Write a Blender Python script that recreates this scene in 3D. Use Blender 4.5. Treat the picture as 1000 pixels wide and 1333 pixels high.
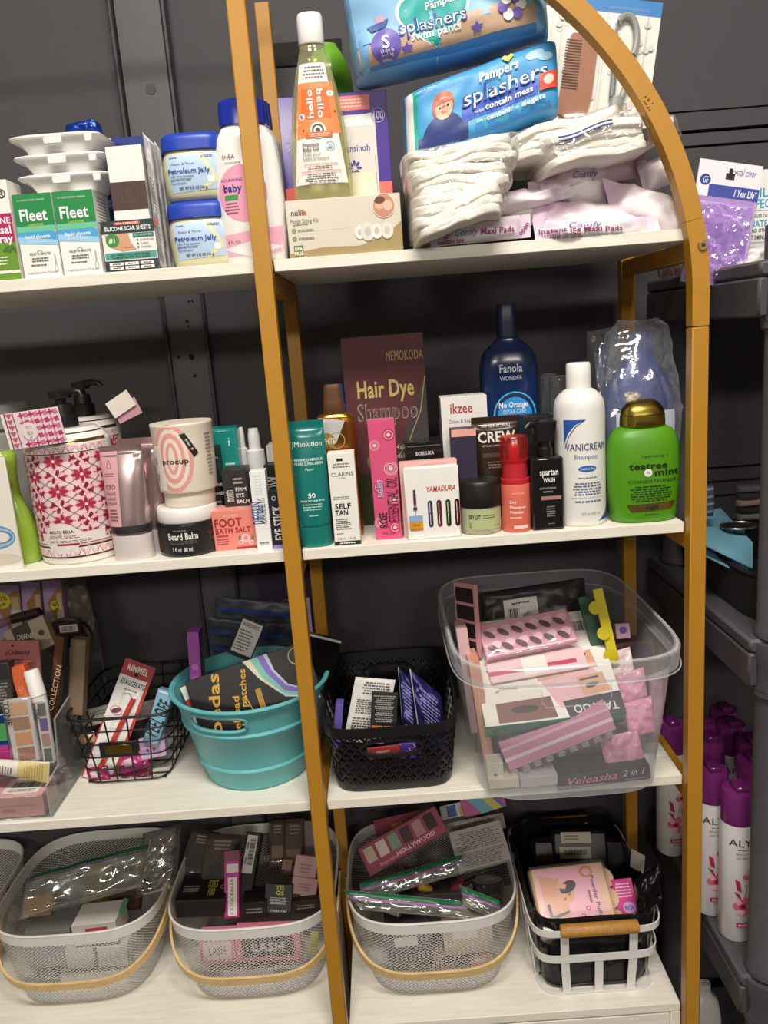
import bpy, bmesh, math, random, bisect
from mathutils import Vector, Matrix, noise
for _o in list(bpy.data.objects): bpy.data.objects.remove(_o)
SC = bpy.context.scene; COL = SC.collection
# ---------------------------------------------------------------- camera
FPX = 1045.37; CAM = Vector((0.131902, -1.111424, 0.251411))
PITCH, ROLL, YAW = 0.2183177, -0.0754441, -0.0064003
_fw = Vector((math.sin(YAW)*math.cos(PITCH), math.cos(YAW)*math.cos(PITCH), -math.sin(PITCH)))
_r0 = Vector((math.cos(YAW), -math.sin(YAW), 0)); _u0 = _r0.cross(_fw)
_r = _r0*math.cos(ROLL)+_u0*math.sin(ROLL); _u = -_r0*math.sin(ROLL)+_u0*math.cos(ROLL)
cd = bpy.data.cameras.new('camera'); cam = bpy.data.objects.new('camera', cd); COL.objects.link(cam)
cd.sensor_fit = 'HORIZONTAL'; cd.sensor_width = 36; cd.lens = FPX*36/1000; cd.clip_start = .01
_m = Matrix((_r, _u, -_fw)).transposed().to_4x4(); _m.translation = CAM; cam.matrix_world = _m
SC.camera = cam
# ---------------------------------------------------------------- light
vs = SC.view_settings; vs.view_transform = 'Standard'; vs.look = 'None'; vs.gamma = 1; vs.use_curve_mapping = False
vs.exposure = -0.1
wd = bpy.data.worlds.new('room_air'); SC.world = wd; wd.use_nodes = True
wd.node_tree.nodes['Background'].inputs[0].default_value = (1, .93, .85, 1)
wd.node_tree.nodes['Background'].inputs[1].default_value = .045
def area(name, loc, to, sx, sy, watts, col):
    l = bpy.data.lights.new(name, 'AREA'); l.shape = 'RECTANGLE'; l.size = sx; l.size_y = sy; l.energy = watts; l.color = col
    o = bpy.data.objects.new(name, l); COL.objects.link(o); o.location = loc
    o.rotation_euler = (Vector(to)-Vector(loc)).to_track_quat('-Z', 'Y').to_euler(); return o
area('ceiling_tube_near', (.2, -1.2, 1.9), (.2, -1.05, 0), 1.2, .3, 72, (1, .94, .86))
area('ceiling_tube_far', (-.9, -5.4, 1.9), (-.9, -4.6, 0), 1.2, .6, 105, (1, .94, .86))
area('ceiling_tube_far', (1.5, -5.2, 1.9), (1.5, -4.4, 0), 1.2, .6, 90, (1, .94, .86))
# ---------------------------------------------------------------- picture to place
def ray(px, py): return _fw + _r*((px-500)/FPX) - _u*((py-666.5)/FPX)
def onz(px, py, z): d = ray(px, py); return CAM + d*((z-CAM.z)/d.z)
def ony(px, py, y): d = ray(px, py); return CAM + d*((y-CAM.y)/d.y)
def onp(px, py, p, n): d = ray(px, py); return CAM + d*((p-CAM).dot(n)/d.dot(n))
def proj(p):
    d = Vector(p)-CAM; z = d.dot(_fw); return 500+FPX*d.dot(_r)/z, 666.5-FPX*d.dot(_u)/z
def mpp(p): return (Vector(p)-CAM).dot(_fw)/FPX           # metres per pixel there
def hgt(p, py):
    lo, hi = p[2]-.05, p[2]+.9
    for _ in range(40):
        m = (lo+hi)/2
        if proj((p[0], p[1], m))[1] > py: lo = m
        else: hi = m
    return lo-p[2]
Z1, Z2, Z3, Z4, TH = .35897, -.04703, -.45479, -.87868, .016
SP, PW, DB = .56, .02322, .3185      # post spacing, post width, rear post offset
FLOOR = -1.30; WALL = .42
# ---------------------------------------------------------------- materials
_M = {}
def lin(h):
    h = h.lstrip('#'); c = [int(h[i:i+2], 16)/255 for i in (0, 2, 4)]
    return [x/12.92 if x <= .04045 else ((x+.055)/1.055)**2.4 for x in c]
PRE = dict(oilfill=dict(clear=.55, r=.2, haze=1), icepad=dict(r=.38, bump=(70, .35), two='cfa0c8'), paper=dict(r=.5), gloss=dict(r=.22, coat=.3), plast=dict(r=.36), satin=dict(r=.42), matte=dict(r=.8), ink=dict(r=.45),
           metal=dict(r=.3, m=1.0), foil=dict(r=.2, m=.85), cloth=dict(r=.95, bump=(260, .35)), wood=dict(r=.5, wood=1), film=dict(clear=.95, r=.12), crinkfilm=dict(clear=.92, r=.1, haze=1, bump=(48, .9), shine=.28),
           bin=dict(clear=.84, r=.2, haze=1, shine=.05), acryl=dict(clear=.94, r=.06), zipbag=dict(clear=.86, r=.13, shine=.2), oil=dict(clear=.8, r=.08, tint=1),
           paint=dict(r=.38, bump=(900, .06)), board=dict(r=.45, grain=1), wall=dict(r=.7, bump=(700, .35)), resin=dict(r=.5, bump=(500, .12)), crinkle=dict(r=.3, bump=(60, .5)), foilcrink=dict(r=.25, m=.5, bump=(45, .6)))
def mat(pre, hexc):
    k = (pre, hexc)
    if k in _M: return _M[k]
    P = PRE[pre]; c = lin(hexc); m = bpy.data.materials.new(pre+'_'+hexc); m.use_nodes = True; _M[k] = m
    nt = m.node_tree; N = nt.nodes; L = nt.links; b = N['Principled BSDF']; out = N['Material Output']
    b.inputs['Roughness'].default_value = P['r']; b.inputs['Metallic'].default_value = P.get('m', 0)
    if P.get('coat'): b.inputs['Coat Weight'].default_value = P['coat']; b.inputs['Coat Roughness'].default_value = .12
    tc = N.new('ShaderNodeTexCoord'); nz = N.new('ShaderNodeTexNoise'); nz.inputs['Scale'].default_value = 35; nz.inputs['Detail'].default_value = 3
    L.new(tc.outputs['Object'], nz.inputs['Vector'])
    rp = N.new('ShaderNodeValToRGB'); e = rp.color_ramp.elements
    a = .93; e[0].color = (c[0]*a, c[1]*a, c[2]*a, 1); e[1].color = (min(1, c[0]*1.05), min(1, c[1]*1.05), min(1, c[2]*1.05), 1)
    L.new(nz.outputs['Fac'], rp.inputs[0])
    if P.get('wood') or P.get('grain'):
        mp = N.new('ShaderNodeMapping'); L.new(tc.outputs['Object'], mp.inputs[0]); L.new(mp.outputs[0], nz.inputs['Vector'])
        mp.inputs['Scale'].default_value = (1.2, 14, 14) if P.get('grain') else (3, 30, 30)
        nz.inputs['Scale'].default_value = 12; a = .93 if P.get('grain') else .72
        e[0].color = (c[0]*a, c[1]*a*.99, c[2]*a*.96, 1); e[0].position = .3; e[1].position = .7
    if P.get('two'):
        d = lin(P['two']); nz.inputs['Scale'].default_value = 7; nz.inputs['Detail'].default_value = 1; e[0].color = (*d, 1); e[0].position = .28; e[1].position = .52
    L.new(rp.outputs[0], b.inputs['Base Color'])
    if P.get('bump'):
        n2 = N.new('ShaderNodeTexNoise'); n2.inputs['Scale'].default_value = P['bump'][0]; n2.inputs['Detail'].default_value = 4
        L.new(tc.outputs['Object'], n2.inputs['Vector']); bm_ = N.new('ShaderNodeBump'); bm_.inputs['Strength'].default_value = P['bump'][1]; bm_.inputs['Distance'].default_value = .002
        L.new(n2.outputs['Fac'], bm_.inputs['Height']); L.new(bm_.outputs[0], b.inputs['Normal'])
    if 'clear' in P:
        tr = N.new('ShaderNodeBsdfTransparent'); tr.inputs[0].default_value = (*[.25+.75*x if not P.get('tint') else x for x in c], 1)
        mx = N.new('ShaderNodeMixShader'); mx.inputs[0].default_value = P['clear']
        lw = N.new('ShaderNodeLayerWeight'); pw = N.new('ShaderNodeMath'); pw.operation = 'POWER'; pw.inputs[1].default_value = 4.0; L.new(lw.outputs['Facing'], pw.inputs[0])
        mt = N.new('ShaderNodeMath'); mt.operation = 'MULTIPLY_ADD'; mt.use_clamp = True; mt.inputs[1].default_value = -.8; mt.inputs[2].default_value = P['clear']
        L.new(pw.outputs[0], mt.inputs[0]); L.new(mt.outputs[0], mx.inputs[0])
        b.inputs['Specular IOR Level'].default_value = .8
        if not (P.get('haze') or P.get('tint')):
            for el in e: el.color = (*[x*.5 for x in el.color[:3]], 1)
        L.new(b.outputs[0], mx.inputs[1]); L.new(tr.outputs[0], mx.inputs[2]); 
        gl = N.new('ShaderNodeBsdfGlossy'); k = P.get('shine', .08); gl.inputs['Color'].default_value = (k, k, k, 1); gl.inputs['Roughness'].default_value = P['r']
        ad = N.new('ShaderNodeAddShader'); L.new(mx.outputs[0], ad.inputs[0]); L.new(gl.outputs[0], ad.inputs[1]); L.new(ad.outputs[0], out.inputs[0])
        if P.get('bump'): L.new(bm_.outputs[0], gl.inputs['Normal'])
    return m
# ---------------------------------------------------------------- mesh building
class MB:
    def __init__(s): s.v = []; s.f = []; s.mi = []; s.mats = []
    def add(s, v, f, m):
        if m not in s.mats: s.mats.append(m)
        i = s.mats.index(m); o = len(s.v); s.v += [tuple(p) for p in v]; s.f += [[a+o for a in q] for q in f]; s.mi += [i]*len(f); return s
    def box(s, x0, x1, y0, y1, z0, z1, m, c=.0006):
        cx, cy, cz = (x0+x1)/2, (y0+y1)/2, (z0+z1)/2; a, b, d = abs(x1-x0)/2, abs(y1-y0)/2, abs(z1-z0)/2; c = min(c, a*.45, b*.45, d*.45)
        V = []; I = {}
        for sx in (-1, 1):
            for sy in (-1, 1):
                for sz in (-1, 1):
                    for ax in range(3):
                        p = [a, b, d]
                        for q in range(3):
                            if q != ax: p[q] -= c
                        I[(sx, sy, sz, ax)] = len(V); V.append((cx+sx*p[0], cy+sy*p[1], cz+sz*p[2]))
        F = []
        for ax in range(3):
            o1, o2 = (ax+1) % 3, (ax+2) % 3
            for sg in (-1, 1):
                q = []
                for (s1, s2) in ((-1, -1), (1, -1), (1, 1), (-1, 1)):
                    k = [0, 0, 0]; k[ax] = sg; k[o1] = s1; k[o2] = s2; q.append(I[(*k, ax)])
                F.append(q if sg > 0 else q[::-1])
            for s1 in (-1, 1):
                for s2 in (-1, 1):
                    k0 = [0, 0, 0]; k1 = [0, 0, 0]; k0[ax] = -1; k1[ax] = 1
                    for k in (k0, k1): k[o1] = s1; k[o2] = s2
                    q = [I[(*k0, o1)], I[(*k1, o1)], I[(*k1, o2)], I[(*k0, o2)]]
                    F.append(q[::-1] if s1*s2 > 0 else q)
        for sx in (-1, 1):
            for sy in (-1, 1):
                for sz in (-1, 1):
                    q = [I[(sx, sy, sz, ax)] for ax in range(3)]; F.append(q if sx*sy*sz > 0 else q[::-1])
        return s.add(V, F, m)
    def prism(s, pts, y0, y1, m):                       # outline in x,z extruded along y
        n = len(pts); V = [(x, y0, z) for x, z in pts]+[(x, y1, z) for x, z in pts]
        ar = sum(pts[i][0]*pts[(i+1) % n][1]-pts[(i+1) % n][0]*pts[i][1] for i in range(n))
        F = [list(range(n)), list(range(2*n-1, n-1, -1))]+[[(i+1) % n, i, i+n, (i+1) % n+n] for i in range(n)]
        if ar < 0: F = [q[::-1] for q in F]
        return s.add(V, F, m)
    def tube(s, pts, r, m, n=6, closed=False, sq=None):  # round or (sq=(w,t,upvector)) flat section along a path
        P = [Vector(p) for p in pts]; k = len(P); V = []; F = []
        for i, p in enumerate(P):
            a = P[(i-1) % k] if (closed or i > 0) else p; b = P[(i+1) % k] if (closed or i < k-1) else p
            t = (b-a).normalized()
            up = Vector(sq[2]) if sq else (Vector((0, 0, 1)) if abs(t.z) < .9 else Vector((1, 0, 0)))
            e1 = t.cross(up); e1 = e1.normalized() if e1.length > 1e-6 else Vector((1, 0, 0)); e2 = e1.cross(t)
            rr = r[i] if isinstance(r, (list, tuple)) else r
            if sq:
                w, h = sq[0]/2, sq[1]/2; V += [p+e2*w+e1*h, p-e2*w+e1*h, p-e2*w-e1*h, p+e2*w-e1*h]
            else: V += [p+(e1*math.cos(2*math.pi*j/n)+e2*math.sin(2*math.pi*j/n))*rr for j in range(n)]
        n = 4 if sq else n
        for i in range(k if closed else k-1):
            for j in range(n):
                a, b = i*n+j, i*n+(j+1) % n; c, d = ((i+1) % k)*n+(j+1) % n, ((i+1) % k)*n+j; F.append([a, b, c, d])
        if not closed: F += [list(range(n))[::-1], [(k-1)*n+j for j in range(n)]]
        return s.add(V, F, m)
    def build(s, name, parent=None, ang=38):
        me = bpy.data.meshes.new(name); me.from_pydata(s.v, [], s.f)
        for m in s.mats: me.materials.append(m)
        me.polygons.foreach_set('material_index', s.mi); me.update()
        me.shade_smooth(); me.set_sharp_from_angle(angle=math.radians(ang))
        o = bpy.data.objects.new(name, me); COL.objects.link(o)
        if parent is not None: o.parent = parent
        return o
def tag(o, label, cat, group=None):
    o['label'] = label; o['category'] = cat
    if group: o['group'] = group
    return o
def struct(o, label=None):
    o['kind'] = 'structure'
    if label: o['label'] = label
    return o
def thing(name, label, cat, mw, group=None):
    o = bpy.data.objects.new(name, None); COL.objects.link(o); o.empty_display_size = .02
    o.matrix_world = mw if isinstance(mw, Matrix) else Matrix.Translation(mw)
    return tag(o, label, cat, group)
def copy_tree(o, parent=None):
    c = o.copy(); COL.objects.link(c)
    if parent is not None: c.parent = parent
    for ch in list(o.children): copy_tree(ch, c)
    return c
# ---------------------------------------------------------------- lettering
CH = ''.join(chr(i) for i in range(33, 127))+'®™°â'
_G = [{}, {}]
def _atlas():
    tmp = []
    for bold in (0, 1):
        for c in list(CH)+['']:
            cu = bpy.data.curves.new('g', 'FONT'); cu.body = c or 'HH'; cu.size = 1; cu.resolution_u = 2; cu.offset = .022*bold
            o = bpy.data.objects.new('g', cu); COL.objects.link(o)
            cu2 = bpy.data.curves.new('g', 'FONT'); cu2.body = 'H'+(c)+'H'; cu2.size = 1; cu2.resolution_u = 1
            o2 = bpy.data.objects.new('g', cu2); COL.objects.link(o2); tmp.append((bold, c, o, o2))
    dg = bpy.context.evaluated_depsgraph_get(); dg.update()
    base = None; W = {}
    for bold, c, o, o2 in tmp:
        e = o.evaluated_get(dg); me = e.to_mesh(); vv = [(v.co.x, v.co.y) for v in me.vertices]; ff = [list(p.vertices) for p in me.polygons]; e.to_mesh_clear()
        e2 = o2.evaluated_get(dg); me2 = e2.to_mesh(); xs = [v.co.x for v in me2.vertices]; w = max(xs)-min(xs); e2.to_mesh_clear()
        W[(bold, c)] = w; _G[bold][c] = [vv, ff, 0]
    for bold in (0, 1):
        for c in CH: _G[bold][c][2] = W[(bold, c)]-W[(bold, '')]+.02*bold
        _G[bold][' '] = [[], [], .3]
    for _, _, o, o2 in tmp:
        for q in (o, o2):
            cu = q.data; bpy.data.objects.remove(q); bpy.data.curves.remove(cu)
_atlas()
CAPH = max(v[1] for v in _G[0]['H'][0])
class Print:
    """flat print on one face: fractions of the face, x from the left, y from the top"""
    def __init__(s, parent, w, h, mp=None, curved=False, base=.00022, step=.00005, pre='ink'):
        s.p = parent; s.w = w; s.h = h; s.mp = mp or (lambda u, v, o: (u, -o, v)); s.cv = curved; s.o = base; s.st = step; s.S = MB(); s.T = MB(); s.pre = pre
    def _m(s, c): return c if not isinstance(c, str) else mat(s.pre, c)
    def _xy(s, x, y): return ((x-.5)*s.w, (1-y)*s.h)
    def raw(s, pts, faces, m, T=False):
        V = [s.mp(x, y, s.o) for x, y in pts]; (s.T if T else s.S).add(V, faces, m); s.o += s.st
    def grid(s, fn, nu, nv, c):
        pts = [fn(i/nu, j/nv) for j in range(nv+1) for i in range(nu+1)]
        F = [[j*(nu+1)+i, j*(nu+1)+i+1, (j+1)*(nu+1)+i+1, (j+1)*(nu+1)+i] for j in range(nv) for i in range(nu)]
        s.raw(pts, [q[::-1] for q in F], s._m(c)); return s
    def rect(s, x0, y0, x1, y1, c, n=None):
        nu, nv = (max(4, int(abs(x1-x0)*28)), max(3, int(abs(y1-y0)*20))) if s.cv else (1, 1)
        return s.grid(lambda a, b: s._xy(x0+(x1-x0)*a, y0+(y1-y0)*b), nu, nv, c)
    def quad(s, a, b, d, e, c):        # corners: top left, top right, bottom right, bottom left
        nu, nv = (14, 10) if s.cv else (1, 1)
        def fn(i, j):
            t = (a[0]+(b[0]-a[0])*i, a[1]+(b[1]-a[1])*i); q = (e[0]+(d[0]-e[0])*i, e[1]+(d[1]-e[1])*i)
            return s._xy(t[0]+(q[0]-t[0])*j, t[1]+(q[1]-t[1])*j)
        return s.grid(fn, nu, nv, c)
    def ell(s, cx, cy, rx, ry, c, seg=24, inner=0, rot=0):      # rx, ry fractions of the width (round stays round)
        X, Y = s._xy(cx, cy); R = max(3, min(10, int(max(rx, ry)*26))) if s.cv else 1; ca, sa = math.cos(rot), math.sin(rot)
        pts = []; F = []
        for k in range(R+1):
            t = inner+(1-inner)*k/R
            for i in range(seg):
                a = 2*math.pi*i/seg; ex, ey = math.cos(a)*rx*s.w*t, math.sin(a)*ry*s.w*t; pts.append((X+ex*ca-ey*sa, Y+ex*sa+ey*ca))
        for k in range(R):
            for i in range(seg):
                q = [k*seg+i, (k+1)*seg+i, (k+1)*seg+(i+1) % seg, k*seg+(i+1) % seg]; F.append(q)
        if inner == 0: 
            F = F[seg:]; F += [[0+seg+i for i in range(seg)]] if R == 1 else []
            if R > 1: F += [list(range(seg, 2*seg))]
        s.raw(pts, F, s._m(c)); return s
    def poly(s, pts, c):
        P = [s._xy(*p) for p in pts]; bm = bmesh.new(); vs = [bm.verts.new((x, y, 0)) for x, y in P]
        f = bm.faces.new(vs); f.normal_update()
        if f.normal.z < 0: f.normal_flip()
        bmesh.ops.triangulate(bm, faces=[f])
        if s.cv:
            for _ in range(3):
                es = [e for e in bm.edges if e.calc_length() > s.w*.09]
                if es: bmesh.ops.subdivide_edges(bm, edges=es, cuts=1); bmesh.ops.triangulate(bm, faces=[q for q in bm.faces if len(q.verts) > 3])
        bm.verts.index_update(); s.raw([(v.co.x, v.co.y) for v in bm.verts], [[v.index for v in q.verts] for q in bm.faces], s._m(c)); bm.free(); return s
    def line(s, pts, wd, c):            # stroke, width as fraction of the face width
        P = [Vector(s._xy(*p)) for p in pts]; L = []; R = []
        if s.cv:
            Q = []
            for a, b in zip(P, P[1:]): Q += [a.lerp(b, t/4) for t in range(4)]
            P = Q+[P[-1]]
        for i, p in enumerate(P):
            t = (P[min(i+1, len(P)-1)]-P[max(i-1, 0)]); t = t.normalized() if t.length > 0 else Vector((1, 0)); n = Vector((-t.y, t.x))*wd*s.w/2; L.append(p+n); R.append(p-n)
        k = len(P); s.raw([tuple(q) for q in L+R], [[i, i+k, i+k+1, i+1] for i in range(k-1)], s._m(c)); return s
    def text(s, t, x, y, hh, c, bold=0, w=None, al='c', rot=0, shear=0, vs=1):   # cap height = hh of the face height; w = width fraction to fit
        g = _G[bold]; k = hh*s.h/CAPH; adv = 0; V = []; F = []
        for ch in t:
            if ch not in g: ch = ' '
            vv, ff, a = g[ch]; o = len(V); V += [(adv+p[0]+shear*p[1], p[1]) for p in vv]; F += [[i+o for i in q] for q in ff]; adv += a
        if not V: return s
        kx = k if not w else w*s.w/adv
        x0 = {'c': -adv/2, 'l': 0, 'r': -adv}[al]; X, Y = s._xy(x, y); ca, sa = math.cos(rot), math.sin(rot)
        pts = []
        for p in V:
            a, b = (p[0]+x0)*kx, (p[1]-CAPH/2)*k*vs; pts.append((X+a*ca-b*sa, Y+a*sa+b*ca))
        ex = .0004+.03*hh*s.h if s.cv else 0; s.o += ex; s.raw(pts, F, s._m(c), True); s.o -= ex; return s
    def lines(s, x0, y0, x1, y1, n, c, fill=.45, al='c', seed=1):      # illegible small print: rows of short dashes
        rn = random.Random(seed*7+n); pts = []; F = []; ph = (y1-y0)/n
        for i in range(n):
            ln = (x1-x0)*rn.uniform(.62, 1); xa = x0 if al == 'l' else (x0+x1-ln)/2; x = xa; y = y0+ph*(i+.5)
            while x < xa+ln:
                wl = (x1-x0)*rn.uniform(.05, .15); e = min(x+wl, xa+ln); o = len(pts)
                pts += [s._xy(x, y+ph*fill/2), s._xy(e, y+ph*fill/2), s._xy(e, y-ph*fill/2), s._xy(x, y-ph*fill/2)]; F.append([o, o+1, o+2, o+3]); x = e+(x1-x0)*.025
        s.raw(pts, F, s._m(c)); return s
    def bars(s, x0, y0, x1, y1, c='161616', seed=3, vert=True):         # barcode
        rn = random.Random(seed); a = 0; pts = []; F = []
        while a < 1:
            b = min(1, a+rn.choice((.012, .02, .035))); o = len(pts)
            if vert: q = [(x0+(x1-x0)*a, y1), (x0+(x1-x0)*b, y1), (x0+(x1-x0)*b, y0), (x0+(x1-x0)*a, y0)]
            else: q = [(x0, y0+(y1-y0)*b), (x1, y0+(y1-y0)*b), (x1, y0+(y1-y0)*a), (x0, y0+(y1-y0)*a)]
            pts += [s._xy(*p) for p in q]; F.append([o, o+1, o+2, o+3]); a = b+rn.choice((.012, .02, .03))
        s.raw(pts, F, s._m(c)); return s
    def done(s, name='printed_design', tname='lettering'):
        a = s.S.build(name, s.p) if s.S.v else None
        if s.T.v: s.T.build(tname, a if a is not None and s.p.parent is None else s.p)
        return a
# ---------------------------------------------------------------- frames from the picture
def frame(TL, TR, BL, y=None, z=None, lean=0, yaw=0, BR=None, pt=None):
    """place a flat-fronted thing: its front plane passes through BL (on height z or depth y), leaning back by lean, turned by yaw; returns matrix, width, height"""
    b = Vector(pt) if pt is not None else (onz(*BL, z) if y is None else ony(*BL, y))
    if BR is not None and z is not None and y is None: e = onz(*BR, z)-b; yaw = math.atan2(e.y, e.x)
    ex = Vector((math.cos(yaw), math.sin(yaw), 0)); back = Vector((-math.sin(yaw), math.cos(yaw), 0))
    up = Vector((0, 0, 1))*math.cos(lean)+back*math.sin(lean); n = ex.cross(up)
    P = lambda q: onp(*q, b, n)
    tl, tr, bl = P(TL), P(TR), P(BL)
    if lean == 0: w = abs((tr-tl).dot(ex)); h = (tl-bl).z; X, Zv = ex, up; o = bl
    else:
        Zv = (tl-bl); h = Zv.length; Zv.normalize(); X = tr-tl; X = (X-Zv*X.dot(Zv)); w = X.length; X.normalize(); o = bl
    if lean == 0 and BR is not None: w = abs((P(BR)-bl).dot(ex)) if y is not None else (onz(*BR, z)-b).length
    Yv = Zv.cross(X)
    if z is not None and lean == 0 and y is not None: h += o.z-z; o = Vector((o.x, o.y, z))
    o = o+X*(w/2); m = Matrix((X, Yv, Zv)).transposed().to_4x4(); m.translation = o
    return m, w, h
def carton(name, label, cat, TL, TR, BL, d, body, y=None, z=None, lean=0, yaw=0, BR=None, group=None, pre='paper', top=None, side=None, pname='carton', edge=.0006, pt=None):
    m, w, h = frame(TL, TR, BL, y, z, lean, yaw, BR, pt)
    t = thing(name, label, cat, m, group)
    MB().box(-w/2, w/2, 0, d, 0, h, mat(pre, body), edge).build(pname, t)
    if top: Print(t, w, d, lambda u, v, o: (u, v, h+o)).rect(.01, .01, .99, .99, top).done('top_flap')
    if side:
        sd, c = side; sg = 1 if sd == 'R' else -1
        Print(t, d, h, (lambda u, v, o: (w/2+o, u+d/2, v)) if sg > 0 else (lambda u, v, o: (-w/2-o, d/2-u, v))).rect(.01, .005, .99, .995, c).done('side_panel')
    return t, Print(t, w, h), w, h
def sidep(t, w, h, d, sd='R'): return Print(t, d, h, (lambda u, v, o: (w/2+o, u+d/2, v)) if sd == 'R' else (lambda u, v, o: (-w/2-o, d/2-u, v)))
def topp(t, w, h, d): return Print(t, w, d, lambda u, v, o: (u, v, h+o))
# ---------------------------------------------------------------- lofted bodies: bottles, jars, tubes
class Loft:
    def __init__(s, secs, n=2.0, sm=3):       # secs: (z, rx, ry[, n])
        S = [tuple(q)+(n,)*(4-len(q)) for q in secs]; s.S = []
        for i in range(len(S)-1):
            a, b = S[i], S[i+1]; p = S[i-1] if i else a; q = S[i+2] if i+2 < len(S) else b
            k = 1 if (b[0]-a[0]) < 1e-4 else sm
            for j in range(k):
                t = j/k; r = []
                for c in range(4):
                    lo, hi = min(a[c], b[c]), max(a[c], b[c])
                    if c == 0: r.append(a[0]+(b[0]-a[0])*t); continue
                    v = .5*((2*a[c])+(-p[c]+b[c])*t+(2*p[c]-5*a[c]+4*b[c]-q[c])*t*t+(-p[c]+3*a[c]-3*b[c]+q[c])*t**3)
                    r.append(min(max(v, lo), hi))
                s.S.append(tuple(r))
        s.S.append(S[-1]); s.h = S[-1][0]; s.w = 2*max(q[1] for q in S)
    def at(s, z):
        S = s.S
        if z <= S[0][0]: return S[0]
        for a, b in zip(S, S[1:]):
            if z <= b[0]: t = (z-a[0])/max(b[0]-a[0], 1e-9); return tuple(a[i]+(b[i]-a[i])*t for i in range(4))
        return S[-1]
    def mesh(s, mb, m, N=48, cap0=True, cap1=True, off=(0, 0, 0), flip=False):
        V = []; F = []
        for z, rx, ry, n in s.S:
            for i in range(N):
                a = 2*math.pi*i/N; c, d = math.cos(a), math.sin(a)
                V.append((off[0]+rx*math.copysign(abs(c)**(2/n), c), off[1]+ry*math.copysign(abs(d)**(2/n), d), off[2]+z))
        k = len(s.S)
        for j in range(k-1):
            for i in range(N): F.append([j*N+i, j*N+(i+1) % N, (j+1)*N+(i+1) % N, (j+1)*N+i])
        if cap0: F.append(list(range(N))[::-1])
        if cap1: F.append([(k-1)*N+i for i in range(N)])
        if flip: F = [q[::-1] for q in F]
        mb.add(V, F, m); return mb
    def front(s, t, z0, z1, w=None, turn=0):
        """print on the front between heights z0 and z1; round sections wrap"""
        w = w or s.w
        def mp(u, v, o):
            z, rx, ry, n = s.at(z0+v); 
            if n <= 2.05:
                a = u/max(rx, ry) if turn == 0 else u/rx+turn
                a = max(-1.6, min(1.6, a)) if turn == 0 else a
                return ((rx+o)*math.sin(a), -(ry+o)*math.cos(a), z0+v)
            x = max(-rx*.999, min(rx*.999, u)); return (x, -ry*(1-abs(x/rx)**n)**(1/n)-o, z0+v)
        return Print(t, w, z1-z0, mp, curved=True, base=.00035)
def spot(px, py, z, y=None):
    p = onz(px, py, z) if y is None else ony(px, py, y)
    return Vector((p.x, p.y, z))
def bottle(name, label, cat, cx, by, wpx, top, z, secs, body, pre='plast', y=None, n=2.0, group=None, yaw=0, N=48, sm=3, pname='bottle_body', cap=None):
    """secs: (height fraction, half-width fraction, depth/width ratio[, n]) ; cap: (pre, colour, secs) with fractions of the same height"""
    p = spot(cx, by, z, y); hw = wpx/2*mpp(p); H = hgt(p, top)
    L = Loft([(a[0]*H, a[1]*hw, a[1]*hw*a[2], *a[3:]) for a in secs], n, sm); ry = L.S[0][2]
    p.y += max(q[2] for q in L.S)
    t = thing(name, label, cat, Matrix.Translation(p) @ Matrix.Rotation(yaw, 4, 'Z'), group)
    L.mesh(MB(), mat(pre, body), N).build(pname, t)
    if cap:
        for (cn, cpre, cc, cs) in (cap if isinstance(cap, list) else [cap]):
            Loft([(a[0]*H, a[1]*hw, a[1]*hw*a[2], *a[3:]) for a in cs], n, 2).mesh(MB(), mat(cpre, cc), N).build(cn, t)
    return t, L, H, hw
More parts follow.
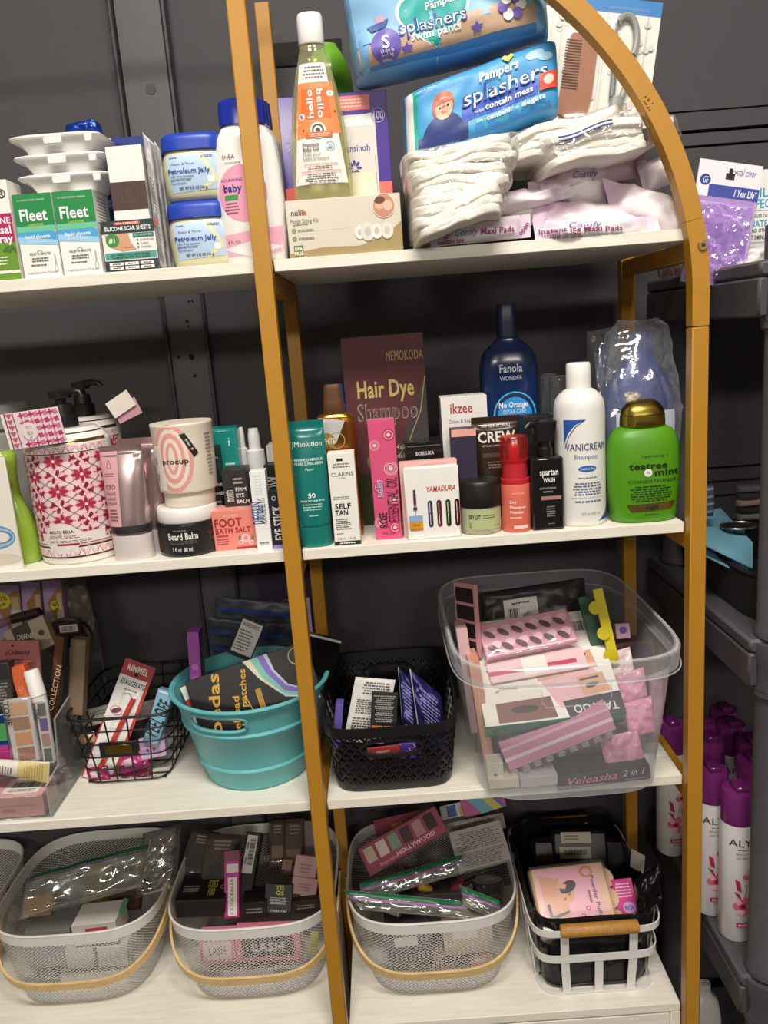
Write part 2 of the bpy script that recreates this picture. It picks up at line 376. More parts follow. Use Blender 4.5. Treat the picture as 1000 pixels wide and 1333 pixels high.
# ---------------------------------------------------------------- soft packs
class Pillow:
    def __init__(s, w, h, d, p=4, q=2.2, amp=.003, sc=25, seed=0, rim=.0006, back=1.0, warp=0, skew=0, seal=0):
        s.skew = skew; s.seal = seal; s.w, s.h, s.d, s.p, s.q, s.amp, s.sc, s.seed, s.rim, s.back, s.warp = w, h, d, p, q, amp, sc, seed, rim, back, warp
    def f(s, x, z):
        a, b = min(1, abs(x)/(s.w/2*(1-s.seal))), min(1, abs(z)/(s.h/2)); k = max(0, (1-a**s.p)*(1-b**s.p))**(1/s.q)
        return k
    def nz(s, x, z, sd=0):
        v = Vector((x*s.sc+s.seed*7.3+sd, z*s.sc-s.seed*3.1, s.seed*1.7)); a = noise.noise(v)+.5*noise.noise(v*2.3); b = abs(noise.noise(v*1.4+Vector((9, 4, 2))))
        c = abs(noise.noise(v*2.6+Vector((3, 8, 1))))
        return s.amp*(a-1.1*b-.6*c)
    def wp(s, x, z): return s.warp*(noise.noise(Vector((x*6+s.seed, z*6, s.seed*2.2))))
    def y0(s, u, z): k = s.f(u, z); return -(s.d/2*k+s.rim/2)-s.nz(u, z)*min(1, k*2+.35)+s.wp(u, z)
    def grid(s, nu, nv):
        sp = lambda t: math.copysign(1-(1-abs(t))**1.7, t)
        s.X = [sp(-1+2*i/nu)*s.w/2 for i in range(nu+1)]; s.Z = [sp(-1+2*j/nv)*s.h/2 for j in range(nv+1)]; s.Y = [[s.y0(x, z) for x in s.X] for z in s.Z]
    def mp(s, u, v, o):                         # print map, on the facets of the front; v from the bottom
        z = v-s.h/2; i = min(max(bisect.bisect_right(s.X, u)-1, 0), len(s.X)-2); j = min(max(bisect.bisect_right(s.Z, z)-1, 0), len(s.Z)-2)
        a = (u-s.X[i])/(s.X[i+1]-s.X[i]); b = (z-s.Z[j])/(s.Z[j+1]-s.Z[j]); a = min(max(a, 0), 1); b = min(max(b, 0), 1)
        y = (s.Y[j][i]*(1-a)+s.Y[j][i+1]*a)*(1-b)+(s.Y[j+1][i]*(1-a)+s.Y[j+1][i+1]*a)*b
        return (u, y-o, v+s.skew*(u+s.w/2))
    def mesh(s, mb, m, nu=36, nv=28):
        s.grid(nu, nv); X, Zs = s.X, s.Z; V = []; F = []
        for side in (0, 1):
            for z in Zs:
                for x in X:
                    if side == 0: V.append((x, s.y0(x, z), z+s.h/2+s.skew*(x+s.w/2)))
                    else: k = s.f(x, z); V.append((x, s.d/2*k*s.back+s.rim/2+s.nz(x, z, 31)*min(1, k*2+.35)*.5+s.wp(x, z), z+s.h/2+s.skew*(x+s.w/2)))
        n1 = nu+1; B = n1*(nv+1); I = lambda i, j, k=0: k*B+j*n1+i
        for j in range(nv):
            for i in range(nu):
                F.append([I(i, j), I(i+1, j), I(i+1, j+1), I(i, j+1)]); F.append([I(i, j, 1), I(i, j+1, 1), I(i+1, j+1, 1), I(i+1, j, 1)])
        for i in range(nu): F.append([I(i, 0, 1), I(i+1, 0, 1), I(i+1, 0), I(i, 0)]); F.append([I(i, nv), I(i+1, nv), I(i+1, nv, 1), I(i, nv, 1)])
        for j in range(nv): F.append([I(0, j), I(0, j+1), I(0, j+1, 1), I(0, j, 1)]); F.append([I(nu, j, 1), I(nu, j+1, 1), I(nu, j+1), I(nu, j)])
        mb.add(V, F, m); return mb
    def pr(s, t, base=.0012): return Print(t, s.w, s.h, s.mp, curved=True, base=base, step=.00012)
def pouch(name, label, cat, TL, TR, BL, d, body, y=None, z=None, lean=.2, yaw=0, group=None, pre='crinkle', pname='pouch_body', pt=None, **kw):
    m, w, h = frame(TL, TR, BL, y, z, lean, yaw, None, pt); t = thing(name, label, cat, m, group)
    im = m.inverted(); n = (m.to_3x3() @ Vector((0, 1, 0))); c0 = im @ onp(*TL, m.translation, n); c1 = im @ onp(*TR, m.translation, n)
    if lean == 0: w = abs(c1.x-c0.x)
    P = Pillow(w, h, d, skew=(c1.z-c0.z)/max(c1.x-c0.x, .005), **kw); P.mesh(MB(), mat(pre, body)).build(pname, t, 60)
    return t, P, P.pr(t)
# ================================================================ the room
wl = bpy.data.objects.new('wall_back', None); COL.objects.link(wl); wl.location = (0, WALL, FLOOR); struct(wl, 'dark grey textured wall behind the shelves')
def wpanel(z0, z1, y, m='wall', c='49474a', x0=-1.7, x1=2.2, th=.05): MB().box(x0, x1, y, y+th, z0-FLOOR, z1-FLOOR, mat(m, c), .0004).build('wall_panel', wl)
wpanel(FLOOR, 1.94, 0, x1=.3405)
wpanel_ = wpanel
def wpanel(z0, z1, y, **k): k.setdefault('x0', .3405); wpanel_(z0, z1, y, **k)
wpanel(FLOOR, -.108, 0); wpanel(-.103, -.079, -.004); wpanel(-.075, -.052, -.002); wpanel(-.048, .532, 0); wpanel(.536, .556, -.002); wpanel(.561, .59, -.006); wpanel(.594, 1.94, 0)
wpanel_(FLOOR, 1.94, .051, c='0d0d0d', th=.015)
struct(MB().box(-1.7, 2.2, -7.0, WALL+.06, FLOOR-.04, FLOOR, mat('matte', '4a4744'), .001).build('floor'))
struct(MB().box(-1.7, 2.2, -7.0, WALL+.06, 1.95, 1.99, mat('matte', 'b9b4aa'), .001).build('ceiling'))
struct(MB().box(2.2, 2.25, -7.0, WALL+.06, FLOOR, 1.95, mat('matte', '8d8780'), .001).build('wall_right'))
struct(MB().box(-1.75, -1.7, -7.0, WALL+.06, FLOOR, 1.95, mat('matte', '8d8780'), .001).build('wall_left'))
# steel wall upright with bracket
tr = bpy.data.objects.new('trim_1', None); COL.objects.link(tr); tr.location = (-.225, WALL, 0); struct(tr, 'dark grey steel upright screwed to the wall')
g = mat('paint', '565356'); gd = mat('paint', '3c3a3c')
MB().box(-.028, .045, -.008, -.0005, FLOOR, .62, g, .001).build('channel', tr)
for x in (-.031, .042): MB().box(x, x+.006, -.016, -.0005, FLOOR, .62, gd, .001).build('channel_lip', tr)
MB().box(-.044, .036, -.022, -.0085, .585, 1.94, g, .002).build('bracket', tr)
for x in (-.052, .037): MB().box(x, x+.008, -.032, -.0085, .60, 1.94, gd, .002).build('bracket_flange', tr)
MB().tube([(.002, -.0225, .69), (.002, -.0235, .69)], .009, gd, 16).build('knockout', tr)
MB().tube([(.01, -.0085, .575), (.01, -.0095, .575)], .0045, mat('matte', '0c0c0c'), 12).build('slot', tr)
MB().tube([(.011, -.0085, .564), (.011, -.0145, .564)], .006, gd, 6).build('bolt', tr)
for (x, z, r_) in ((.012, .30, .003), (.012, .235, .005), (.020, .335, .002), (.026, .335, .002), (-.012, .236, .0025), (.014, .20, .003), (.013, .291, .0018)):
    MB().tube([(x, -.0083, z), (x, -.0092, z)], r_, mat('matte', '0a0a0a'), 10).build('screw_hole', tr)
ws = MB().box(-.03, .11, WALL-.0035, WALL-.001, .715, .752, mat('matte', '151414'), .0005).build('trim_2'); struct(ws, 'thin dark strip on the wall')  # thin near-black strip set just in front of the wall panel
# ================================================================ bookcase
gold = mat('paint', 'b98426'); white = mat('board', 'f1ece0')
BK = thing('arched_bookcase', 'gold metal arched bookcase with white shelf boards and a white base cabinet', 'bookcase', (-PW/2, .15, FLOOR))
def bk(mb, name): o = mb.build(name, BK); o.matrix_parent_inverse = Matrix.Translation((PW/2, -.15, -FLOOR)); return o
def bar(x0, x1, y0, y1, z0, z1, name, c=.0015): return bk(MB().box(x0, x1, y0, y1, z0, z1, gold, c), name)
SL = .98; ZT = .272; XC = -PW/2; RO = SP+PW-XC
for y in (0, DB):
    bar(-PW, 0, y, y+PW, FLOOR, ZT+RO-.06-PW-.002, 'post')
    for x in (SP, -PW-SL-PW):
        bar(x, x+PW, y, y+PW, FLOOR, .2285 if y == 0 else Z1+.002, 'post')
        if y == 0: bar(x, x+PW, y, y+PW, .2295, ZT, 'arch_foot', .0004)
RV = RO-.06
def archpiece(a0, a1, n, y=0):
    pts = []
    for i in range(n+1): a = a0+(a1-a0)*i/n; pts.append((XC+RO*math.cos(a), ZT+RV*math.sin(a)))
    for i in range(n, -1, -1): a = a0+(a1-a0)*i/n; pts.append((XC+(RO-PW)*math.cos(a), ZT+(RV-PW)*math.sin(a)))
    V = [(x, y, z) for x, z in pts]+[(x, y+PW, z) for x, z in pts]; k = len(pts); F = []
    for i in range(n):
        j = k-1-i; F += [[i, j, j-1, i+1], [i+k, i+1+k, j-1+k, j+k], [i, i+1, i+1+k, i+k], [j, j+k, j-1+k, j-1]]
    F += [[0, k, 2*k-1, k-1], [n, n+1, n+1+k, n+k]]
    return bk(MB().add(V, F, gold), 'arch')
j1, j2 = .183, .50; g_ = .0009
for a0, a1, n in ((0, j1-g_, 6), (j1, j2-g_*.4, 10), (j2, math.pi/2, 30)): archpiece(a0, a1, n)
bar(-PW-SL-PW, XC, 0, PW, ZT+RV-PW, ZT+RV, 'top_beam'); bar(-PW-SL-PW, -PW-SL, 0, PW, ZT+.0003, ZT+RV-PW-.0005, 'post')
rn = random.Random(5); mb = MB()
for i in range(9):
    a = j2-.004+rn.uniform(-.03, .004); r_ = rn.uniform(.1, .5); x = XC+(RO-PW*(1-r_))*math.cos(a); z = ZT+(RV-PW*(1-r_))*math.sin(a); mb.box(x-rn.uniform(.0006, .0022), x+.001, -.0002, .0001, z-.0005, z+rn.uniform(.0006, .0015), mat('matte', '4a300c'), .0001)
bk(mb, 'paint_chips')
for X in (-PW, SP, -PW-SL-PW):
    for z in (Z1, Z2, Z3): bar(X+.001, X+PW-.001, PW+.0005, DB-.0005, z-TH-.026, z-TH-.0008, 'side_rail')
for z in (Z1, Z2, Z3):
    for x0, x1 in ((.0015, SP-.0015), (-PW-SL+.0015, -PW-.0015)):
        bk(MB().box(x0, x1, .02, .342, z-TH, z, white, .0009), 'shelf_board')
for x, y in ((SP+PW/2+.001, -.0), ):
    for z in (.334,):
        o = bk(MB().tube([(x, -.0003, z), (x, -.003, z)], [.0072, .006], mat('metal', 'c9b47a'), 20).tube([(x, -.003, z), (x, -.0034, z)], .003, mat('matte', '3a2f1c'), 6), 'bolt')
for x0, x1 in ((.0015, SP-.0015), (-PW-SL+.0015, -PW-.0015)):
    bk(MB().box(x0, x1, .02, .342, Z4-.0155, Z4, white, .0009), 'cabinet_top')
    bk(MB().box(x0, x0+.016, .02, .342, FLOOR+.03, Z4-.0165, white, .0009), 'cabinet_side'); bk(MB().box(x1-.016, x1, .02, .342, FLOOR+.03, Z4-.0165, white, .0009), 'cabinet_side')
    bk(MB().box(x0+.018, x1-.018, .0205, .037, Z4-.2, Z4-.019, white, .0009), 'drawer_front'); bk(MB().box(x0+.018, x1-.018, .0205, .037, FLOOR+.05, Z4-.203, white, .0009), 'drawer_front')
    bk(MB().box(x0+.017, x1-.017, .33, .341, FLOOR+.03, Z4-.0165, white, .0009), 'cabinet_back')
# ================================================================ grey resin rack on the right
RK = thing('resin_shelf_rack', 'dark grey plastic storage rack with round posts beside the bookcase', 'rack', (.9, .13, FLOOR))
def rk(mb, name): o = mb.build(name, RK); o.matrix_parent_inverse = Matrix.Translation((-.9, -.13, -FLOOR)); return o
rc = mat('resin', '4d4c50'); rc2 = mat('resin', '46454a')
for zt in (.306, -.200, -.748, -1.18):
    mb = MB().box(.617, 1.20, -.07, .36, zt-.02, zt, rc, .004); rk(mb, 'shelf_deck')
    for a in ((.616, .63, -.07, .36), (1.187, 1.201, -.07, .36)): rk(MB().box(*a, zt-.07, zt-.0205, rc2, .003), 'side_beam')
    rk(MB().box(.631, 1.186, -.07, -.056, zt-.07, zt-.0205, rc2, .003), 'front_beam')
for x, y in ((.664, -.06), (1.155, -.06), (.664, .318), (1.155, .318)):
    for z0, z1 in ((FLOOR, -1.252), (-1.178, -.82), (-.746, -.272), (-.198, .234), ):
        Loft([(0, .034, .034), (.012, .034, .034), (.016, .031, .031), (z1-z0-.016, .031, .031), (z1-z0-.012, .036, .036), (z1-z0, .036, .036)], sm=1).mesh(MB(), rc, 32, off=(x, y, z0)).build('post', RK).matrix_parent_inverse = Matrix.Translation((-.9, -.13, -FLOOR))
    for zt in (.306, -.200, -.748):
        Loft([(0, .037, .037), (.035, .037, .037), (.045, .040, .040), (.07, .040, .040)] if zt < .3 else [(0, .037, .037), (.03, .037, .037), (.035, .034, .034), (.115, .034, .034), (.118, .03, .03)], sm=1).mesh(MB(), rc, 32, off=(x, y, zt-.074)).build('collar', RK).matrix_parent_inverse = Matrix.Translation((-.9, -.13, -FLOOR))
# ================================================================ top shelf, left half
t, p, w, h = carton('nasal_spray_box', 'magenta and green nasal spray box cut by the left picture edge on the top shelf', 'box', (-42, 237), (11, 232), (-24, 364), .045, 'f4f0ea', y=.026, z=Z1)
p.rect(0, .33, 1, .62, 'b3205e').rect(0, .62, 1, 1, '6d9a2e').rect(0, .9, 1, .93, 'f0efe6')
p.text('Simple®', .95, .14, .085, '5b3a3a', 1, al='r').text('ALKALINE', .96, .4, .06, 'f7e9ee', 1, al='r').text('Nasal', .95, .49, .075, 'ffffff', 1, al='r').text('Spray', .95, .58, .075, 'ffffff', 1, al='r')
for i in range(5): p.ell(.72+.06*i, .7-.03*(i % 2), .07, .035, '3f7a25', rot=.5*i)
p.lines(.3, .75, .85, .85, 3, 'e8eed8', al='l').done()
FZ = 0
for i, (TL, TR, BL, BR) in enumerate((((14, 254), (67, 250), (32, 359), (82, 357)), ((68, 250), (121, 246), (83.5, 357), (135, 354)))):
    t, p, w, h = carton('suppository_box', ('green white and blue suppository box beside the magenta nasal spray box', 'green white and blue suppository box whose grey printed right side shows')[i], 'box', TL, TR, BL, .062, 'f6f4ee', y=.026, z=Z1, BR=BR, group='two green and white suppository boxes')
    FZ = Z1+h; p.rect(0, 0, 1, .34, '1a8a45').quad((0, .34), (1, .34), (1, .44), (0, .38), '1a8a45')
    p.quad((0, .42), (1, .46), (1, .56), (0, .5), '4aa8e0').quad((0, .5), (1, .56), (1, .62), (0, .58), '9ed0ee').rect(0, .38, 1, .45, '6fc7a0')
    p.text('#1 SUPPOSITORY BRAND', .47, .075, .022, 'cfe9d6', w=.7).text('Fleet', .47, .25, .135, 'ffffff', 1, w=.72).text('LAXATIVE', .5, .365, .025, 'c8d84a', 1, w=.4)
    p.text('liquid glycerin', .5, .505, .04, 'ffffff', 1, w=.66).text('SUPPOSITORIES', .5, .565, .028, 'e9f6ff', w=.5)
    p.text('RELIEF IN MINUTES', .5, .71, .026, '2c7a55', 1, w=.55).lines(.22, .75, .75, .81, 2, '55605a').lines(.15, .83, .7, .86, 1, '55605a').text('4 Liquid Suppositories | 7.5 mL each', .5, .935, .024, '333333', w=.8)
    p.line([(.86, .72), (.86, .84), (.83, .88), (.83, .93), (.91, .93), (.91, .88), (.88, .84), (.88, .72)], .012, '9aa09c').line([(.42, .69), (.5, .665), (.58, .69)], .012, '2c7a55').done()
    q = sidep(t, w, h, .062); q.rect(0, 0, 1, 1, 'ece9e2').lines(.1, .06, .9, .6, 14, '77736e').bars(.2, .72, .8, .9).done('side_panel')
# white lidded trays on the suppository boxes
for i in range(3):
    z0 = FZ+.0006+i*.0245
    p = ony(76+3*(2-i), 232, .03); t = thing('white_tray', ('lowest', 'middle', 'topmost')[i]+' of the three white plastic trays stacked on the suppository boxes', 'tray', (p.x+.001*i, .066, z0), 'stacked white plastic trays')
    mw = mat('plast', 'eeece8')
    Loft([(0, .040, .028, 7), (.002, .042, .03, 7), (.0165, .052, .036, 7), (.0175, .061, .040, 9), (.0195, .062, .041, 9), (.021, .060, .040, 9), (.023, .054, .036, 7), (.0238, .050, .034, 7)], sm=1).mesh(MB(), mw, 56).build('tray_body', t)
    MB().box(-.012, .012, -.0445, -.040, .0085, .0175, mw, .001).build('latch_tab', t); MB().box(.042, .052, -.0445, -.040, .0085, .0175, mw, .001).build('latch_tab', t)
# blue packs behind
t, P, p = pouch('blue_wipes_packet', 'crumpled dark blue packet lying on the topmost white tray', 'packet', (84, 170), (132, 163), (86, 184), .035, '1b3a94', y=.05, lean=.5, amp=.004, sc=40, seed=2, pre='foilcrink'); p.done()
t, p, w, h = carton('blue_pad_pack', 'dark blue pack with a yellow corner behind the white trays', 'pack', (112, 182), (190, 175), (135, 346), .06, '15307e', y=.115, z=Z1, pre='satin')
p.poly([(.12, .02), (.42, .0), (.36, .12), (.2, .12)], 'eab43a').rect(.0, .3, .6, .34, '3f7fd0').rect(0, .42, .6, .5, '3f7fd0').text('STAY', .3, .46, .04, 'dfe8fb', 1).done()
t, p, w, h = carton('scar_sheet_box', 'teal and white silicone scar sheets box under the white and bronze box', 'box', (132, 289), (196, 285), (139, 354), .04, 'f2efe9', y=.026, z=Z1, BR=(208, 350), side=('R', '3c4a4c'))
p.rect(0, 0, 1, .25, '27383c').rect(.02, .62, .98, .76, '55a79a').rect(0, .78, 1, 1, '27383c')
p.rect(.26, .03, .74, .085, 'd9573f').text('NEW & IMPROVED', .5, .058, .035, 'ffe9df', 1, w=.42).text('SILICONE SCAR SHEETS', .5, .155, .075, 'ffffff', 1, w=.86)
p.poly([(.05, .27), (.5, .25), (.52, .42), (.62, .58), (.35, .6), (.12, .5)], 'd8a17c').line([(.4, .52), (.47, .54), (.55, .53)], .014, 'a5604a').ell(.19, .38, .125, .125, '3f8f3c').text('#1', .19, .38, .09, 'f2f6e8', 1)
p.rect(.58, .26, .97, .34, '2f7f76').text('CUT TO ANY SIZE', .775, .3, .032, 'e6f4f0', w=.34)
for i, s_ in enumerate(('COMFORTABLE', 'FLEXIBLE', 'WEARABLE')): p.text(s_, .7, .395+.07*i, .03, '39423f', al='l').ell(.66, .395+.07*i, .016, .016, '39423f')
p.text('0-3 WEEKS FOR NEW SCARS', .5, .665, .035, '183c38', 1, w=.72).text('3-6 MONTHS FOR OLD SCARS', .5, .72, .035, '183c38', 1, w=.72)
for r_ in range(2):
    for c in range(3): p.rect(.08+.29*c, .82+.08*r_, .34+.29*c, .88+.08*r_, 'f2efe9').lines(.11+.29*c, .83+.08*r_, .31+.29*c, .87+.08*r_, 1, '27383c', fill=.6)
p.done(); SCZ = Z1+h
t, p, w, h = carton('bronze_band_box', 'plain white box with a dark bronze band standing on the scar sheets box', 'box', (141, 191), (187, 190), (149, 283), .035, 'efece6', y=.03, z=SCZ+.0006, BR=(195, 281), side=('R', 'd8d4cd'))
p.rect(0, .48, 1, .865, mat('satin', '4a342e')).ell(.5, .62, .09, .09, mat('satin', '5e453d'), inner=.75).text('Beauty', .5, .74, .06, mat('satin', '5e453d'), w=.5).done()
for i, (a, b, c, yy, col) in enumerate((((186, 172), (197, 184), (208, 347), .03, 'a9a6a4'), ((195, 178), (206, 190), (214, 347), .045, '8f8d8e'), ((203, 182), (212, 196), (221, 346), .06, 'b5b2b0'))):
    t, P, p = pouch('grey_sachet', ('grey sachet standing on edge beside the scar sheets box', 'dull grey sachet in the middle of three standing on edge', 'pale grey sachet on edge next to the petroleum jelly jars')[i], 'sachet', a, b, c, .006, col, y=yy, lean=0, amp=.0012, sc=50, seed=i+4, pre='gloss', group='grey sachets standing on edge')
    p.lines(.2, .3, .8, .93, 22, '6a6768', seed=i).rect(.1, .62, .4, .68, 'd0503a').done()
# petroleum jelly jars
def jelly(label, cx, by, top, z, yy):
    js = [(0, .80, .9), (.02, .88, .92), (.06, .93, .94), (.2, .97, .96), (.45, 1.0, .97), (.62, .97, .97), (.7, .93, .96), (.74, .90, .96), (.76, .90, .96)]
    t, L, H, hw = bottle('petroleum_jelly_jar', label, 'jar', cx, by, 86, top, z, js, 'd8d4b0', 'gloss', y=yy, n=3.4, group='petroleum jelly jars with blue lids', pname='jar_body',
        cap=[('lid', 'plast', '2346b4', [(.735, .955, .96), (.745, .985, .97), (.86, .985, .97), (.95, .96, .96), (.99, .90, .93), (1.0, .86, .9)])])
    q = L.front(t, H*.1, H*.7, L.w*.76)
    q.quad((.0, .06), (1, .0), (1, .92), (.06, .98), 'bcd4ee').quad((.62, .02), (.72, .015), (.98, .6), (.98, .75), 'e9e3b0').quad((.98, .55), (.98, .7), (.72, .94), (.62, .94), 'e9e3b0')
    q.text('Foster & Thrive', .34, .28, .055, '2a3f78', w=.46).text('Petroleum Jelly', .44, .45, .115, '1d4f9c', 1, w=.84).text('100% White Petrolatum', .3, .58, .05, '2a3f78', w=.48).text('SKIN PROTECTANT', .27, .66, .05, '2a3f78', 1, w=.42).text('Hypoallergenic', .22, .74, .05, '2a3f78', w=.32).text('NET WT 3.75 OZ (106 g)', .5, .87, .065, '1b2d60', 1, w=.56)
    q.rect(.8, .6, .92, .76, 'eef3fa').lines(.04, .1, .26, .14, 1, '2a3f78').lines(.68, .08, .96, .16, 2, '2a3f78').done('label', 'lettering'); return Z1 if z == Z1 else z, H
_, H = jelly('petroleum jelly jar with a blue lid standing directly on the top shelf', 262, 344, 260, Z1, .03)
jelly('petroleum jelly jar with a blue lid stacked on another jar', 254, 262, 170, Z1+H+.0006, .032)
# baby lotion bottles behind the gold post
for i in range(3):
    t, L, H, hw = bottle('baby_lotion_bottle', ('front', 'middle', 'rearmost')[i]+' of three white and pink lotion bottles with blue caps behind the gold post', 'bottle', 332+4*i, 343, 88-2*i, 124+2*i, Z1,
        [(0, .86, .55), (.02, .93, .56), (.2, 1, .56), (.6, .97, .56), (.76, .86, .56), (.83, .68, .58), (.845, .60, .6)], 'f3efec', 'gloss', y=.028+.062*i, n=2.6, group='baby lotion bottles with blue caps',
        cap=[('cap', 'gloss', '1c2f9e', [(.847, .70, .62), (.93, .69, .62), (.985, .67, .6), (1, .60, .55)])])
    if i == 0:
        q = L.front(t, H*.02, H*.72, L.w*.9)
        q.ell(.42, .42, .40, .44, 'f2a3bd').quad((0, .78), (1, .72), (1, .95), (0, .97), 'f3b4c8').quad((0, .9), (.5, .84), (1, .9), (.5, .99), 'f8f2f0')
        q.text('SHEA', .24, .1, .035, '6a5a5a', al='c').text('moisturizing', .3, .15, .02, '6a5a5a').text('NOURISHING', .26, .3, .022, '2a3a80').text('baby', .26, .37, .06, '23348c', 1).text('oil', .72, .37, .06, '23348c', 1).rect(.12, .43, .34, .475, '3f9a4a').lines(.1, .49, .34, .6, 4, '7a4a5a').text('8 FL OZ', .2, .84, .024, '6a5a5a')
        q.poly([(.62, .47), (.72, .52), (.76, .64), (.66, .62)], '2f8a45').ell(.7, .25, .1, .08, 'f4d79a').done('label')
# ================================================================ top shelf, right half
t, p, w, h = carton('flange_kit_box', 'cream flange sizing kit box in shrink wrap under the baby oil bottle', 'box', (374, 262), (520, 247), (378, 335.5), .15, 'ddd6c4', y=.026, z=Z1, BR=(525, 325), pre='gloss')
p.poly([(0, .97), (.0, .92), (.3, .84), (.62, .86), (.85, .72), (1, .48), (1, 1), (0, 1)], 'a8905a').line([(.02, .55), (.5, .53), (1, .42)], .004, 'efeade')
p.text('nuliie', .11, .21, .1, '3d3a3c', 1, w=.14).text('iie', .155, .21, .1, 'd8604a', 1, w=.045).text('Flange Sizing Kit', .15, .36, .075, '6b655c', w=.25).lines(.02, .41, .21, .44, 1, '6b655c')
for i in range(2): p.ell(.055, .52+.14*i, .02, .02, '8a9a50').lines(.09, .5+.14*i, .26, .55+.14*i, 2, '6b655c', al='l')
p.rect(.04, .78, .125, .98, '6f7a3c').text('BPA', .0825, .84, .055, 'f2efe0', 1).text('FREE', .0825, .92, .055, 'f2efe0', 1)
p.ell(.855, .2, .095, .1, 'c98a6e').ell(.82, .16, .045, .05, 'e0b094').ell(.89, .2, .04, .045, 'e8bfa4').ell(.82, .1, .05, .03, '6a3f2c').ell(.855, .2, .098, .103, 'e9e0d0', inner=.94)
for i, (a, b) in enumerate(((.63, .045), (.7, .06), (.78, .05), (.87, .055))): p.ell(a, .63, b, b*1.3, ('efeae2', 'e2dcd2')[i % 2]).ell(a, .63, b*.45, b*.6, 'c9c2b6')
p.done(); NZ = Z1+h
MB().box(-w/2-.0006, w/2+.0006, -.0006, .1506, -.0000, h+.0005, mat('film', 'ffffff'), .001).build('shrink_wrap', t)
t, L, H, hw = bottle('baby_oil_bottle', 'clear baby oil bottle with a white cap and orange label', 'bottle', 421, 252, 78, 12, NZ+.001,
    [(0, .93, .5), (.012, .98, .5), (.05, 1, .5), (.2, .985, .5), (.4, .9, .52), (.55, .78, .54), (.7, .6, .6), (.79, .45, .7), (.83, .41, .8), (.845, .38, .85)], 'eceabf', 'oil', y=.035, n=2.3,
    cap=[('cap', 'plast', 'efece8', [(.838, .41, .9), (.845, .425, .92), (.985, .415, .92), (1, .38, .88)])])
Loft([(a*H, b*hw*.93, b*hw*.93*.5) for a, b in ((.012, .96), (.05, .98), (.4, .88), (.55, .76), (.68, .62), (.7, .58))], 2.3, 2).mesh(MB(), mat('oilfill', 'b4ae54'), 40).build('oil', t)
q = L.front(t, H*.075, H*.735, L.w)
q.quad((.27, .0), (.69, .0), (.93, .985), (.05, .985), 'f1ece4').quad((.24, .155), (.78, .155), (.87, .575), (.11, .61), 'f58a4e').quad((.28, .205), (.70, .205), (.74, .455), (.24, .455), 'ee6a22')
q.lines(.32, .02, .68, .13, 4, '5a5552').text('hello', .40, .33, .05, 'fff4ea', 1, w=.46, rot=math.pi/2).text('bello', .575, .33, .05, 'fff4ea', 1, w=.46, rot=-math.pi/2)
q.ell(.25, .43, .055, .055, 'f3d9d8').text('181', .25, .43, .018, '7a4a6a', 1, rot=-1.2).text('181', .25, .43, .018, '7a4a6a', 1, rot=-1.2)
for k in range(6): q.ell(.74+.035*math.cos(k*1.047), .25+.0115*math.sin(k*1.047), .026, .026, 'f8f1ea')
q.ell(.74, .25, .016, .016, 'e8a030').ell(.8, .395, .014, .014, '4a3a34').ell(.26, .54, .014, .014, '4a3a34')
for r_, c in ((.13, 'f3ede4'), (.10, '4a3f3a'), (.07, 'f3ede4'), (.04, '4a3f3a')): q.ell(.5, .548, r_, r_, c)
q.rect(.29, .56, .73, .605, 'ee6a22').text('Fragrance Free', .51, .575, .014, 'fff0e2', 1, w=.36).text('Sans Parfum', .51, .593, .012, 'fff0e2', w=.3)
q.text('Premium', .22, .66, .026, '2f2f33', 1, al='l', w=.28).text('Baby Oil', .22, .698, .026, '2f2f33', 1, al='l', w=.27).text('Huile pour', .22, .74, .024, '3a3a3e', al='l', w=.3).text('bébé premium'.replace('é', 'e'), .22, .775, .024, '3a3a3e', al='l', w=.44).ell(.68, .675, .075, .075, '9fc8d8', inner=.82).ell(.68, .68, .035, .03, '9fc8d8')
q.text('NOURISHING HYDRATION', .5, .825, .014, 'e8622a', 1, w=.56).lines(.24, .838, .74, .87, 2, '55504d').text('HYDRATATION NOURRISSANTE', .5, .885, .014, 'e8622a', 1, w=.66).lines(.22, .898, .78, .975, 4, '55504d').done('label')
t, p, w, h = carton('milk_storage_box', 'purple and coral breastmilk bag box standing behind the baby oil bottle', 'box', (367, 127), (504, 118), (373, 258), .04, '4b3192', y=.092, z=NZ+.001, BR=(511, 244), pre='gloss')
p.rect(.0, .82, 1, 1, 'ef6b5c').rect(.5, .03, .84, .16, 'ef7f70').lines(.54, .05, .8, .14, 3, 'fbd9d0').rect(.54, .2, .88, .95, 'd9d3cc').quad((.56, .24), (.86, .19), (.86, .3), (.56, .3), 'efece8').text('lansinoh', .7, .5, .06, '54468c', 1, w=.24)
for k in range(8): p.ell(.66+.045*math.cos(k*.785), .68+.05*math.sin(k*.785), .024, .013, '4b3b98', rot=-k*.785)
p.text('100', .91, .22, .07, 'd9c9f0', 1, w=.1).ell(.91, .22, .065, .065, 'b9a9d8', inner=.9).line([(.86, .58), (.86, .92)], .004, '8a8070').text('B', .06, .38, .05, 'd9c9f0').text('S', .06, .46, .05, 'd9c9f0').rect(.58, .72, .82, .94, 'e0dcc0').done()
bottle('green_tub', 'bright green plastic bottle behind the baby oil bottle', 'bottle', 446, 338, 64, 50, Z1, [(0, .96, .7), (.03, 1, .7), (.7, 1, .7), (.88, .9, .7), (.96, .6, .7), (1, .4, .7)], '6fae2c', 'gloss', y=.19)
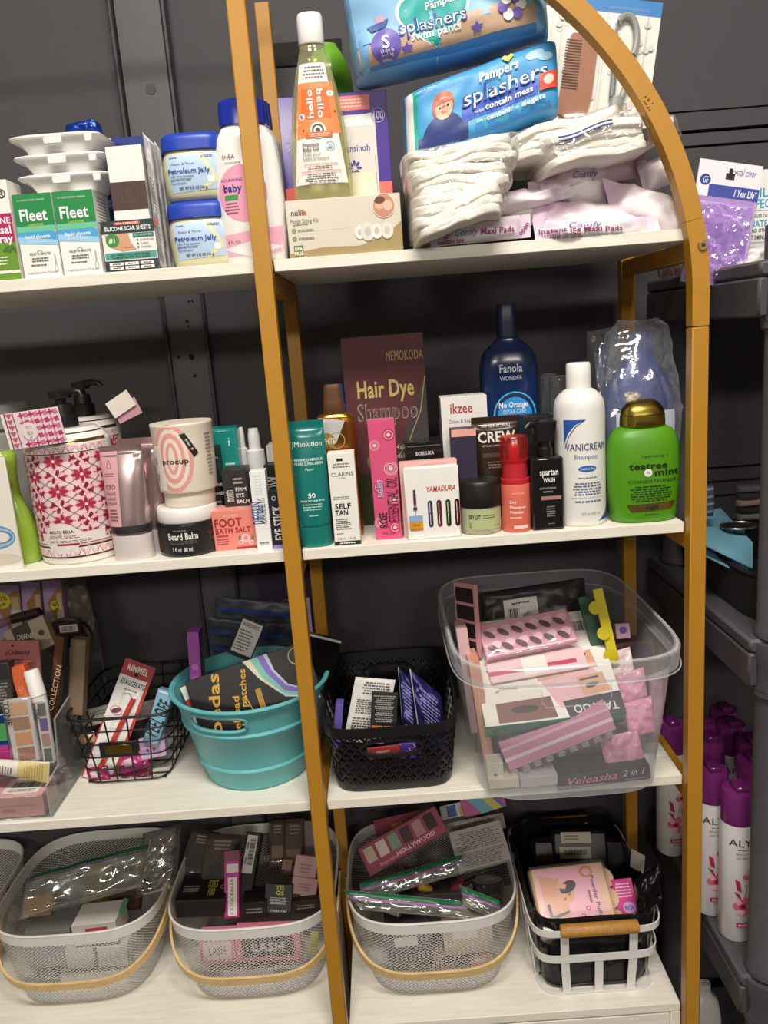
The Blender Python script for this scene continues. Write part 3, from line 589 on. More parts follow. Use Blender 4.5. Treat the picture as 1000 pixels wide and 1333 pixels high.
# diaper packs
t, P, p = pouch('swim_pants_pack', 'blue diaper pack with a teal heart at the top of the picture', 'diaper pack', (438, -42), (692, -104), (464, 113), .11, '7fb4de', y=.085, lean=.06, yaw=.0, pre='crinkle', p=9, q=3.2, amp=.006, sc=16, seed=3)
p.rect(.03, .02, .97, .8, '8abbe0').quad((.03, .82), (.97, .70), (.97, .93), (.03, .965), 'c7a88e').quad((.03, .965), (.97, .93), (.97, .985), (.03, .985), '4a86c4')
hp = []
for i in range(40):
    a = 2*math.pi*i/40; hp.append((.42+.0105*16*math.sin(a)**3, .71-.0165*(13*math.cos(a)-5*math.cos(2*a)-2*math.cos(3*a)-math.cos(4*a))))
def heart(k, c):
    pts = []; F = []; H_ = hp; m_ = len(H_); R = 16
    for j in range(R+1):
        for (x, y) in H_: pts.append(p._xy(.42+(x-.42)*k*j/R, .72+(y-.72)*k*j/R))
    for j in range(R):
        for i in range(m_): F.append([j*m_+i, j*m_+(i+1) % m_, (j+1)*m_+(i+1) % m_, (j+1)*m_+i])
    p.raw(pts, F, mat('ink', c))
heart(1.1, 'cfe9e6'); heart(1.0, '17a5a0')
p.text('Pampers', .47, .615, .055, 'f7f4f0', 1, w=.17, rot=.05).text('splashers', .41, .75, .115, '203c98', 1, w=.345).text('splashers', .41, .75, .095, 'ffffff', 0, w=.33).text('swim pants', .42, .835, .06, 'ffffff', 1, w=.25)
p.ell(.17, .85, .075, .075, '6a5ab4').text('S', .17, .83, .10, 'ffffff', 1).text('13-24 lb', .17, .90, .022, 'ffffff', w=.07).text('6-11 kg', .17, .925, .022, 'ffffff', w=.06)
p.poly([(.09, .67), (.20, .65), (.18, .71), (.11, .72)], '2a4f9a').rect(.14, .61, .18, .66, 'd8a8c0')
for cx, cy in ((.27, .91), (.62, .88)): p.poly([(cx+.035*(1 if k % 2 == 0 else .45)*math.sin(k*.628), cy-.05*(1 if k % 2 == 0 else .45)*math.cos(k*.628)) for k in range(10)], '6a5ab4')
for k in range(6): p.ell(.80+.045*math.cos(k*1.047), .78+.07*math.sin(k*1.047), .026, .026, ('f3f1ee', '6a5ab4')[k % 2])
p.done()
t, P, p = pouch('splashers_diaper_pack', 'blue diaper pack printed with a child in a navy shirt lying on the cloth packs', 'diaper pack', (524, 133), (722, 58), (528, 226), .085, '3f92cc', y=.075, lean=.12, pre='crinkle', p=9, q=3.0, amp=.0045, sc=20, seed=8)
p.rect(.02, .03, .98, .97, '4a9ed6').quad((.02, .62), (.98, .62), (.98, .95), (.02, .95), '3f9fc0').quad((.05, .78), (.98, .86), (.98, .97), (.05, .97), '3486c8').rect(.0, .05, .06, .95, 'e6e6e2').rect(.06, .05, .085, .95, '2fa894').ell(.83, .2, .06, .03, 'a9d0ea').ell(.9, .27, .05, .025, 'a9d0ea')
p.quad((.36, .53), (.84, .53), (.84, .74), (.36, .74), '1f50b8')
p.ell(.24, .83, .135, .14, '243878').rect(.13, .76, .35, .97, '243878').rect(.08, .74, .15, .96, '223472').rect(.34, .74, .40, .96, '223472').ell(.245, .41, .07, .085, 'b5583a').ell(.25, .46, .056, .068, 'e8b190').ell(.225, .44, .008, .008, '3a2a28').ell(.275, .44, .008, .008, '3a2a28').ell(.253, .478, .006, .004, 'dfa285').ell(.252, .512, .018, .006, 'c07068').quad((.19, .34), (.31, .33), (.30, .385), (.195, .4), 'b5583a')
p.text('Pampers', .60, .24, .12, 'ffffff', 1, w=.25).text('splashers', .64, .45, .21, '1c3f9c', 1, w=.55).text('splashers', .64, .45, .19, 'ffffff', 0, w=.535).text('helps', .47, .665, .04, 'dfeaff', w=.06).text('contain mess', .66, .645, .08, 'ffffff', 1, w=.30).text('aide a', .48, .80, .04, 'dfeaff', w=.06).text('contenir', .6, .80, .07, 'e6f4ff', 1, w=.17).text('les', .705, .80, .04, 'e6f4ff').text('degats', .81, .80, .07, 'e6f4ff', 1, w=.15)
p.poly([(.62, .1), (.64, .06), (.66, .1), (.68, .06), (.7, .1), (.66, .18)], 'e8d24a').quad((.85, .5), (.97, .5), (.97, .72), (.85, .72), 'e5573f').ell(.91, .6, .035, .03, 'f6d8d0').text('TRIPLE PACK', .14, .13, .025, 'dfeaff', w=.14).done()
# folded cloth packs
def cloth(label, quads, yy, seed, stripe=None, dd=.17, nl=4):
    TL, TR, BL = quads[0]; TL, TR, BL = Vector(TL), Vector(TR), Vector(BL)
    m, w, h = frame(TL, TR, BL, y=yy, lean=.01); t = thing('folded_cloth_pack', label, 'cloth pack', m, 'white folded cloth packs in clear film'); im = m.inverted(); rn = random.Random(seed)
    dv = BL-TL
    for k in range(nl):
        a = TL+dv*(k/nl)+Vector((rn.uniform(-3, 4), 0)); b = TR+dv*(k/nl)+Vector((rn.uniform(-6, 3), 0)); c = a+dv/nl*1.55
        m2, w2, h2 = frame(a, b, c, y=yy+rn.uniform(0, .008), lean=.01); n = m2.to_3x3() @ Vector((0, 1, 0)); i2 = m2.inverted(); c0 = i2 @ onp(*a, m2.translation, n); c1 = i2 @ onp(*b, m2.translation, n)
        P = Pillow(w2, h2, dd, p=9, q=2.6, amp=.0022, sc=36, seed=seed+k, skew=(c1.z-c0.z)/(c1.x-c0.x)); f0 = P.skew
        o = P.mesh(MB(), mat('cloth', 'f3eee3'), 44, 10).build('folded_layer', t, 70)
        for v in o.data.vertices: v.co.z += .003*math.sin(v.co.x*55+seed+k*.8)+.0025*noise.noise(Vector((v.co.x*40, k, seed)))
        o.matrix_parent_inverse = im; o.matrix_world = m2
        if stripe and k < stripe:
            for zz in (.3, .6):
                q = MB().tube([(w2*(-.36+.05*i), -dd/2-.004, h2*zz+P.skew*w2*(.14+.05*i)+.004*math.sin(w2*(-.36+.05*i)*55+seed+k*.8)) for i in range(11)], .0011, mat('ink', '4f5ea0'), 5).build('woven_stripe', t); q.matrix_parent_inverse = im; q.matrix_world = m2
    W = Pillow(w*1.03, h*1.12, dd*1.06, p=12, q=3.2, amp=.006, sc=38, seed=seed+9, skew=f0); o = W.mesh(MB(), mat('film', 'ffffff'), 50, 24).build('clear_film', t, 70); o.location = (0, 0, -h*.04)
cloth('lowest white folded cloth pack beside the flange kit box', [((532, 272), (648, 238), (536, 316))], .05, 11, nl=4)
cloth('middle white folded cloth pack under the diaper pack', [((528, 240), (655, 219), (533, 270))], .055, 21, nl=3)
cloth('upper white folded cloth pack directly under the splashers diaper pack', [((524, 217), (664, 190), (527, 242))], .06, 31, nl=3)
cloth('cream folded cloth pack below the wooden comb', [((650, 193), (798, 153), (655, 226))], .11, 41)
cloth('white folded cloth pack with blue stripes below the wooden comb', [((690, 194), (822, 166), (696, 232))], .085, 51, stripe=1, nl=4)
cloth('white folded cloth pack at the right end beside the gold arch', [((790, 186), (866, 160), (800, 212))], .09, 61, dd=.10, stripe=2)
# ice pads
def pad(label, TL, TR, BL, yy, seed, lean=.3, tint='d9b3d0', d=.035, txt=None, amp=.005):
    t, P, p = pouch('ice_pad_pouch', label, 'pouch', TL, TR, BL, d, 'ece6e8', y=yy, lean=lean, pre='icepad', p=4, q=1.5, amp=amp*1.3, sc=26, seed=seed, warp=.014, seal=.2, group='white and lilac ice pad pouches')
    if txt: txt(p)
    p.done()
def tx1(p): p.text('Pur', .14, .62, .28, '6a3a78', w=.13).text('Comfy', .34, .56, .28, '3f86b0', w=.24, shear=.3).text('Maxi Pads', .66, .62, .24, '8a2f68', 1, w=.34).text('Instant Ice', .2, .87, .16, '8a2f68', 1, w=.26).text('open', .93, .6, .2, '8a2f68', 1, rot=.9, w=.14)
def tx3(p): p.text('Comfy', .38, .38, .26, '7a6ab0', w=.26, shear=.3).text('Instant Ice Maxi Pads', .36, .6, .2, '8a2f68', 1, w=.66).text('Instant cooling', .2, .8, .15, '8a2f68', w=.3).text('used in one', .22, .92, .14, '8a2f68', w=.3)
def tx5(p): p.text('Comfy', .38, .72, .28, '5a78b8', w=.24, shear=.3)
pad('white ice pad pouch lying across the far end of the pile', (700, 222), (842, 193), (704, 254), .075, 5, tint='dcbad6', txt=tx5)
pad('white pouch flap sticking up beside the gold arch', (828, 220), (878, 196), (838, 256), .07, 6, tint=None)
pad('lilac ice pad pouch in the middle of the pile', (586, 274), (740, 240), (592, 290), .05, 7, tint='d3a5cb')
pad('white ice pad pouch with a creased end at the right corner of the shelf', (784, 232), (902, 262), (796, 276), .05, 8, tint='dcb6d4', lean=.4)
pad('lilac ice pad pouch under the creased white one', (690, 262), (890, 268), (696, 300), .06, 12, tint='cf9fca')
pad('ice pad pouch with printed flap at the front edge beside the flange kit box', (560, 291), (690, 279), (561, 321), .03, 9, lean=.06, tint='e0c3da', txt=tx1, d=.03, amp=.003)
pad('ice pad pouch with printed flap at the front edge nearest the gold arch', (692, 287), (856, 281), (696, 314), .03, 10, lean=.06, tint='d6afcc', txt=tx3, d=.03, amp=.003)
pad('lilac ice pad pouch filling the gap behind the creased white one', (686, 240), (800, 226), (690, 282), .085, 15, lean=.25, d=.05)
pad('lilac ice pad pouch wedged between the cloth stack and the front pouches', (640, 252), (742, 238), (645, 296), .075, 17, lean=.25, d=.045)
# grooming card with comb
t, p, w, h = carton('grooming_set_card', 'white dotted card with a brown comb and grey scissors in a clear blister', 'card', (668, -18), (864, 0), (648, 158), .003, 'e4e1d8', y=.2, lean=.1)
p.rect(0, 0, 1, .11, '2f7ec0')
rn = random.Random(2)
for k in range(60): p.ell(rn.uniform(.04, .96), rn.uniform(.16, .95), rn.uniform(.012, .028), 0.02, 'd3d0c8', seg=14)
p.done()
cw, chh = w, h
MB().prism([(.02, .02), (.062, .0), (.07, .05), (.07, .118), (.058, .138), (.03, .134), (.028, .13)], -.006, -.001, mat('satin', '9a5f3c')).build('comb', t)
mb = MB()
for k in range(18): mb.box(.022, .046, -.0066, -.0058, .055+k*.004, .0566+k*.004, mat('matte', '4a2c1c'), .0001)
mb.build('comb_teeth', t)
gr = mat('satin', '8f938c')
Loft([(0, .021, .005), (.02, .02, .006), (.028, .012, .006), (.045, .01, .006), (.05, .0095, .006)], sm=2).mesh(MB(), gr, 24, off=(.108, -.007, .0)).build('brush_grip', t)
MB().tube([(.108+.018*math.cos(a), -.007, .13+.036*math.sin(a)) for a in [i*math.pi/12 for i in range(24)]], .005, gr, 8, closed=True).build('scissor_ring', t)
MB().tube([(.10, -.007, .05), (.098, -.007, .10)], .0045, mat('satin', '6f7370'), 8).tube([(.114, -.007, .05), (.128, -.007, .10)], .0045, gr, 8).build('scissor_blade', t)
P = Pillow(.062, .15, .02, p=6, q=3, amp=.0005); o = P.mesh(MB(), mat('film', 'ffffff'), 24, 24).build('blister', t, 60); o.location = (.045, -.004, -.003)
P = Pillow(.06, .18, .024, p=6, q=3, amp=.0005); o = P.mesh(MB(), mat('film', 'ffffff'), 24, 24).build('blister', t, 60); o.location = (.11, -.004, -.003)

for o in t.children:
    if o.name.split('.')[0] in ('comb', 'comb_teeth', 'brush_grip', 'scissor_ring', 'scissor_blade', 'blister'): o.location.x -= .047
# ================================================================ second shelf, left half
def tiles(q, nx, ny, y0, y1, seed=0):
    q.rect(0, y0, 1, y1, 'f2d6da'); rn = random.Random(seed); dx = 1/nx; dy = (y1-y0)/ny
    for j in range(ny):
        for i in range(nx):
            o0 = q.o if i == 0 and j == 0 else o0; q.o = o0; cx, cy = dx*(i+.5), y0+dy*(j+.5); c1, c2 = (('e39ab0', 'a8253c'), ('c4354a', '8a1c30'))[(i+j) % 2]; ry = dy*.42*q.h/q.w
            st = [(cx+dx*.53*(1 if k % 2 == 0 else .7)*math.cos(k*math.pi/8), cy+dy*.53*(1 if k % 2 == 0 else .68)*math.sin(k*math.pi/8)) for k in range(16)]
            q.poly(st, c1)
            q.o = o0+.0001
            for k in range(8): q.o = o0+.0001; a = k*math.pi/4+(.39 if (i+j) % 2 else 0); q.ell(cx+dx*.25*math.cos(a), cy+dy*.25*math.sin(a), dx*.15, dx*.075, c2 if k % 2 == 0 else ('f3c3cf' if (i+j) % 2 else 'b9334a'), seg=10, rot=-a)
            q.ell(cx, cy, dx*.06, dx*.06, 'f7e6e8', seg=8)
    for j in range(ny+1):
        for i in range(nx+1):
            cx, cy = dx*i, y0+dy*j; q.o = o0+.0002
            if .02 < cx < .98 and y0 < cy < y1: q.line([(cx-dx*.22, cy-dy*.22), (cx+dx*.22, cy+dy*.22)], .006, '9c6a5c').line([(cx-dx*.22, cy+dy*.22), (cx+dx*.22, cy-dy*.22)], .006, '9c6a5c')
def tri_band(q, y0, y1, n=11):
    q.rect(0, y0, 1, y1, 'f6eeea'); o0 = q.o
    for i in range(n): q.o = o0; q.poly([((i+.08)/n, y1-.004), ((i+.92)/n, y1-.004), ((i+.5)/n, y0+.004)], 'd98ba0' if i % 2 else 'c4455c').poly([((i+.58)/n, y0+.004), ((i+1.42)/n, y0+.004), ((i+1)/n, y1-.004)], 'f0c3cc') if i < n-1 else None
def pump(label, cx, by, wpx, top, yy, face):
    t, L, H, hw = bottle('tile_pattern_dispenser', label, 'dispenser', cx, by, wpx, top, Z2, [(0, .9, 1), (.012, .95, 1), (.03, .97, 1), (.9, 1, 1), (.912, .97, 1), (.96, .87, 1), (1.0, .7, 1)], 'f3eeea', 'gloss', y=yy, group='pink tile patterned pump dispensers', N=64, sm=2)
    q = L.front(t, H*.03, H*.89, L.w*1.45)
    if face: tiles(q, 5, 6, .06, .84, 1)
    else: tiles(q, 5, 6, .06, .84, 2)
    tri_band(q, 0, .06, 14); q.rect(0, .06, 1, .068, mat('foil', '8a6a3a'))
    q.rect(0, .83, 1, .86, 'f6eeea').rect(0, .845, 1, .853, 'a8283c').rect(0, .868, 1, .882, mat('foil', '8a6a3a')); tri_band(q, .884, .955, 14); q.rect(0, .957, 1, .97, mat('foil', '8a6a3a'))
    if face:
        q.ell(.47, .795, .15, .13, 'efe6de').rect(.28, .75, .82, .842, 'efe6de').text('MOLTO BELLA', .47, .735, .024, '4a3a38', 1, w=.2).text('Amalfi Glow', .47, .77, .026, 'b05a5a', shear=.3, w=.22).lines(.3, .785, .66, .8, 1, '7a5a55').lines(.32, .81, .74, .835, 2, '7a5a55').rect(.42, .84, .6, .858, 'a8283c')
    q.done('printed_wrap')
    q = L.front(t, H*.9, H*.99, L.w*1.4)
    q.rect(.0, .75, 1, .98, mat('foil', '8a6a3a')); tri_band(q, .3, .74, 12); q.rect(0, .2, 1, .29, mat('foil', '8a6a3a')).done('shoulder_band')
    bk_ = mat('plast', '161415')
    Loft([(0, .34*hw, .34*hw), (.008, .34*hw, .34*hw), (.018, .33*hw, .33*hw), (.019, .26*hw, .26*hw), (.034, .24*hw, .24*hw), (.035, .12*hw, .12*hw), (.042, .12*hw, .12*hw)], sm=1).mesh(MB(), bk_, 28, off=(0, 0, H)).build('pump_collar', t)
    Loft([(0, .26*hw, .26*hw), (.010, .27*hw, .27*hw), (.012, .2*hw, .2*hw)], sm=1).mesh(MB(), bk_, 24, off=(0, 0, H+.0425)).build('pump_head', t)
    MB().tube([(0, 0, H+.05), (.022, -.006, H+.052), (.034, -.009, H+.05), (.036, -.0095, H+.044)], [.006, .005, .0042, .0035], bk_, 10).build('spout', t)
    return t, L, H, hw
t, L, H, hw = pump('pink tile patterned pump dispenser standing behind the front one', 118, 690, 84, 545, .15, False)
def tagcard(t, c, label_c, mw):
    o = MB().box(-.045, .045, 0, .0012, -.03, .03, mat('paper', label_c), .0003).build('hang_tag', t); return o
t2, L, H, hw = pump('pink tile patterned pump dispenser in front with a hanging tag', 91, 735, 110, 562, .028, True)
# swing tag of the front dispenser (tilted card) and the folded one behind
m, w, h = frame((0, 540), (72, 520), (14, 586), y=.012, lean=-.12); tg = MB().box(-w/2, w/2, 0, .0012, 0, h, mat('paper', 'f4dfe4'), .0003).build('hang_tag', t2); tg.matrix_parent_inverse = t2.matrix_world.inverted(); tg.matrix_world = m
q = Print(tg, w, h); rn = random.Random(4)
for i in range(8):
    for j in range(5):
        cx, cy = .34+.085*i, .1+.2*j
        for k in range(4): q.o = .0004; q.ell(cx+.026*math.cos(k*1.57+.78*(i % 2)), cy+.045*math.sin(k*1.57+.78*(i % 2)), .03, .016, ('c9356e', 'e07aa0')[(i+j) % 2], seg=10, rot=-k*1.57)
q.rect(.0, 0, .05, 1, 'f8ece8').rect(.055, 0, .075, 1, '7a3a3a').rect(.20, .0, .215, 1, '7a3a3a')
for j in range(6): q.poly([(.08, .02+j*.165), (.19, .02+j*.165), (.135, .15+j*.165)], 'd0607c')
q.ell(.42, .55, .14, .16, 'f3e6e2').text('MOLTO', .42, .45, .09, '7a3a4a', w=.1).text('BELLA', .42, .6, .09, '7a3a4a', w=.1).text('IT', .42, .75, .08, 'b03a50', w=.05).done('printed_design')
m, w, h = frame((128, 513), (192, 548), (150, 545), y=.10, lean=.1); 
for k, (dz, c) in enumerate(((0, 'd9cfc4'), (-.012, 'b98a94'))):
    tg = MB().box(-w/2, w/2, 0, .001, 0, h*.6, mat('paper', c), .0003).build('hang_tag', t); tg.matrix_parent_inverse = t.matrix_world.inverted(); tg.matrix_world = m @ Matrix.Translation((0, .004*k, dz)) @ Matrix.Rotation(.12*k, 4, 'Y')
MB().tube([(0, -.012, H*.999+.02), (.004, -.02, H+.012), (-.006, -.03, H-.004)], .0012, mat('cloth', 'b59a3a'), 6).build('cord', t2)
# green bottle with a white label card at the left edge
t, L, H, hw = bottle('green_gel_bottle', 'translucent green bottle with a waisted body at the left picture edge', 'bottle', 12, 738, 72, 590, Z2, [(0, .92, .5), (.03, 1, .5), (.3, .98, .5), (.5, .78, .5), (.62, .62, .5), (.8, .62, .5), (.95, .7, .5), (1, .62, .5)], '8fae3a', 'gloss', y=.05, n=2.4)
t, p, w, h = carton('wave_print_card', 'white card with a blue wave and yellow sun print at the left picture edge', 'card', (-60, 600), (2, 596), (-50, 745), .004, 'ece7dc', y=.03, z=Z2, BR=(31, 741))
p.ell(.55, .62, .2, .16, 'e8d560').ell(.62, .7, .34, .2, '6f9cc0', inner=.72).ell(.66, .7, .28, .16, 'a8c6dc', inner=.75).ell(.7, .7, .22, .11, '5a8cb8', inner=.8).ell(.6, .9, .4, .1, 'ddd3bf').done()
t, L, H, hw = bottle('clear_grey_jar', 'grey translucent jar top behind the patterned hanging tag', 'jar', -2, 700, 92, 530, Z2, [(0, .95, .9), (.03, 1, .9), (.8, 1, .9), (.82, .9, .9), (.84, 1.04, .9), (.98, 1.04, .9), (1, .98, .9)], '8a8a86', 'satin', y=.14)
# pink silver tubes standing on caps
def tube(name, label, cx, by, wb, wt, top, z, yy, body, capc, capf, pre='gloss', flat=.14, group=None, cpre='plast', yaw=0, thick=.75, band=None, z0=None):
    p = spot(cx, by, z, yy); s_ = mpp(p); H = hgt(p, top); a, b = wb/2*s_, wt/2*s_
    p.y += a*thick
    t = thing(name, label, 'tube', Matrix.Translation(p) @ Matrix.Rotation(yaw, 4, 'Z'), group)
    L = Loft([(capf*H, a*.97, a*thick*.97), (capf*H+.004, a, a*thick), (H*.45, a+(b-a)*.45, a*thick*.8), (H*.75, a+(b-a)*.8, a*thick*.45), (H*.92, b, a*flat*.9), (H*.935, b, .0016), (H, b, .0014)], 2.2, 3); L.mesh(MB(), mat(pre, body), 48).build('tube_body', t)
    Loft([(0, a*.93, a*thick*.93), (.003, a*.97, a*thick*.97), (capf*H-.0006, a*.985, a*thick*.985)], 2.2, 1).mesh(MB(), mat(cpre, capc), 48).build('cap', t)
    return t, L, H, a
t, L, H, a = tube('cream_tube', 'pink and silver hand cream tube standing behind another one', 194, 716, 46, 56, 572, Z2, .07, 'c9adae', 'd8cfcf', .2, 'foil', group='pink and silver cream tubes')
t, L, H, a = tube('cream_tube', 'pink and silver hand cream tube in front beside the tile patterned dispenser', 171, 728, 53, 55, 582, Z2, .026, 'cdb4b4', 'e2d8d4', .23, 'foil', group='pink and silver cream tubes')
q = L.front(t, H*.24, H*.95, L.w); q.quad((.0, .0), (.42, .0), (.38, .9), (.02, .9), 'd9a3a8').rect(.0, .9, 1, .99, '2a2626').line([(.2, .1), (.16, .15), (.16, .2), (.24, .2), (.24, .15), (.2, .1)], .012, '6a4a4c').lines(.06, .25, .34, .3, 2, '6a4a4c').text('CBD', .2, .42, .05, '6a4a4c', w=.26)
for i, s_ in enumerate(('HEALING', 'HAND', 'CREAM')): q.text(s_, .2, .5+.06*i, .035, '6a4a4c', w=.24)
q.lines(.1, .68, .32, .84, 4, '6a4a4c').done('label')
t, L, H, hw = bottle('beard_balm_jar', 'black beard balm jar with a white lid under the cream cup', 'jar', 241, 724, 82, 664, Z2, [(0, .94, 1), (.03, .99, 1), (.06, 1, 1), (.66, 1, 1), (.7, .97, 1)], '1a191c', 'gloss', y=.026, pname='jar_body', cap=[('lid', 'plast', 'f2efea', [(.7, .95, 1), (.72, .97, 1), (.96, .96, 1), (1, .92, 1)])], N=64)
q = L.front(t, H*.06, H*.66, L.w*1.35); q.rect(.0, .02, 1, .98, '221f22').text('Beard Balm', .5, .36, .22, 'f2efe8', 1, w=.36).lines(.36, .12, .58, .2, 1, '8a8480').lines(.3, .5, .7, .64, 2, '6a6664').text('3 fl oz  88 ml', .48, .82, .14, 'e6e2da', 1, w=.24).text('VEGAN', .86, .35, .12, '8a3a2c', w=.14).text('HAIR', .88, .55, .12, '8a3a2c', w=.1).rect(.02, .3, .2, .9, '3a2420').done('label')
BZ = Z2+H
t, L, H, hw = bottle('cream_cup_canister', 'tall cream paper canister with pink rounded stripes on the beard balm jar', 'canister', 240, 667, 76, 553, BZ+.0006, [(0, .86, 1), (.01, .88, 1), (.17, .89, 1), (.18, .985, 1), (.2, 1.0, 1), (.96, 1.06, 1), (.985, 1.07, 1), (1, 1.05, 1)], 'eadfce', 'satin', y=.03, N=64, sm=2, pname='cup_body')
q = L.front(t, H*.2, H*.97, L.w*1.3)
for k, (sx, sy) in enumerate(((.26, .40), (.21, .35), (.165, .3), (.12, .24), (.08, .19), (.04, .14))): q.ell(.43, .48, sx, sy*1.05, ('eaa39a', 'f0e4d4')[k % 2])
q.text('procup', .46, .52, .075, '4a2f2c', 1, w=.34).quad((.12, .28), (.27, .28), (.31, .98), (.16, .98), 'f0ece4').bars(.19, .34, .25, .92, vert=False).lines(.15, .4, .18, .9, 2, '5a5450').poly([(.55, .12), (.62, .1), (.76, .42), (.7, .48)], '2a2424').text('Size 5', .66, .28, .03, 'f0e8dc', 1, rot=-1.1, w=.16).lines(.86, .12, .98, .8, 12, '8a7f74').done('label')
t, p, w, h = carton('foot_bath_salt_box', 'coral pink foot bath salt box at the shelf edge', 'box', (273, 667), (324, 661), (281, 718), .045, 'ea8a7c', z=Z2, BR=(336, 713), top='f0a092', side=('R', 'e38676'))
p.text('ROZINO', .44, .13, .06, 'f7d6cc', w=.34).text('FOOT', .36, .3, .2, 'a01f2c', 1, w=.66).text('BATH SALT', .46, .5, .13, 'a01f2c', 1, w=.84).rect(.06, .6, .34, .65, 'c8404a').lines(.06, .68, .4, .86, 3, '9a3a3c', al='l')
for k, (x, y, r_) in enumerate(((.74, .72, .1), (.62, .82, .06), (.86, .84, .06))): p.ell(x, y, r_, r_, 'f3c6c8').ell(x, y, r_*.6, r_*.6, 'e89aa4').ell(x, y, r_*.3, r_*.3, 'd77a88')
p.ell(.6, .7, .03, .05, '5a8a4a').ell(.9, .72, .03, .05, '5a8a4a').rect(.5, .93, .98, .98, 'b02a38').done()
t, p, w, h = carton('teal_box', 'teal box with rounded top behind the cream canister', 'box', (262, 560), (312, 558), (270, 672), .05, '1d8a80', y=.13, z=Z2, pre='gloss', edge=.004)
p.lines(.62, .3, .92, .42, 3, 'c9e8e2').text('i', .8, .12, .08, 'c9e8e2').line([(.7, .62), (.8, .58), (.9, .64)], .03, 'c9e8e2').done()
t, p, w, h = carton('black_colour_box', 'tall black box with white small print behind the foot bath salt box', 'box', (262, 584), (284, 581), (272, 690), .045, '1c1a1b', y=.095, z=Z2, side=('R', '232122'))
p.text('NATURAL', .6, .1, .025, 'd8d4cc').lines(.3, .14, .9, .2, 2, 'a8a49c').text('TEMPORARY', .55, .38, .03, 'd8d4cc', 1).text('WHITENER', .6, .47, .03, 'd8d4cc', 1).lines(.3, .54, .95, .85, 8, 'a8a49c').done()
t, p, w, h = carton('eye_balm_box', 'dark grey eye balm box with vertical white lettering', 'box', (292, 612), (323, 607), (297, 690), .04, '2c2b2b', y=.075, z=Z2)
p.text('month', .2, .34, .13, 'e6e2dc', w=.5, rot=math.pi/2).lines(.45, .1, .92, .2, 2, 'b5b1aa', al='l').text('FIRM', .5, .26, .045, 'dedad2', 1, al='l').text('EYE', .5, .34, .045, 'dedad2', 1, al='l').text('BALM', .5, .42, .045, 'dedad2', 1, al='l').lines(.45, .5, .95, .62, 3, '8f8b85', al='l').done(); p = sidep(t, w, h, .04); p.rect(0, 0, 1, 1, '1f3f3c').done('side_panel')
for i, (cx, by, wp, top, yy) in enumerate(((324, 672, 15, 557, .16), (340, 676, 25, 559, .12))):
    t, L, H, hw = bottle('spray_bottle', ('small clear spray bottle with a white nozzle at the back', 'clear spray bottle with a white nozzle behind the white gel box')[i], 'bottle', cx, by, wp, top, Z2, [(0, .95, 1), (.02, 1, 1), (.58, 1, 1), (.62, .8, 1), (.64, .72, 1)], 'dfe3e4', 'acryl', y=yy, group='spray bottles with white nozzles',
        cap=[('spray_collar', 'plast', 'eeeeec', [(.63, .95, 1), (.8, .93, 1), (.81, .62, 1), (.93, .6, 1), (.97, .52, 1), (1, .48, 1)])])
    Loft([(H*.02, hw*.92, hw*.92), (H*.5, hw*.92, hw*.92)], sm=1).mesh(MB(), mat('oil', 'e4eaea'), 32).build('liquid', t)
t, p, w, h = carton('grey_lid_jar', 'pale lid of a small box between the spray bottles and the gold post', 'box', (350, 580), (366, 578), (356, 672), .04, 'cfcac2', y=.13, z=Z2, pre='plast'); p.done()
t, p, w, h = carton('black_letter_box', 'black box with large vertical white letters beside the gold post', 'box', (345, 606), (372, 603), (352, 690), .035, '1b1a1b', y=.075, z=Z2); p.text('WOW', .4, .3, .2, 'e8e4dc', w=1.2, rot=math.pi/2).done()
t, p, w, h = carton('acne_gel_box', 'slim white gel box with blue lettering up its side', 'box', (323, 614), (347, 609), (335, 713), .024, 'f1f1ee', y=.034, z=Z2, BR=(355, 711))
p.text('DIFFERIN', .28, .52, .14, '2a4a8a', 1, w=1.5, rot=math.pi/2).text('ADAPALENE GEL 0.1%', .58, .5, .09, '44586e', w=1.7, rot=math.pi/2)
for i in range(7):
    for j in range(5): p.ell(.3+.1*j, .06+.035*i, .03, .03, '9fc2e0' if (i+j) % 2 else 'c6dcee', seg=8)
p.lines(.1, .88, .9, .92, 1, '5a6470').done()
t, p, w, h = carton('eye_stick_box', 'slim black and lilac eye stick box against the gold post', 'box', (349, 640), (372, 637), (356, 710), .022, '1f1d24', y=.036, z=Z2)
p.rect(0, .93, 1, 1, '8f88c8').text('EYE STICK', .42, .55, .15, 'e6e4ee', 1, w=2.0, rot=math.pi/2).rect(.6, .0, .66, .9, '8f88c8').ell(.3, .12, .13, .13, 'd8d6e4', inner=.7).done()
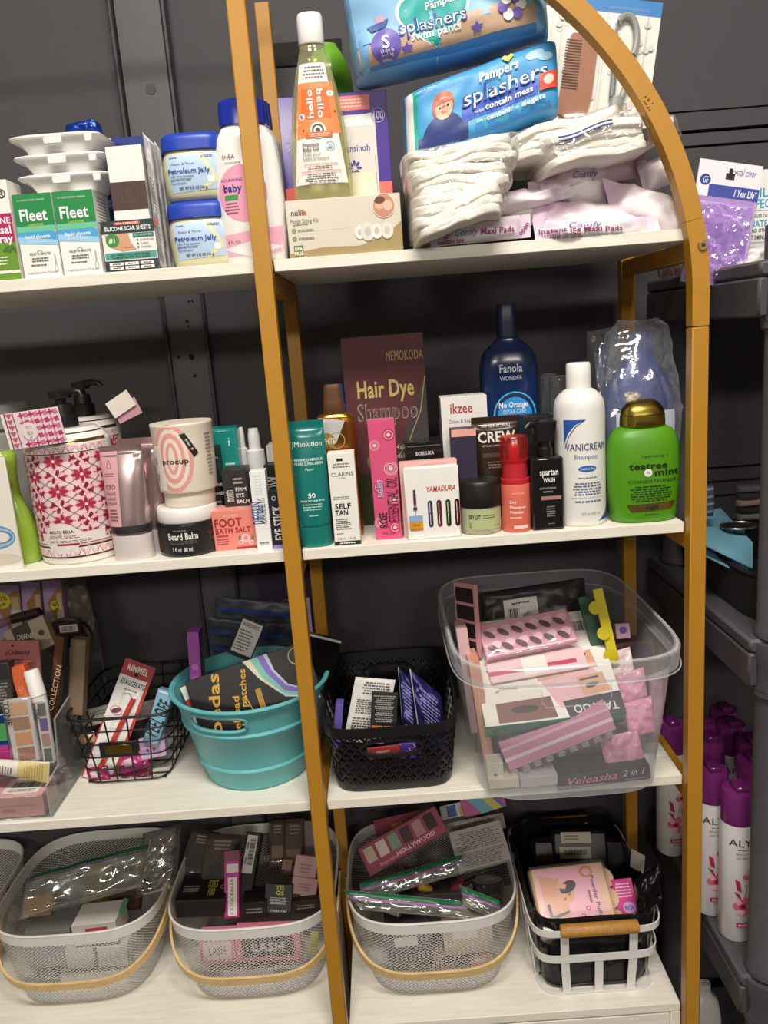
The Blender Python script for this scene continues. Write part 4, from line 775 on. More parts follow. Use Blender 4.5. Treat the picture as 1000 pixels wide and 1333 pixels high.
# ================================================================ second shelf, right half
t, L, H, a = tube('sunscreen_tube', 'teal sunscreen tube standing on its cap beside the gold post', 411, 709, 44, 46, 549, Z2, .027, '14756f', '147a72', .17, 'gloss', thick=.7)
q = L.front(t, H*.19, H*.95, L.w); q.text('JMsolution', .5, .17, .05, 'e6f2ee', 0, w=.84).text('MARINE LUMINOUS', .5, .33, .026, 'd8ece8', 1, w=.8).text('PEARL SUNSCREEN', .5, .37, .026, 'd8ece8', 1, w=.8).text('Pearl', .5, .43, .026, 'd8ece8', w=.24, shear=.3).text('50', .52, .70, .045, 'eaf4f0', 1, w=.22).text('BROAD SPECTRUM SPF 50', .52, .755, .017, 'd8ece8', 1, w=.66).lines(.18, .78, .84, .86, 3, 'a9d2cc').lines(.34, .9, .7, .92, 1, 'd8ece8').done('label')
t, L, H, hw = bottle('self_tan_bottle', 'silver and amber bottle with a brown wood look cap', 'bottle', 448, 692, 52, 501, Z2, [(0, .94, .5), (.02, 1, .5), (.75, 1, .5), (.79, .92, .5), (.815, .7, .5), (.82, .5, .6)], 'a86a2c', 'foil', y=.075, n=3.2,
    cap=[('cap', 'wood', '5f3a1e', [(.805, .5, .7), (.81, .54, .7), (.95, .45, .7), (.99, .42, .7), (1, .38, .7)])])
q = L.front(t, H*.02, H*.8, L.w); q.quad((0, .0), (.75, .04), (.5, .22), (0, .24), 'b9b9b8').rect(0, .23, .4, .98, '7a4a26').ell(.28, .2, .2, .2, '8a7a3a').ell(.52, .2, .2, .2, 'a89a50', inner=.9).text('WHITE', .3, .2, .045, 'f0e6d2', 1, w=.34).done('label')
t, L, H, hw = bottle('small_blue_cap_bottle', 'small bright blue cap behind the brown wood look cap', 'bottle', 455, 680, 18, 500, Z2, [(0, .95, .9), (.02, 1, .9), (.85, 1, .9), (.86, .8, .9), (1, .75, .9)], '2a55c0', 'plast', y=.15)
t, p, w, h = carton('self_tan_box', 'slim white self tan box with black lettering', 'box', (428, 591), (459, 587), (436, 707), .032, 'f1eee6', y=.03, z=Z2, BR=(470, 704), side=('R', 'e2ded5'))
p.rect(.33, .055, .56, .085, '222222').lines(.1, .1, .9, .16, 2, '7a7672').text('CLARINS', .5, .225, .04, '3a3836', w=.84).text('PARIS', .5, .265, .013, '5a5856', w=.2).lines(.1, .46, .85, .5, 2, '7a7672', al='l').text('SELF', .12, .57, .055, '1c1b1b', 1, al='l', w=.62).text('TAN', .12, .64, .055, '1c1b1b', 1, al='l', w=.5)
p.lines(.12, .7, .75, .83, 6, '4a4846', al='l').lines(.12, .86, .45, .88, 1, '5a5856', al='l').text('e 30 mL - 1 Fl. Oz', .48, .925, .025, '5a5856', w=.72).rect(0, .955, 1, .998, '222122').lines(.08, .965, .92, .99, 1, 'e8e4dc').done()
t, p, w, h = carton('hair_dye_box', 'tall maroon hair dye shampoo box in clear wrap', 'box', (445, 441), (551, 433), (463, 672), .05, '5a2226', y=.145, z=Z2, pre='gloss')
p.quad((1, .22), (1, .62), (.56, .80), (.6, .62), '2a2024').line([(1, .22), (.92, .4), (.75, .56), (.55, .66)], .012, 'a8904e').text('MEMOKODA', .76, .105, .05, 'b39a5a', 0, w=.46)
p.text('Hair Dye', .5, .27, .085, 'c9b46a', 1, w=.72).text('Shampoo', .51, .39, .085, 'a38d8a', 1, w=.76).text('Shampoo', .51, .39, .08, '4a2326', 0, w=.74).lines(.42, .46, .52, .475, 1, 'd8c8b8').ell(.33, .655, .125, .125, '6a6a3a').ell(.33, .655, .085, .085, 'a89a50').text('3 in 1', .33, .655, .04, '4a4422', 1, w=.16)
for i, s_ in enumerate(('Hair Dye', 'Hair Clean', 'Hair Nourish')): p.text(s_, .56, .585+.045*i, .026, 'dccfc2', al='l').ell(.52, .585+.045*i, .012, .012, 'dccfc2')
for k in range(9): a = math.pi*(.05+k*.11); p.ell(.82+.07*math.cos(a), .78-.03*math.sin(a), .07, .018, '3a7a50' if k % 2 else '2c5f40', rot=a, seg=12)
p.rect(.0, .72, .4, 1, '3a4a28').done()
MB().box(-w/2-.001, w/2+.001, -.001, .051, 0, h+.001, mat('film', 'ffffff'), .002).build('shrink_wrap', t)
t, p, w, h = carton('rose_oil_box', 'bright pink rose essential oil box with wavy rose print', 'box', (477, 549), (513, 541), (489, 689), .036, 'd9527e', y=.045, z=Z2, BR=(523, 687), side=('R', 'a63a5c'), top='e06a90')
for k, (x, y, r_, c) in enumerate(((.2, .2, .2, 'f09ab4'), (.75, .12, .22, 'b8305a'), (.75, .4, .26, 'f4c0cc'), (.25, .55, .2, 'c23a68'), (.8, .66, .2, 'e88aa6'), (.2, .85, .22, 'f09ab4'), (.75, .9, .2, 'c8406c'))):
    for j in range(4): p.ell(x, y, r_*(1-.23*j), r_*(1-.23*j), ('f7d6de' if j % 2 else c), inner=.9 if j < 3 else 0)
p.ell(.3, .56, .1, .32, '7a3a8a').text('FRAGRANCE', .3, .56, .045, 'f4dce8', w=.66, rot=math.pi/2).text('ROSE', .33, .83, .065, '4a1024', 1, w=.6, rot=math.pi/2).text('ESSENTIAL OIL', .74, .66, .09, '4a1024', 0, w=1.75, rot=math.pi/2).text('HAIR CARE', .5, .945, .02, '4a1024', w=.5).done()
t, p, w, h = carton('black_gift_box', 'black box with silver lettering behind the mini perfume box', 'box', (528, 577), (576, 572), (534, 676), .04, '1a191b', y=.10, z=Z2, pre='gloss')
p.text('BOBISUKA', .52, .13, .04, 'd8d4cc', 1, w=.5).rect(.05, .04, .95, .05, '6a6664').text('DAZZ', .52, .28, .06, '8a8680', 1, w=.6).done()
t, p, w, h = carton('pink_flat_box', 'pale pink box directly behind the mini perfume box', 'box', (519, 603), (594, 597), (526, 694), .018, 'ecb6b0', y=.048, z=Z2)
p.lines(.3, .03, .9, .08, 1, 'c98a88').done()
t, p, w, h = carton('mini_perfume_box', 'white box printed with four coloured refill perfume sprays', 'box', (523, 610), (592, 602), (531, 700), .015, 'f2efe9', y=.029, z=Z2, BR=(601, 694), edge=.002)
p.text('YAMADURA', .66, .31, .07, 'c03a34', 1, w=.54, shear=.2)
for i, c in enumerate(('8a7ab0', 'd0506a', '4f8a34', '9a2a2c')):
    x = .45+.165*i; m_ = mat('foil', c); p.rect(x-.045, .5, x+.045, .80, m_).ell(x, .5, .045, .05, m_).ell(x, .80, .045, .05, m_).rect(x-.012, .5, x-.002, .8, 'efe6ea').rect(x-.047, .635, x+.047, .65, '4a4446')
p.rect(.05, .66, .30, .74, '8ab0d8').rect(.05, .74, .30, .84, 'd9962a').rect(.06, .84, .30, .86, 'c07a1a').text('50ml', .175, .79, .03, '5a3a10').rect(.15, .36, .2, .52, mat('foil', 'b0607a')).rect(.155, .3, .195, .37, '2a2628').rect(.14, .54, .21, .58, '3a3436').line([(.175, .52), (.175, .66)], .008, '6a6a6a').done()
t, L, H, hw = bottle('dry_lift_jar', 'squat glass jar with a black lid and pale green label', 'jar', 630, 698, 56, 628, Z2, [(0, .88, 1), (.03, .95, 1), (.08, .97, 1), (.5, .97, 1), (.55, .92, 1)], 'b0ac98', 'gloss', y=.026, N=64, pname='jar_body', cap=[('lid', 'satin', '1a1919', [(.51, .99, 1), (.53, 1.02, 1), (.93, 1.01, 1), (.98, .98, 1), (1, .93, 1)])])
q = L.front(t, H*.1, H*.48, L.w*1.3); q.rect(.18, .02, .98, .98, 'b9c48e').text('DRY LIFT', .35, .34, .2, '2a2c22', 1, w=.22).lines(.5, .24, .8, .46, 2, '5a5e48', al='l').text('AG', .26, .68, .14, '4a4e3a', w=.06).text('CARE', .26, .84, .1, '4a4e3a', w=.07).lines(.7, .8, .92, .86, 1, '5a5e48').done('label')
t, p, w, h = carton('white_hair_oil_box', 'white hair oil box with red lettering and shaded side', 'box', (574, 518), (634, 511), (582, 668), .045, 'e9e6e2', y=.115, z=Z2, top='f4f2ee', side=('L', '9a9a9c'))  # left side panel coloured grey, top flap paler than the body
p.text('ikzee', .44, .09, .075, 'b0494a', 1, w=.5).text('Onion & Rosemary', .5, .19, .03, '4a4240', w=.7).text('Hair', .38, .27, .07, 'b0383c', 1, w=.4).text('Oil', .38, .37, .07, 'b0383c', 1, w=.3).rect(.1, .5, .9, .9, 'd8a8a0').done()
t, p, w, h = carton('plum_hair_box', 'dark plum box with a peach top standing before the white hair oil box', 'box', (586, 560), (618, 556), (594, 680), .034, '2d2440', y=.068, z=Z2, side=('L', '201a30'))
p.rect(0, 0, 1, .07, 'e8a898').text('dyson', .62, .62, .045, 'f0eaf0', 1, w=.5).text('chi|to|san', .5, .71, .045, 'e8988e', w=.9).done()
t, p, w, h = carton('lilac_box', 'small lilac edged box between the gift box and the plum box', 'box', (563, 572), (577, 570), (568, 670), .03, '2a2630', y=.13, z=Z2); p.rect(.0, .1, 1, .2, '9a86b4').done()
t, L, H, a = tube('styling_gel_tube', 'dark brown styling gel tube standing behind the red spray', 652, 672, 44, 62, 543, Z2, .085, '33211a', '241712', .16, 'gloss', thick=.6)
q = L.front(t, H*.3, H*.96, L.w); q.text('AMERICAN', .5, .07, .035, 'd8ccc0', w=.6).text('CREW', .5, .22, .14, 'e6ddd2', 1, w=.78).text('OFFICIAL SUPPLIER TO MEN', .5, .34, .025, 'c8bcb0', w=.62).rect(.2, .44, .7, .5, '4a3428').lines(.25, .55, .75, .66, 3, '8a7a6c').done('label')
t, L, H, hw = bottle('dry_shampoo_spray', 'coral red dry shampoo powder spray with a translucent red cap', 'spray', 676, 687, 38, 570, Z2, [(0, .96, 1), (.01, 1, 1), (.5, 1, 1), (.51, .98, 1)], 'e5705c', 'satin', y=.026, cap=[('collar', 'plast', 'c22a34', [(.512, .99, 1), (.56, .99, 1), (.565, .86, 1), (.74, .86, 1)])])
Loft([(.745*H, hw*.95, hw*.95), (.76*H, hw*.98, hw*.98), (.985*H, hw*.94, hw*.94), (H, hw*.88, hw*.88)], sm=1).mesh(MB(), mat('bin', 'e2403f'), 40).build('clear_cap', t); Loft([(.745*H, hw*.4, hw*.4), (.9*H, hw*.38, hw*.38), (.93*H, hw*.25, hw*.25)], sm=1).mesh(MB(), mat('plast', 'd8343c'), 24).build('nozzle', t)
q = L.front(t, H*.01, H*.5, L.w*1.2); q.text('sunsun', .5, .16, .04, 'f7d8d0', w=.36).text('Dry', .26, .35, .06, 'fbeee8', 1, al='l').text('Shampoo', .26, .46, .06, 'fbeee8', 1, al='l').text('Powder', .26, .57, .06, 'fbeee8', 1, al='l').lines(.26, .66, .72, .72, 1, 'f7d8d0', al='l').rect(.36, .86, .8, .93, 'f7d8d0').done('label')
t, L, H, hw = bottle('blue_shampoo_bottle', 'tall navy blue shampoo bottle with square cap', 'bottle', 672, 662, 74, 395, Z2, [(0, .95, .5), (.01, 1, .5), (.66, 1, .5), (.73, .98, .5), (.785, .82, .5), (.82, .55, .55), (.845, .38, .7), (.85, .34, .75)], '122a5c', 'gloss', y=.15, n=3.0, cap=[('cap', 'plast', '101f44', [(.848, .34, .9), (.99, .325, .9), (1, .3, .88)])])
q = L.front(t, H*.1, H*.76, L.w); q.ell(.55, .42, .37, .4, '58b4e8').ell(.55, .42, .345, .375, '122a5c').ell(.55, .43, .3, .33, '2f96dc')
q.text('Fanola', .5, .085, .055, 'c9d2e0', 1, w=.4).text('WONDER', .5, .155, .03, 'c9d2e0', w=.38).text('No Orange', .52, .345, .04, 'f4f8fc', 1, w=.5).text('EXTRA CARE', .54, .395, .026, 'e0eefa', w=.4).done('label')
# pump bottle
t, p, w, h = carton('black_wash_bottle', 'black rectangular pump bottle of beard wash', 'bottle', (690, 597), (733, 595), (694, 689), .03, '171616', y=.03, z=Z2, BR=(736, 685), pre='gloss', edge=.003, pname='bottle_body')
bkm = mat('plast', '121111')
Loft([(0, .011, .011), (.012, .011, .011), (.014, .009, .009), (.022, .009, .009)], sm=1).mesh(MB(), bkm, 24, off=(0, .015, h)).build('pump_collar', t); Loft([(0, .016, .012), (.028, .018, .013), (.032, .012, .009)], 3, 1).mesh(MB(), bkm, 28, off=(0, .015, h+.0225)).build('pump_head', t)
MB().tube([(-.01, .012, h+.047), (-.024, .006, h+.049), (-.03, .004, h+.043)], [.006, .005, .004], bkm, 10).build('spout', t)
p.text('spartan', .55, .2, .085, 'eeeae4', 1, w=.58).text('WASH', .55, .31, .06, 'eeeae4', 1, w=.36).text('BODY ACTIVATING', .5, .42, .024, 'c8c4be', w=.5).text('SHAMPOO', .5, .47, .024, 'c8c4be', w=.3).rect(.28, .53, .9, .58, 'b08078').lines(.42, .66, .72, .82, 5, '8a8680').lines(.44, .9, .72, .92, 1, '8a8680').done()
t, p, w, h = carton('black_serum_box', 'black box with white letters behind the black pump bottle', 'box', (679, 543), (718, 541), (686, 676), .04, '161515', y=.085, z=Z2); p.text('ST', .18, .5, .08, 'e0dcd6', 1).done()
# white shampoo
t, L, H, hw = bottle('white_shampoo_bottle', 'tall white shampoo bottle with blue corner stripes', 'bottle', 765, 685, 65, 473, Z2, [(0, .93, 1), (.008, .98, 1), (.02, 1, 1), (.72, 1, 1), (.77, .95, 1), (.81, .8, 1), (.835, .6, 1), (.845, .48, 1)], 'eeebe6', 'satin', y=.03, N=64, cap=[('cap', 'plast', 'f3f1ee', [(.845, .49, 1), (.99, .47, 1), (1, .43, 1)])])
q = L.front(t, H*.02, H*.68, L.w*1.3); q.poly([(.16, .02), (.5, .02), (.34, .07), (.23, .15), (.16, .26)], '2458b0').line([(.5, .02), (.36, .08), (.25, .17), (.18, .28)], .012, '232a44').poly([(.98, .82), (.98, .98), (.72, .98), (.88, .92)], '2458b0').line([(.98, .80), (.88, .91), (.7, .985)], .012, '232a44')
q.text('VANICREAM', .52, .27, .062, '24406e', 0, w=.66).text('Shampoo', .5, .36, .042, '6a7a94', 0, w=.36).ell(.52, .475, .14, .048, '2f68bc').text('Sensitive Skin', .52, .475, .022, 'f0f4fa', w=.22).lines(.32, .55, .72, .57, 1, '6a7a94').lines(.28, .6, .78, .73, 5, '5a6a86').lines(.24, .77, .82, .8, 1, '5a6a86').text('12 fl oz (355 mL)', .56, .9, .022, '44587c', w=.32).rect(.26, .745, .8, .749, '9aa6b8').done('label')
for i, (cx, by, wp, top, yy) in enumerate(((712, 662, 18, 490, .17), (722, 668, 20, 487, .13), (735, 672, 22, 490, .10))):
    t, L, H, hw = bottle('clear_mini_tube', ('rearmost', 'middle', 'front')[i]+' of three slim pale tubes behind the white shampoo bottle', 'tube', cx, by, wp, top, Z2, [(0, .95, 1), (.02, 1, 1), (.7, 1, 1), (.72, .9, 1)], 'c9cac2', 'satin', y=yy, group='slim pale tubes', cap=[('cap', 'acryl', 'd6d8da', [(.72, 1, 1), (.98, 1, 1), (1, .9, 1)])])
    q = L.front(t, H*.05, H*.68, L.w*1.2); q.rect(.1, .05, .9, .95, 'd8d6cc').lines(.25, .15, .8, .9, 12, '7a7a70', seed=i).done('label')
# wrapped blue bottle
t, L, H, hw = bottle('wrapped_blue_bottle', 'blue bottle with a white label inside a crinkled clear bag', 'bottle', 842, 655, 96, 430, Z2, [(0, .95, .62), (.02, 1, .62), (.52, 1, .62), (.68, .9, .62), (.78, .62, .66), (.86, .4, .7), (1, .36, .7)], '1f2f6c', 'plast', y=.10, n=2.8)
q = L.front(t, H*.25, H*.57, L.w); q.rect(.12, .02, .9, .98, 'd8d8da').lines(.2, .12, .5, .4, 5, 'b0506a').bars(.55, .5, .85, .8).lines(.2, .55, .5, .85, 5, '7a7a80').done('label')
B = Loft([(0, hw*1.02, hw*.68), (H*.05, hw*1.1, hw*.74), (H*.5, hw*1.14, hw*.78), (H*.75, hw*1.08, hw*.7), (H*.9, hw*.95, hw*.55), (H*1.0, hw*.8, hw*.4), (H*1.06, hw*.55, hw*.2)], 2.6, 5); mb = B.mesh(MB(), mat('crinkfilm', 'eef4ff'), 80)
for i, v in enumerate(mb.v):
    a = Vector(v)*26; k = noise.noise(a)+.6*noise.noise(a*2.2); k2 = abs(noise.noise(a*1.3+Vector((5, 1, 3)))); f = 1+.09*k-.09*k2*(1 if v[2] > H*.1 else .2); mb.v[i] = (v[0]*f-.002, v[1]*f, v[2]+.006*k*(v[2]/H))
mb.build('clear_bag', t, 18)
t, P, p = pouch('clear_film_pack', 'smaller crumpled clear film pack left of the wrapped blue bottle', 'packet', (764, 432), (806, 424), (772, 650), .06, 'c9cfd6', y=.215, lean=.03, pre='crinkfilm', amp=.008, sc=36, seed=15); p.done()
# green conditioner
t, L, H, hw = bottle('green_conditioner_bottle', 'bright green conditioner bottle with a gold domed cap', 'bottle', 846, 683, 95, 521, Z2, [(0, .82, .56), (.012, .87, .58), (.05, .91, .6), (.3, .985, .6), (.5, 1, .6), (.62, .97, .6), (.7, .9, .6), (.755, .78, .58), (.78, .62, .6), (.785, .56, .62)], '529410', 'satin', y=.024, n=2.5, sm=4, cap=[('cap', 'metal', 'a08a3c', [(.782, .58, .74), (.79, .6, .75), (.875, .585, .75)]), ('flip_lid', 'metal', 'a08a3c', [(.88, .58, .74), (.93, .53, .7), (.97, .42, .6), (.99, .3, .45), (1, .12, .2)])])
q = L.front(t, H*.03, H*.68, L.w); q.text('hydrating +', .58, .19, .033, '2a4a14', w=.38).text('teatree', .49, .31, .075, '14240c', 1, w=.52).text('mint', .74, .40, .075, '14240c', 1, w=.36).ell(.48, .40, .055, .055, 'eeeeea').text('156', .48, .40, .02, '6a6a6a', w=.06).text('CONDITIONER', .55, .505, .036, '1c2e10', w=.68).lines(.2, .56, .86, .77, 7, '24401a', fill=.5).quad((.2, .8), (.88, .78), (.82, .88), (.26, .895), mat('foil', 'a58f4e')).text('ogx', .54, .835, .05, '20301a', 1, w=.18).lines(.4, .925, .66, .945, 1, '24401a').done('label')
# ================================================================ containers
def shell(L, mb, m, N=72, hole=None, th=.0025):
    """open-topped wall of a loft with an inner skin; hole: list of (angle0, angle1, z0, z1) left open"""
    S = L.S; V = []; F = []
    for k in (0, 1):
        for z, rx, ry, n in S:
            for i in range(N):
                a = 2*math.pi*i/N; c, d = math.cos(a), math.sin(a); V.append(((rx-th*k)*math.copysign(abs(c)**(2/n), c), (ry-th*k)*math.copysign(abs(d)**(2/n), d), z+(th if k and z == S[0][0] else 0)))
    R = len(S); o = R*N
    def cut(i, j):
        a = 2*math.pi*(i+.5)/N; z = (S[j][0]+S[j+1][0])/2
        for a0, a1, z0, z1 in hole or ():
            if abs((a-(a0+a1)/2)/((a1-a0)/2))**4+abs((z-(z0+z1)/2)/((z1-z0)/2))**4 < 1: return True
    for j in range(R-1):
        for i in range(N):
            if cut(i, j): continue
            i1 = (i+1) % N; F.append([j*N+i, j*N+i1, (j+1)*N+i1, (j+1)*N+i]); F.append([o+j*N+i, o+(j+1)*N+i, o+(j+1)*N+i1, o+j*N+i1])
    for i in range(N): i1 = (i+1) % N; F.append([(R-1)*N+i, (R-1)*N+i1, o+(R-1)*N+i1, o+(R-1)*N+i])
    F += [list(range(N))[::-1], [o+i for i in range(N)]]
    return mb.add(V, F, m)
def ring(rx, ry, n, z, N=72): return [(rx*math.copysign(abs(math.cos(2*math.pi*i/N))**(2/n), math.cos(2*math.pi*i/N)), ry*math.copysign(abs(math.sin(2*math.pi*i/N))**(2/n), math.sin(2*math.pi*i/N)), z) for i in range(N)]
def sring(L, z, a0, a1, k, off=0):
    z_, rx, ry, n = L.at(z); out = []
    for i in range(k+1):
        a = a0+(a1-a0)*i/k; c, d = math.cos(a), math.sin(a); out.append(((rx+off)*math.copysign(abs(c)**(2/n), c), (ry+off)*math.copysign(abs(d)**(2/n), d), z))
    return out
# ---- teal pail
tl = mat('plast', '68bcc0'); PC = Vector((-.122, .150, Z3+.0005)); hP = .158
t = thing('teal_pail', 'oval teal plastic pail with slot handles on the third shelf', 'pail', PC)
zs = [0, .004, .03, .034, .040, .044, .05, .10, .104, .110, .114, .118] + [.121+.0017*i for i in range(16)] + [.149, .158]
def pr_(z): return .088+(.128-.088)*(z/hP)+(.0035 if .033 < z < .041 or .103 < z < .111 else 0)-(.003 if z == 0 else 0)
L = Loft([(z, pr_(z), pr_(z), 2.0) for z in zs], 2.0, 1)
a0 = math.radians(229); a1 = math.radians(275); b0 = math.radians(49); b1 = math.radians(95)
shell(L, MB(), tl, 120, [(a0, a1, .1215, .1475), (b0, b1, .1215, .1475)]).build('pail_wall', t)
MB().tube(ring(.1305, .1305, 2, hP, 96), .0036, tl, 8, closed=True).build('rim', t)
for (u0, u1) in ((a0, a1), (b0, b1)):
    pts = []
    for i in range(48):
        e_ = 2*math.pi*i/48; c, d = math.cos(e_), math.sin(e_); a = (u0+u1)/2+(u1-u0)/2*math.copysign(abs(c)**.5, c); z = .1345+.0135*math.copysign(abs(d)**.5, d); rr_ = pr_(z)+.0008; pts.append((rr_*math.cos(a), rr_*math.sin(a), z))
    MB().tube(pts, .003, tl, 6, closed=True).build('handle_lip', t)
# ---- black plastic basket with woven pattern
t = thing('black_plastic_basket', 'black plastic basket with a woven arrow pattern on the third shelf', 'basket', (.109, .163, Z3+.0005)); bm_ = mat('satin', '1b1a1b'); hB = .122
L = Loft([(0, .096, .127, 6), (hB, .1065, .152, 6)], 6, 6)
Lb = Loft([(0, .095, .126, 6), (.004, .0965, .128, 6), (.016, .0975, .129, 6)], 6, 1); shell(Lb, MB(), bm_, 72).build('base', t)
Lr = Loft([(hB-.016, .1055, .151, 6), (hB-.004, .1065, .152, 6), (hB, .109, .155, 6)], 6, 1); mb = MB()
V = []; F = []
def band(mb, m, z0, z1, L, off0, off1, N=96):
    V = []; F = []
    for z in (z0, z1):
        for o in (off0, off1): V += sring(L, z, 0, 2*math.pi*(N-1)/N, N-1, o)
    for i in range(N):
        j = (i+1) % N; F += [[N+i, N+j, 3*N+j, 3*N+i], [j, i, 2*N+i, 2*N+j], [2*N+i, 3*N+i, 3*N+j, 2*N+j], [i, j, N+j, N+i]]
    return mb.add(V, F, m)
band(MB(), bm_, hB-.017, hB, L, -.001, .003).build('rim', t)
def lattice(L, z0, z1, nc, rows, wd, off, m, skip=None, vert=True):
    mb = MB(); z_, rx, ry, n = L.at((z0+z1)/2)
    # arc-length table round the section
    K = 720; pts = [(math.copysign(abs(math.cos(2*math.pi*i/K))**(2/n), math.cos(2*math.pi*i/K)), math.copysign(abs(math.sin(2*math.pi*i/K))**(2/n), math.sin(2*math.pi*i/K))) for i in range(K+1)]
    ln = [0]
    for i in range(K): ln.append(ln[-1]+math.hypot((pts[i+1][0]-pts[i][0])*rx, (pts[i+1][1]-pts[i][1])*ry))
    tot = ln[-1]
    def P(s, v, o):
        s = s % 1*tot; i = min(bisect.bisect_right(ln, s)-1, K-1); f = (s-ln[i])/max(ln[i+1]-ln[i], 1e-9); cx = pts[i][0]+(pts[i+1][0]-pts[i][0])*f; cy = pts[i][1]+(pts[i+1][1]-pts[i][1])*f
        z = z0+(z1-z0)*v; q = L.at(z); return (cx*(q[1]+o), cy*(q[2]+o), z)
    V = []; F = []; ds = wd/tot/2*1.2
    for dr in (-1, 1):
        for c in range(nc):
            for r in range(rows):
                s0 = (c+dr*r/2)/nc; s1 = (c+dr*(r+1)/2)/nc
                if skip and skip(P((s0+s1)/2, (r+.5)/rows, 0)): continue
                o = off+(.0012 if (r+c) % 2 == (dr > 0) else 0); b = len(V)
                V += [P(s0-ds, r/rows, o), P(s0+ds, r/rows, o), P(s1+ds, (r+1)/rows, o), P(s1-ds, (r+1)/rows, o)]; F.append([b, b+1, b+2, b+3])
                if vert: 
                    V += [P(s0-ds, r/rows, o-.002), P(s0+ds, r/rows, o-.002), P(s1+ds, (r+1)/rows, o-.002), P(s1-ds, (r+1)/rows, o-.002)]; F += [[b+4, b, b+3, b+7], [b+1, b+5, b+6, b+2], [b+7, b+6, b+5, b+4]]
    if vert:
        for c in range(nc):
            for r in range(0, rows-1):
                sh = .5*(r % 2); s0 = (c+sh)/nc
                if skip and skip(P(s0, (r+.5)/rows, 0)): continue
                b = len(V); V += [P(s0-ds*.8, (r+.0)/rows, off-.0008), P(s0+ds*.8, r/rows, off-.0008), P(s0+ds*.8, (r+1)/rows, off-.0008), P(s0-ds*.8, (r+1)/rows, off-.0008)]; F.append([b, b+1, b+2, b+3])
    return mb.add(V, F, m)
hs = lambda p: abs(p[0]) < .040 and .072 < p[2] < .097 and abs(p[1]) > .1
o = lattice(L, .014, hB-.015, 56, 10, .0036, .0, bm_, hs).build('woven_wall', t); o['kind'] = 'stuff'
for sg in (-1, 1):
    y = sg*.146; pts = [(.036*math.cos(a)+(.012 if math.cos(a) > 0 else -.012), y, .0845+.013*math.sin(a)) for a in [i*math.pi/12 for i in range(24)]]
    MB().tube(pts, .0035, bm_, 6, closed=True, sq=(.006, .005, (0, 1, 0))).build('handle_frame', t)
# ---- clear bin
BC = Vector((.381, .163, Z3+.0006)); hC = .232
t = thing('clear_storage_bin', 'large clear plastic bin overhanging the third shelf', 'bin', BC); cb = mat('bin', 'eef0f2')
L = Loft([(0, .136, .182, 5), (.004, .142, .188, 5), (hC-.03, .160, .212, 5)], 5, 8)
V = []; mb = L.mesh(MB(), cb, 96, cap0=True, cap1=False)
keep = []
for f in mb.f:
    if len(f) == 4:
        cx = sum(mb.v[i][0] for i in f)/4; cy = sum(mb.v[i][1] for i in f)/4; cz = sum(mb.v[i][2] for i in f)/4
        if cy > .15 and abs(cx) < .045 and hC-.075 < cz < hC-.04: continue
    keep.append(f)
mb.f = keep; mb.mi = [0]*len(keep); mb.build('bin_wall', t)
Lr = Loft([(hC-.03, .161, .213, 5), (hC-.0295, .171, .223, 5), (hC-.002, .173, .225, 5), (hC, .171, .223, 5), (hC, .165, .217, 5)], 5, 1); Lr.mesh(MB(), cb, 96, cap0=False, cap1=False).build('rim_flange', t)
MB().tube(ring(.169, .221, 5, hC, 96), .0018, mat('bin', 'ffffff'), 6, closed=True).build('rim_bead', t)
MB().tube(ring(.1735, .2255, 5, hC-.03, 96), .0012, mat('bin', 'ffffff'), 6, closed=True).build('rim_bead', t)
for sg in (-1, 1):
    yy = sg*.2085; pts = [(-.05, yy, hC-.036), (-.05, yy, hC-.06), (-.042, yy*.99, hC-.07), (.042, yy*.99, hC-.07), (.05, yy, hC-.06), (.05, yy, hC-.036)]
    MB().tube(pts, .0013, mat('bin', 'ffffff'), 6).build('handle_edge', t)
# ---- black wire basket
WC = Vector((-.343, .222, Z3)); t = thing('black_wire_basket', 'black wire basket with a small brass name plate', 'basket', WC); wm = mat('satin', '141314'); hW = .122
def rr(rx, ry, z, N=64): return ring(rx, ry, 7, z, N)
for k in range(6):
    f = k/5; z = .004+(hW-.004)*f; MB().tube(rr(.070+.021*f, .105+.008*f, z), .0025 if k == 5 else .0014, wm, 6, closed=True).build('wire_ring', t)
def P_(side, u, f):
    rx, ry = .070+.021*f, .105+.008*f; z = .004+(hW-.004)*f
    return {0: (u*rx*.94, -ry, z), 1: (u*rx*.94, ry, z), 2: (-rx, u*ry*.94, z), 3: (rx, u*ry*.94, z)}[side]
for side in range(4):
    for u in (-.66, -.22, .22, .66) if side < 2 else (-.75, -.45, -.15, .15, .45, .75):
        MB().tube([P_(side, u, 0), P_(side, u, .5), P_(side, u, 1)], .0014, wm, 6).build('wire_upright', t)
for u in (-.8, -.4, 0, .4, .8): MB().tube([(-.070, u*.105, .003), (.070, u*.105, .003)], .0013, wm, 6).build('floor_wire', t)
for sx in (-1, 1):
    for sy in (-1, 1): MB().tube([(sx*.06, sy*.095, .0012), (sx*.066, sy*.1, .0045)], .0016, wm, 6).build('foot', t)
m_ = MB().box(-.032, .032, -.118, -.1145, .056, .082, wm, .001).build('plate_holder', t)
MB().box(-.022, .022, -.1192, -.1181, .061, .077, mat('foil', '8a6f34'), .002).build('name_plate', t)
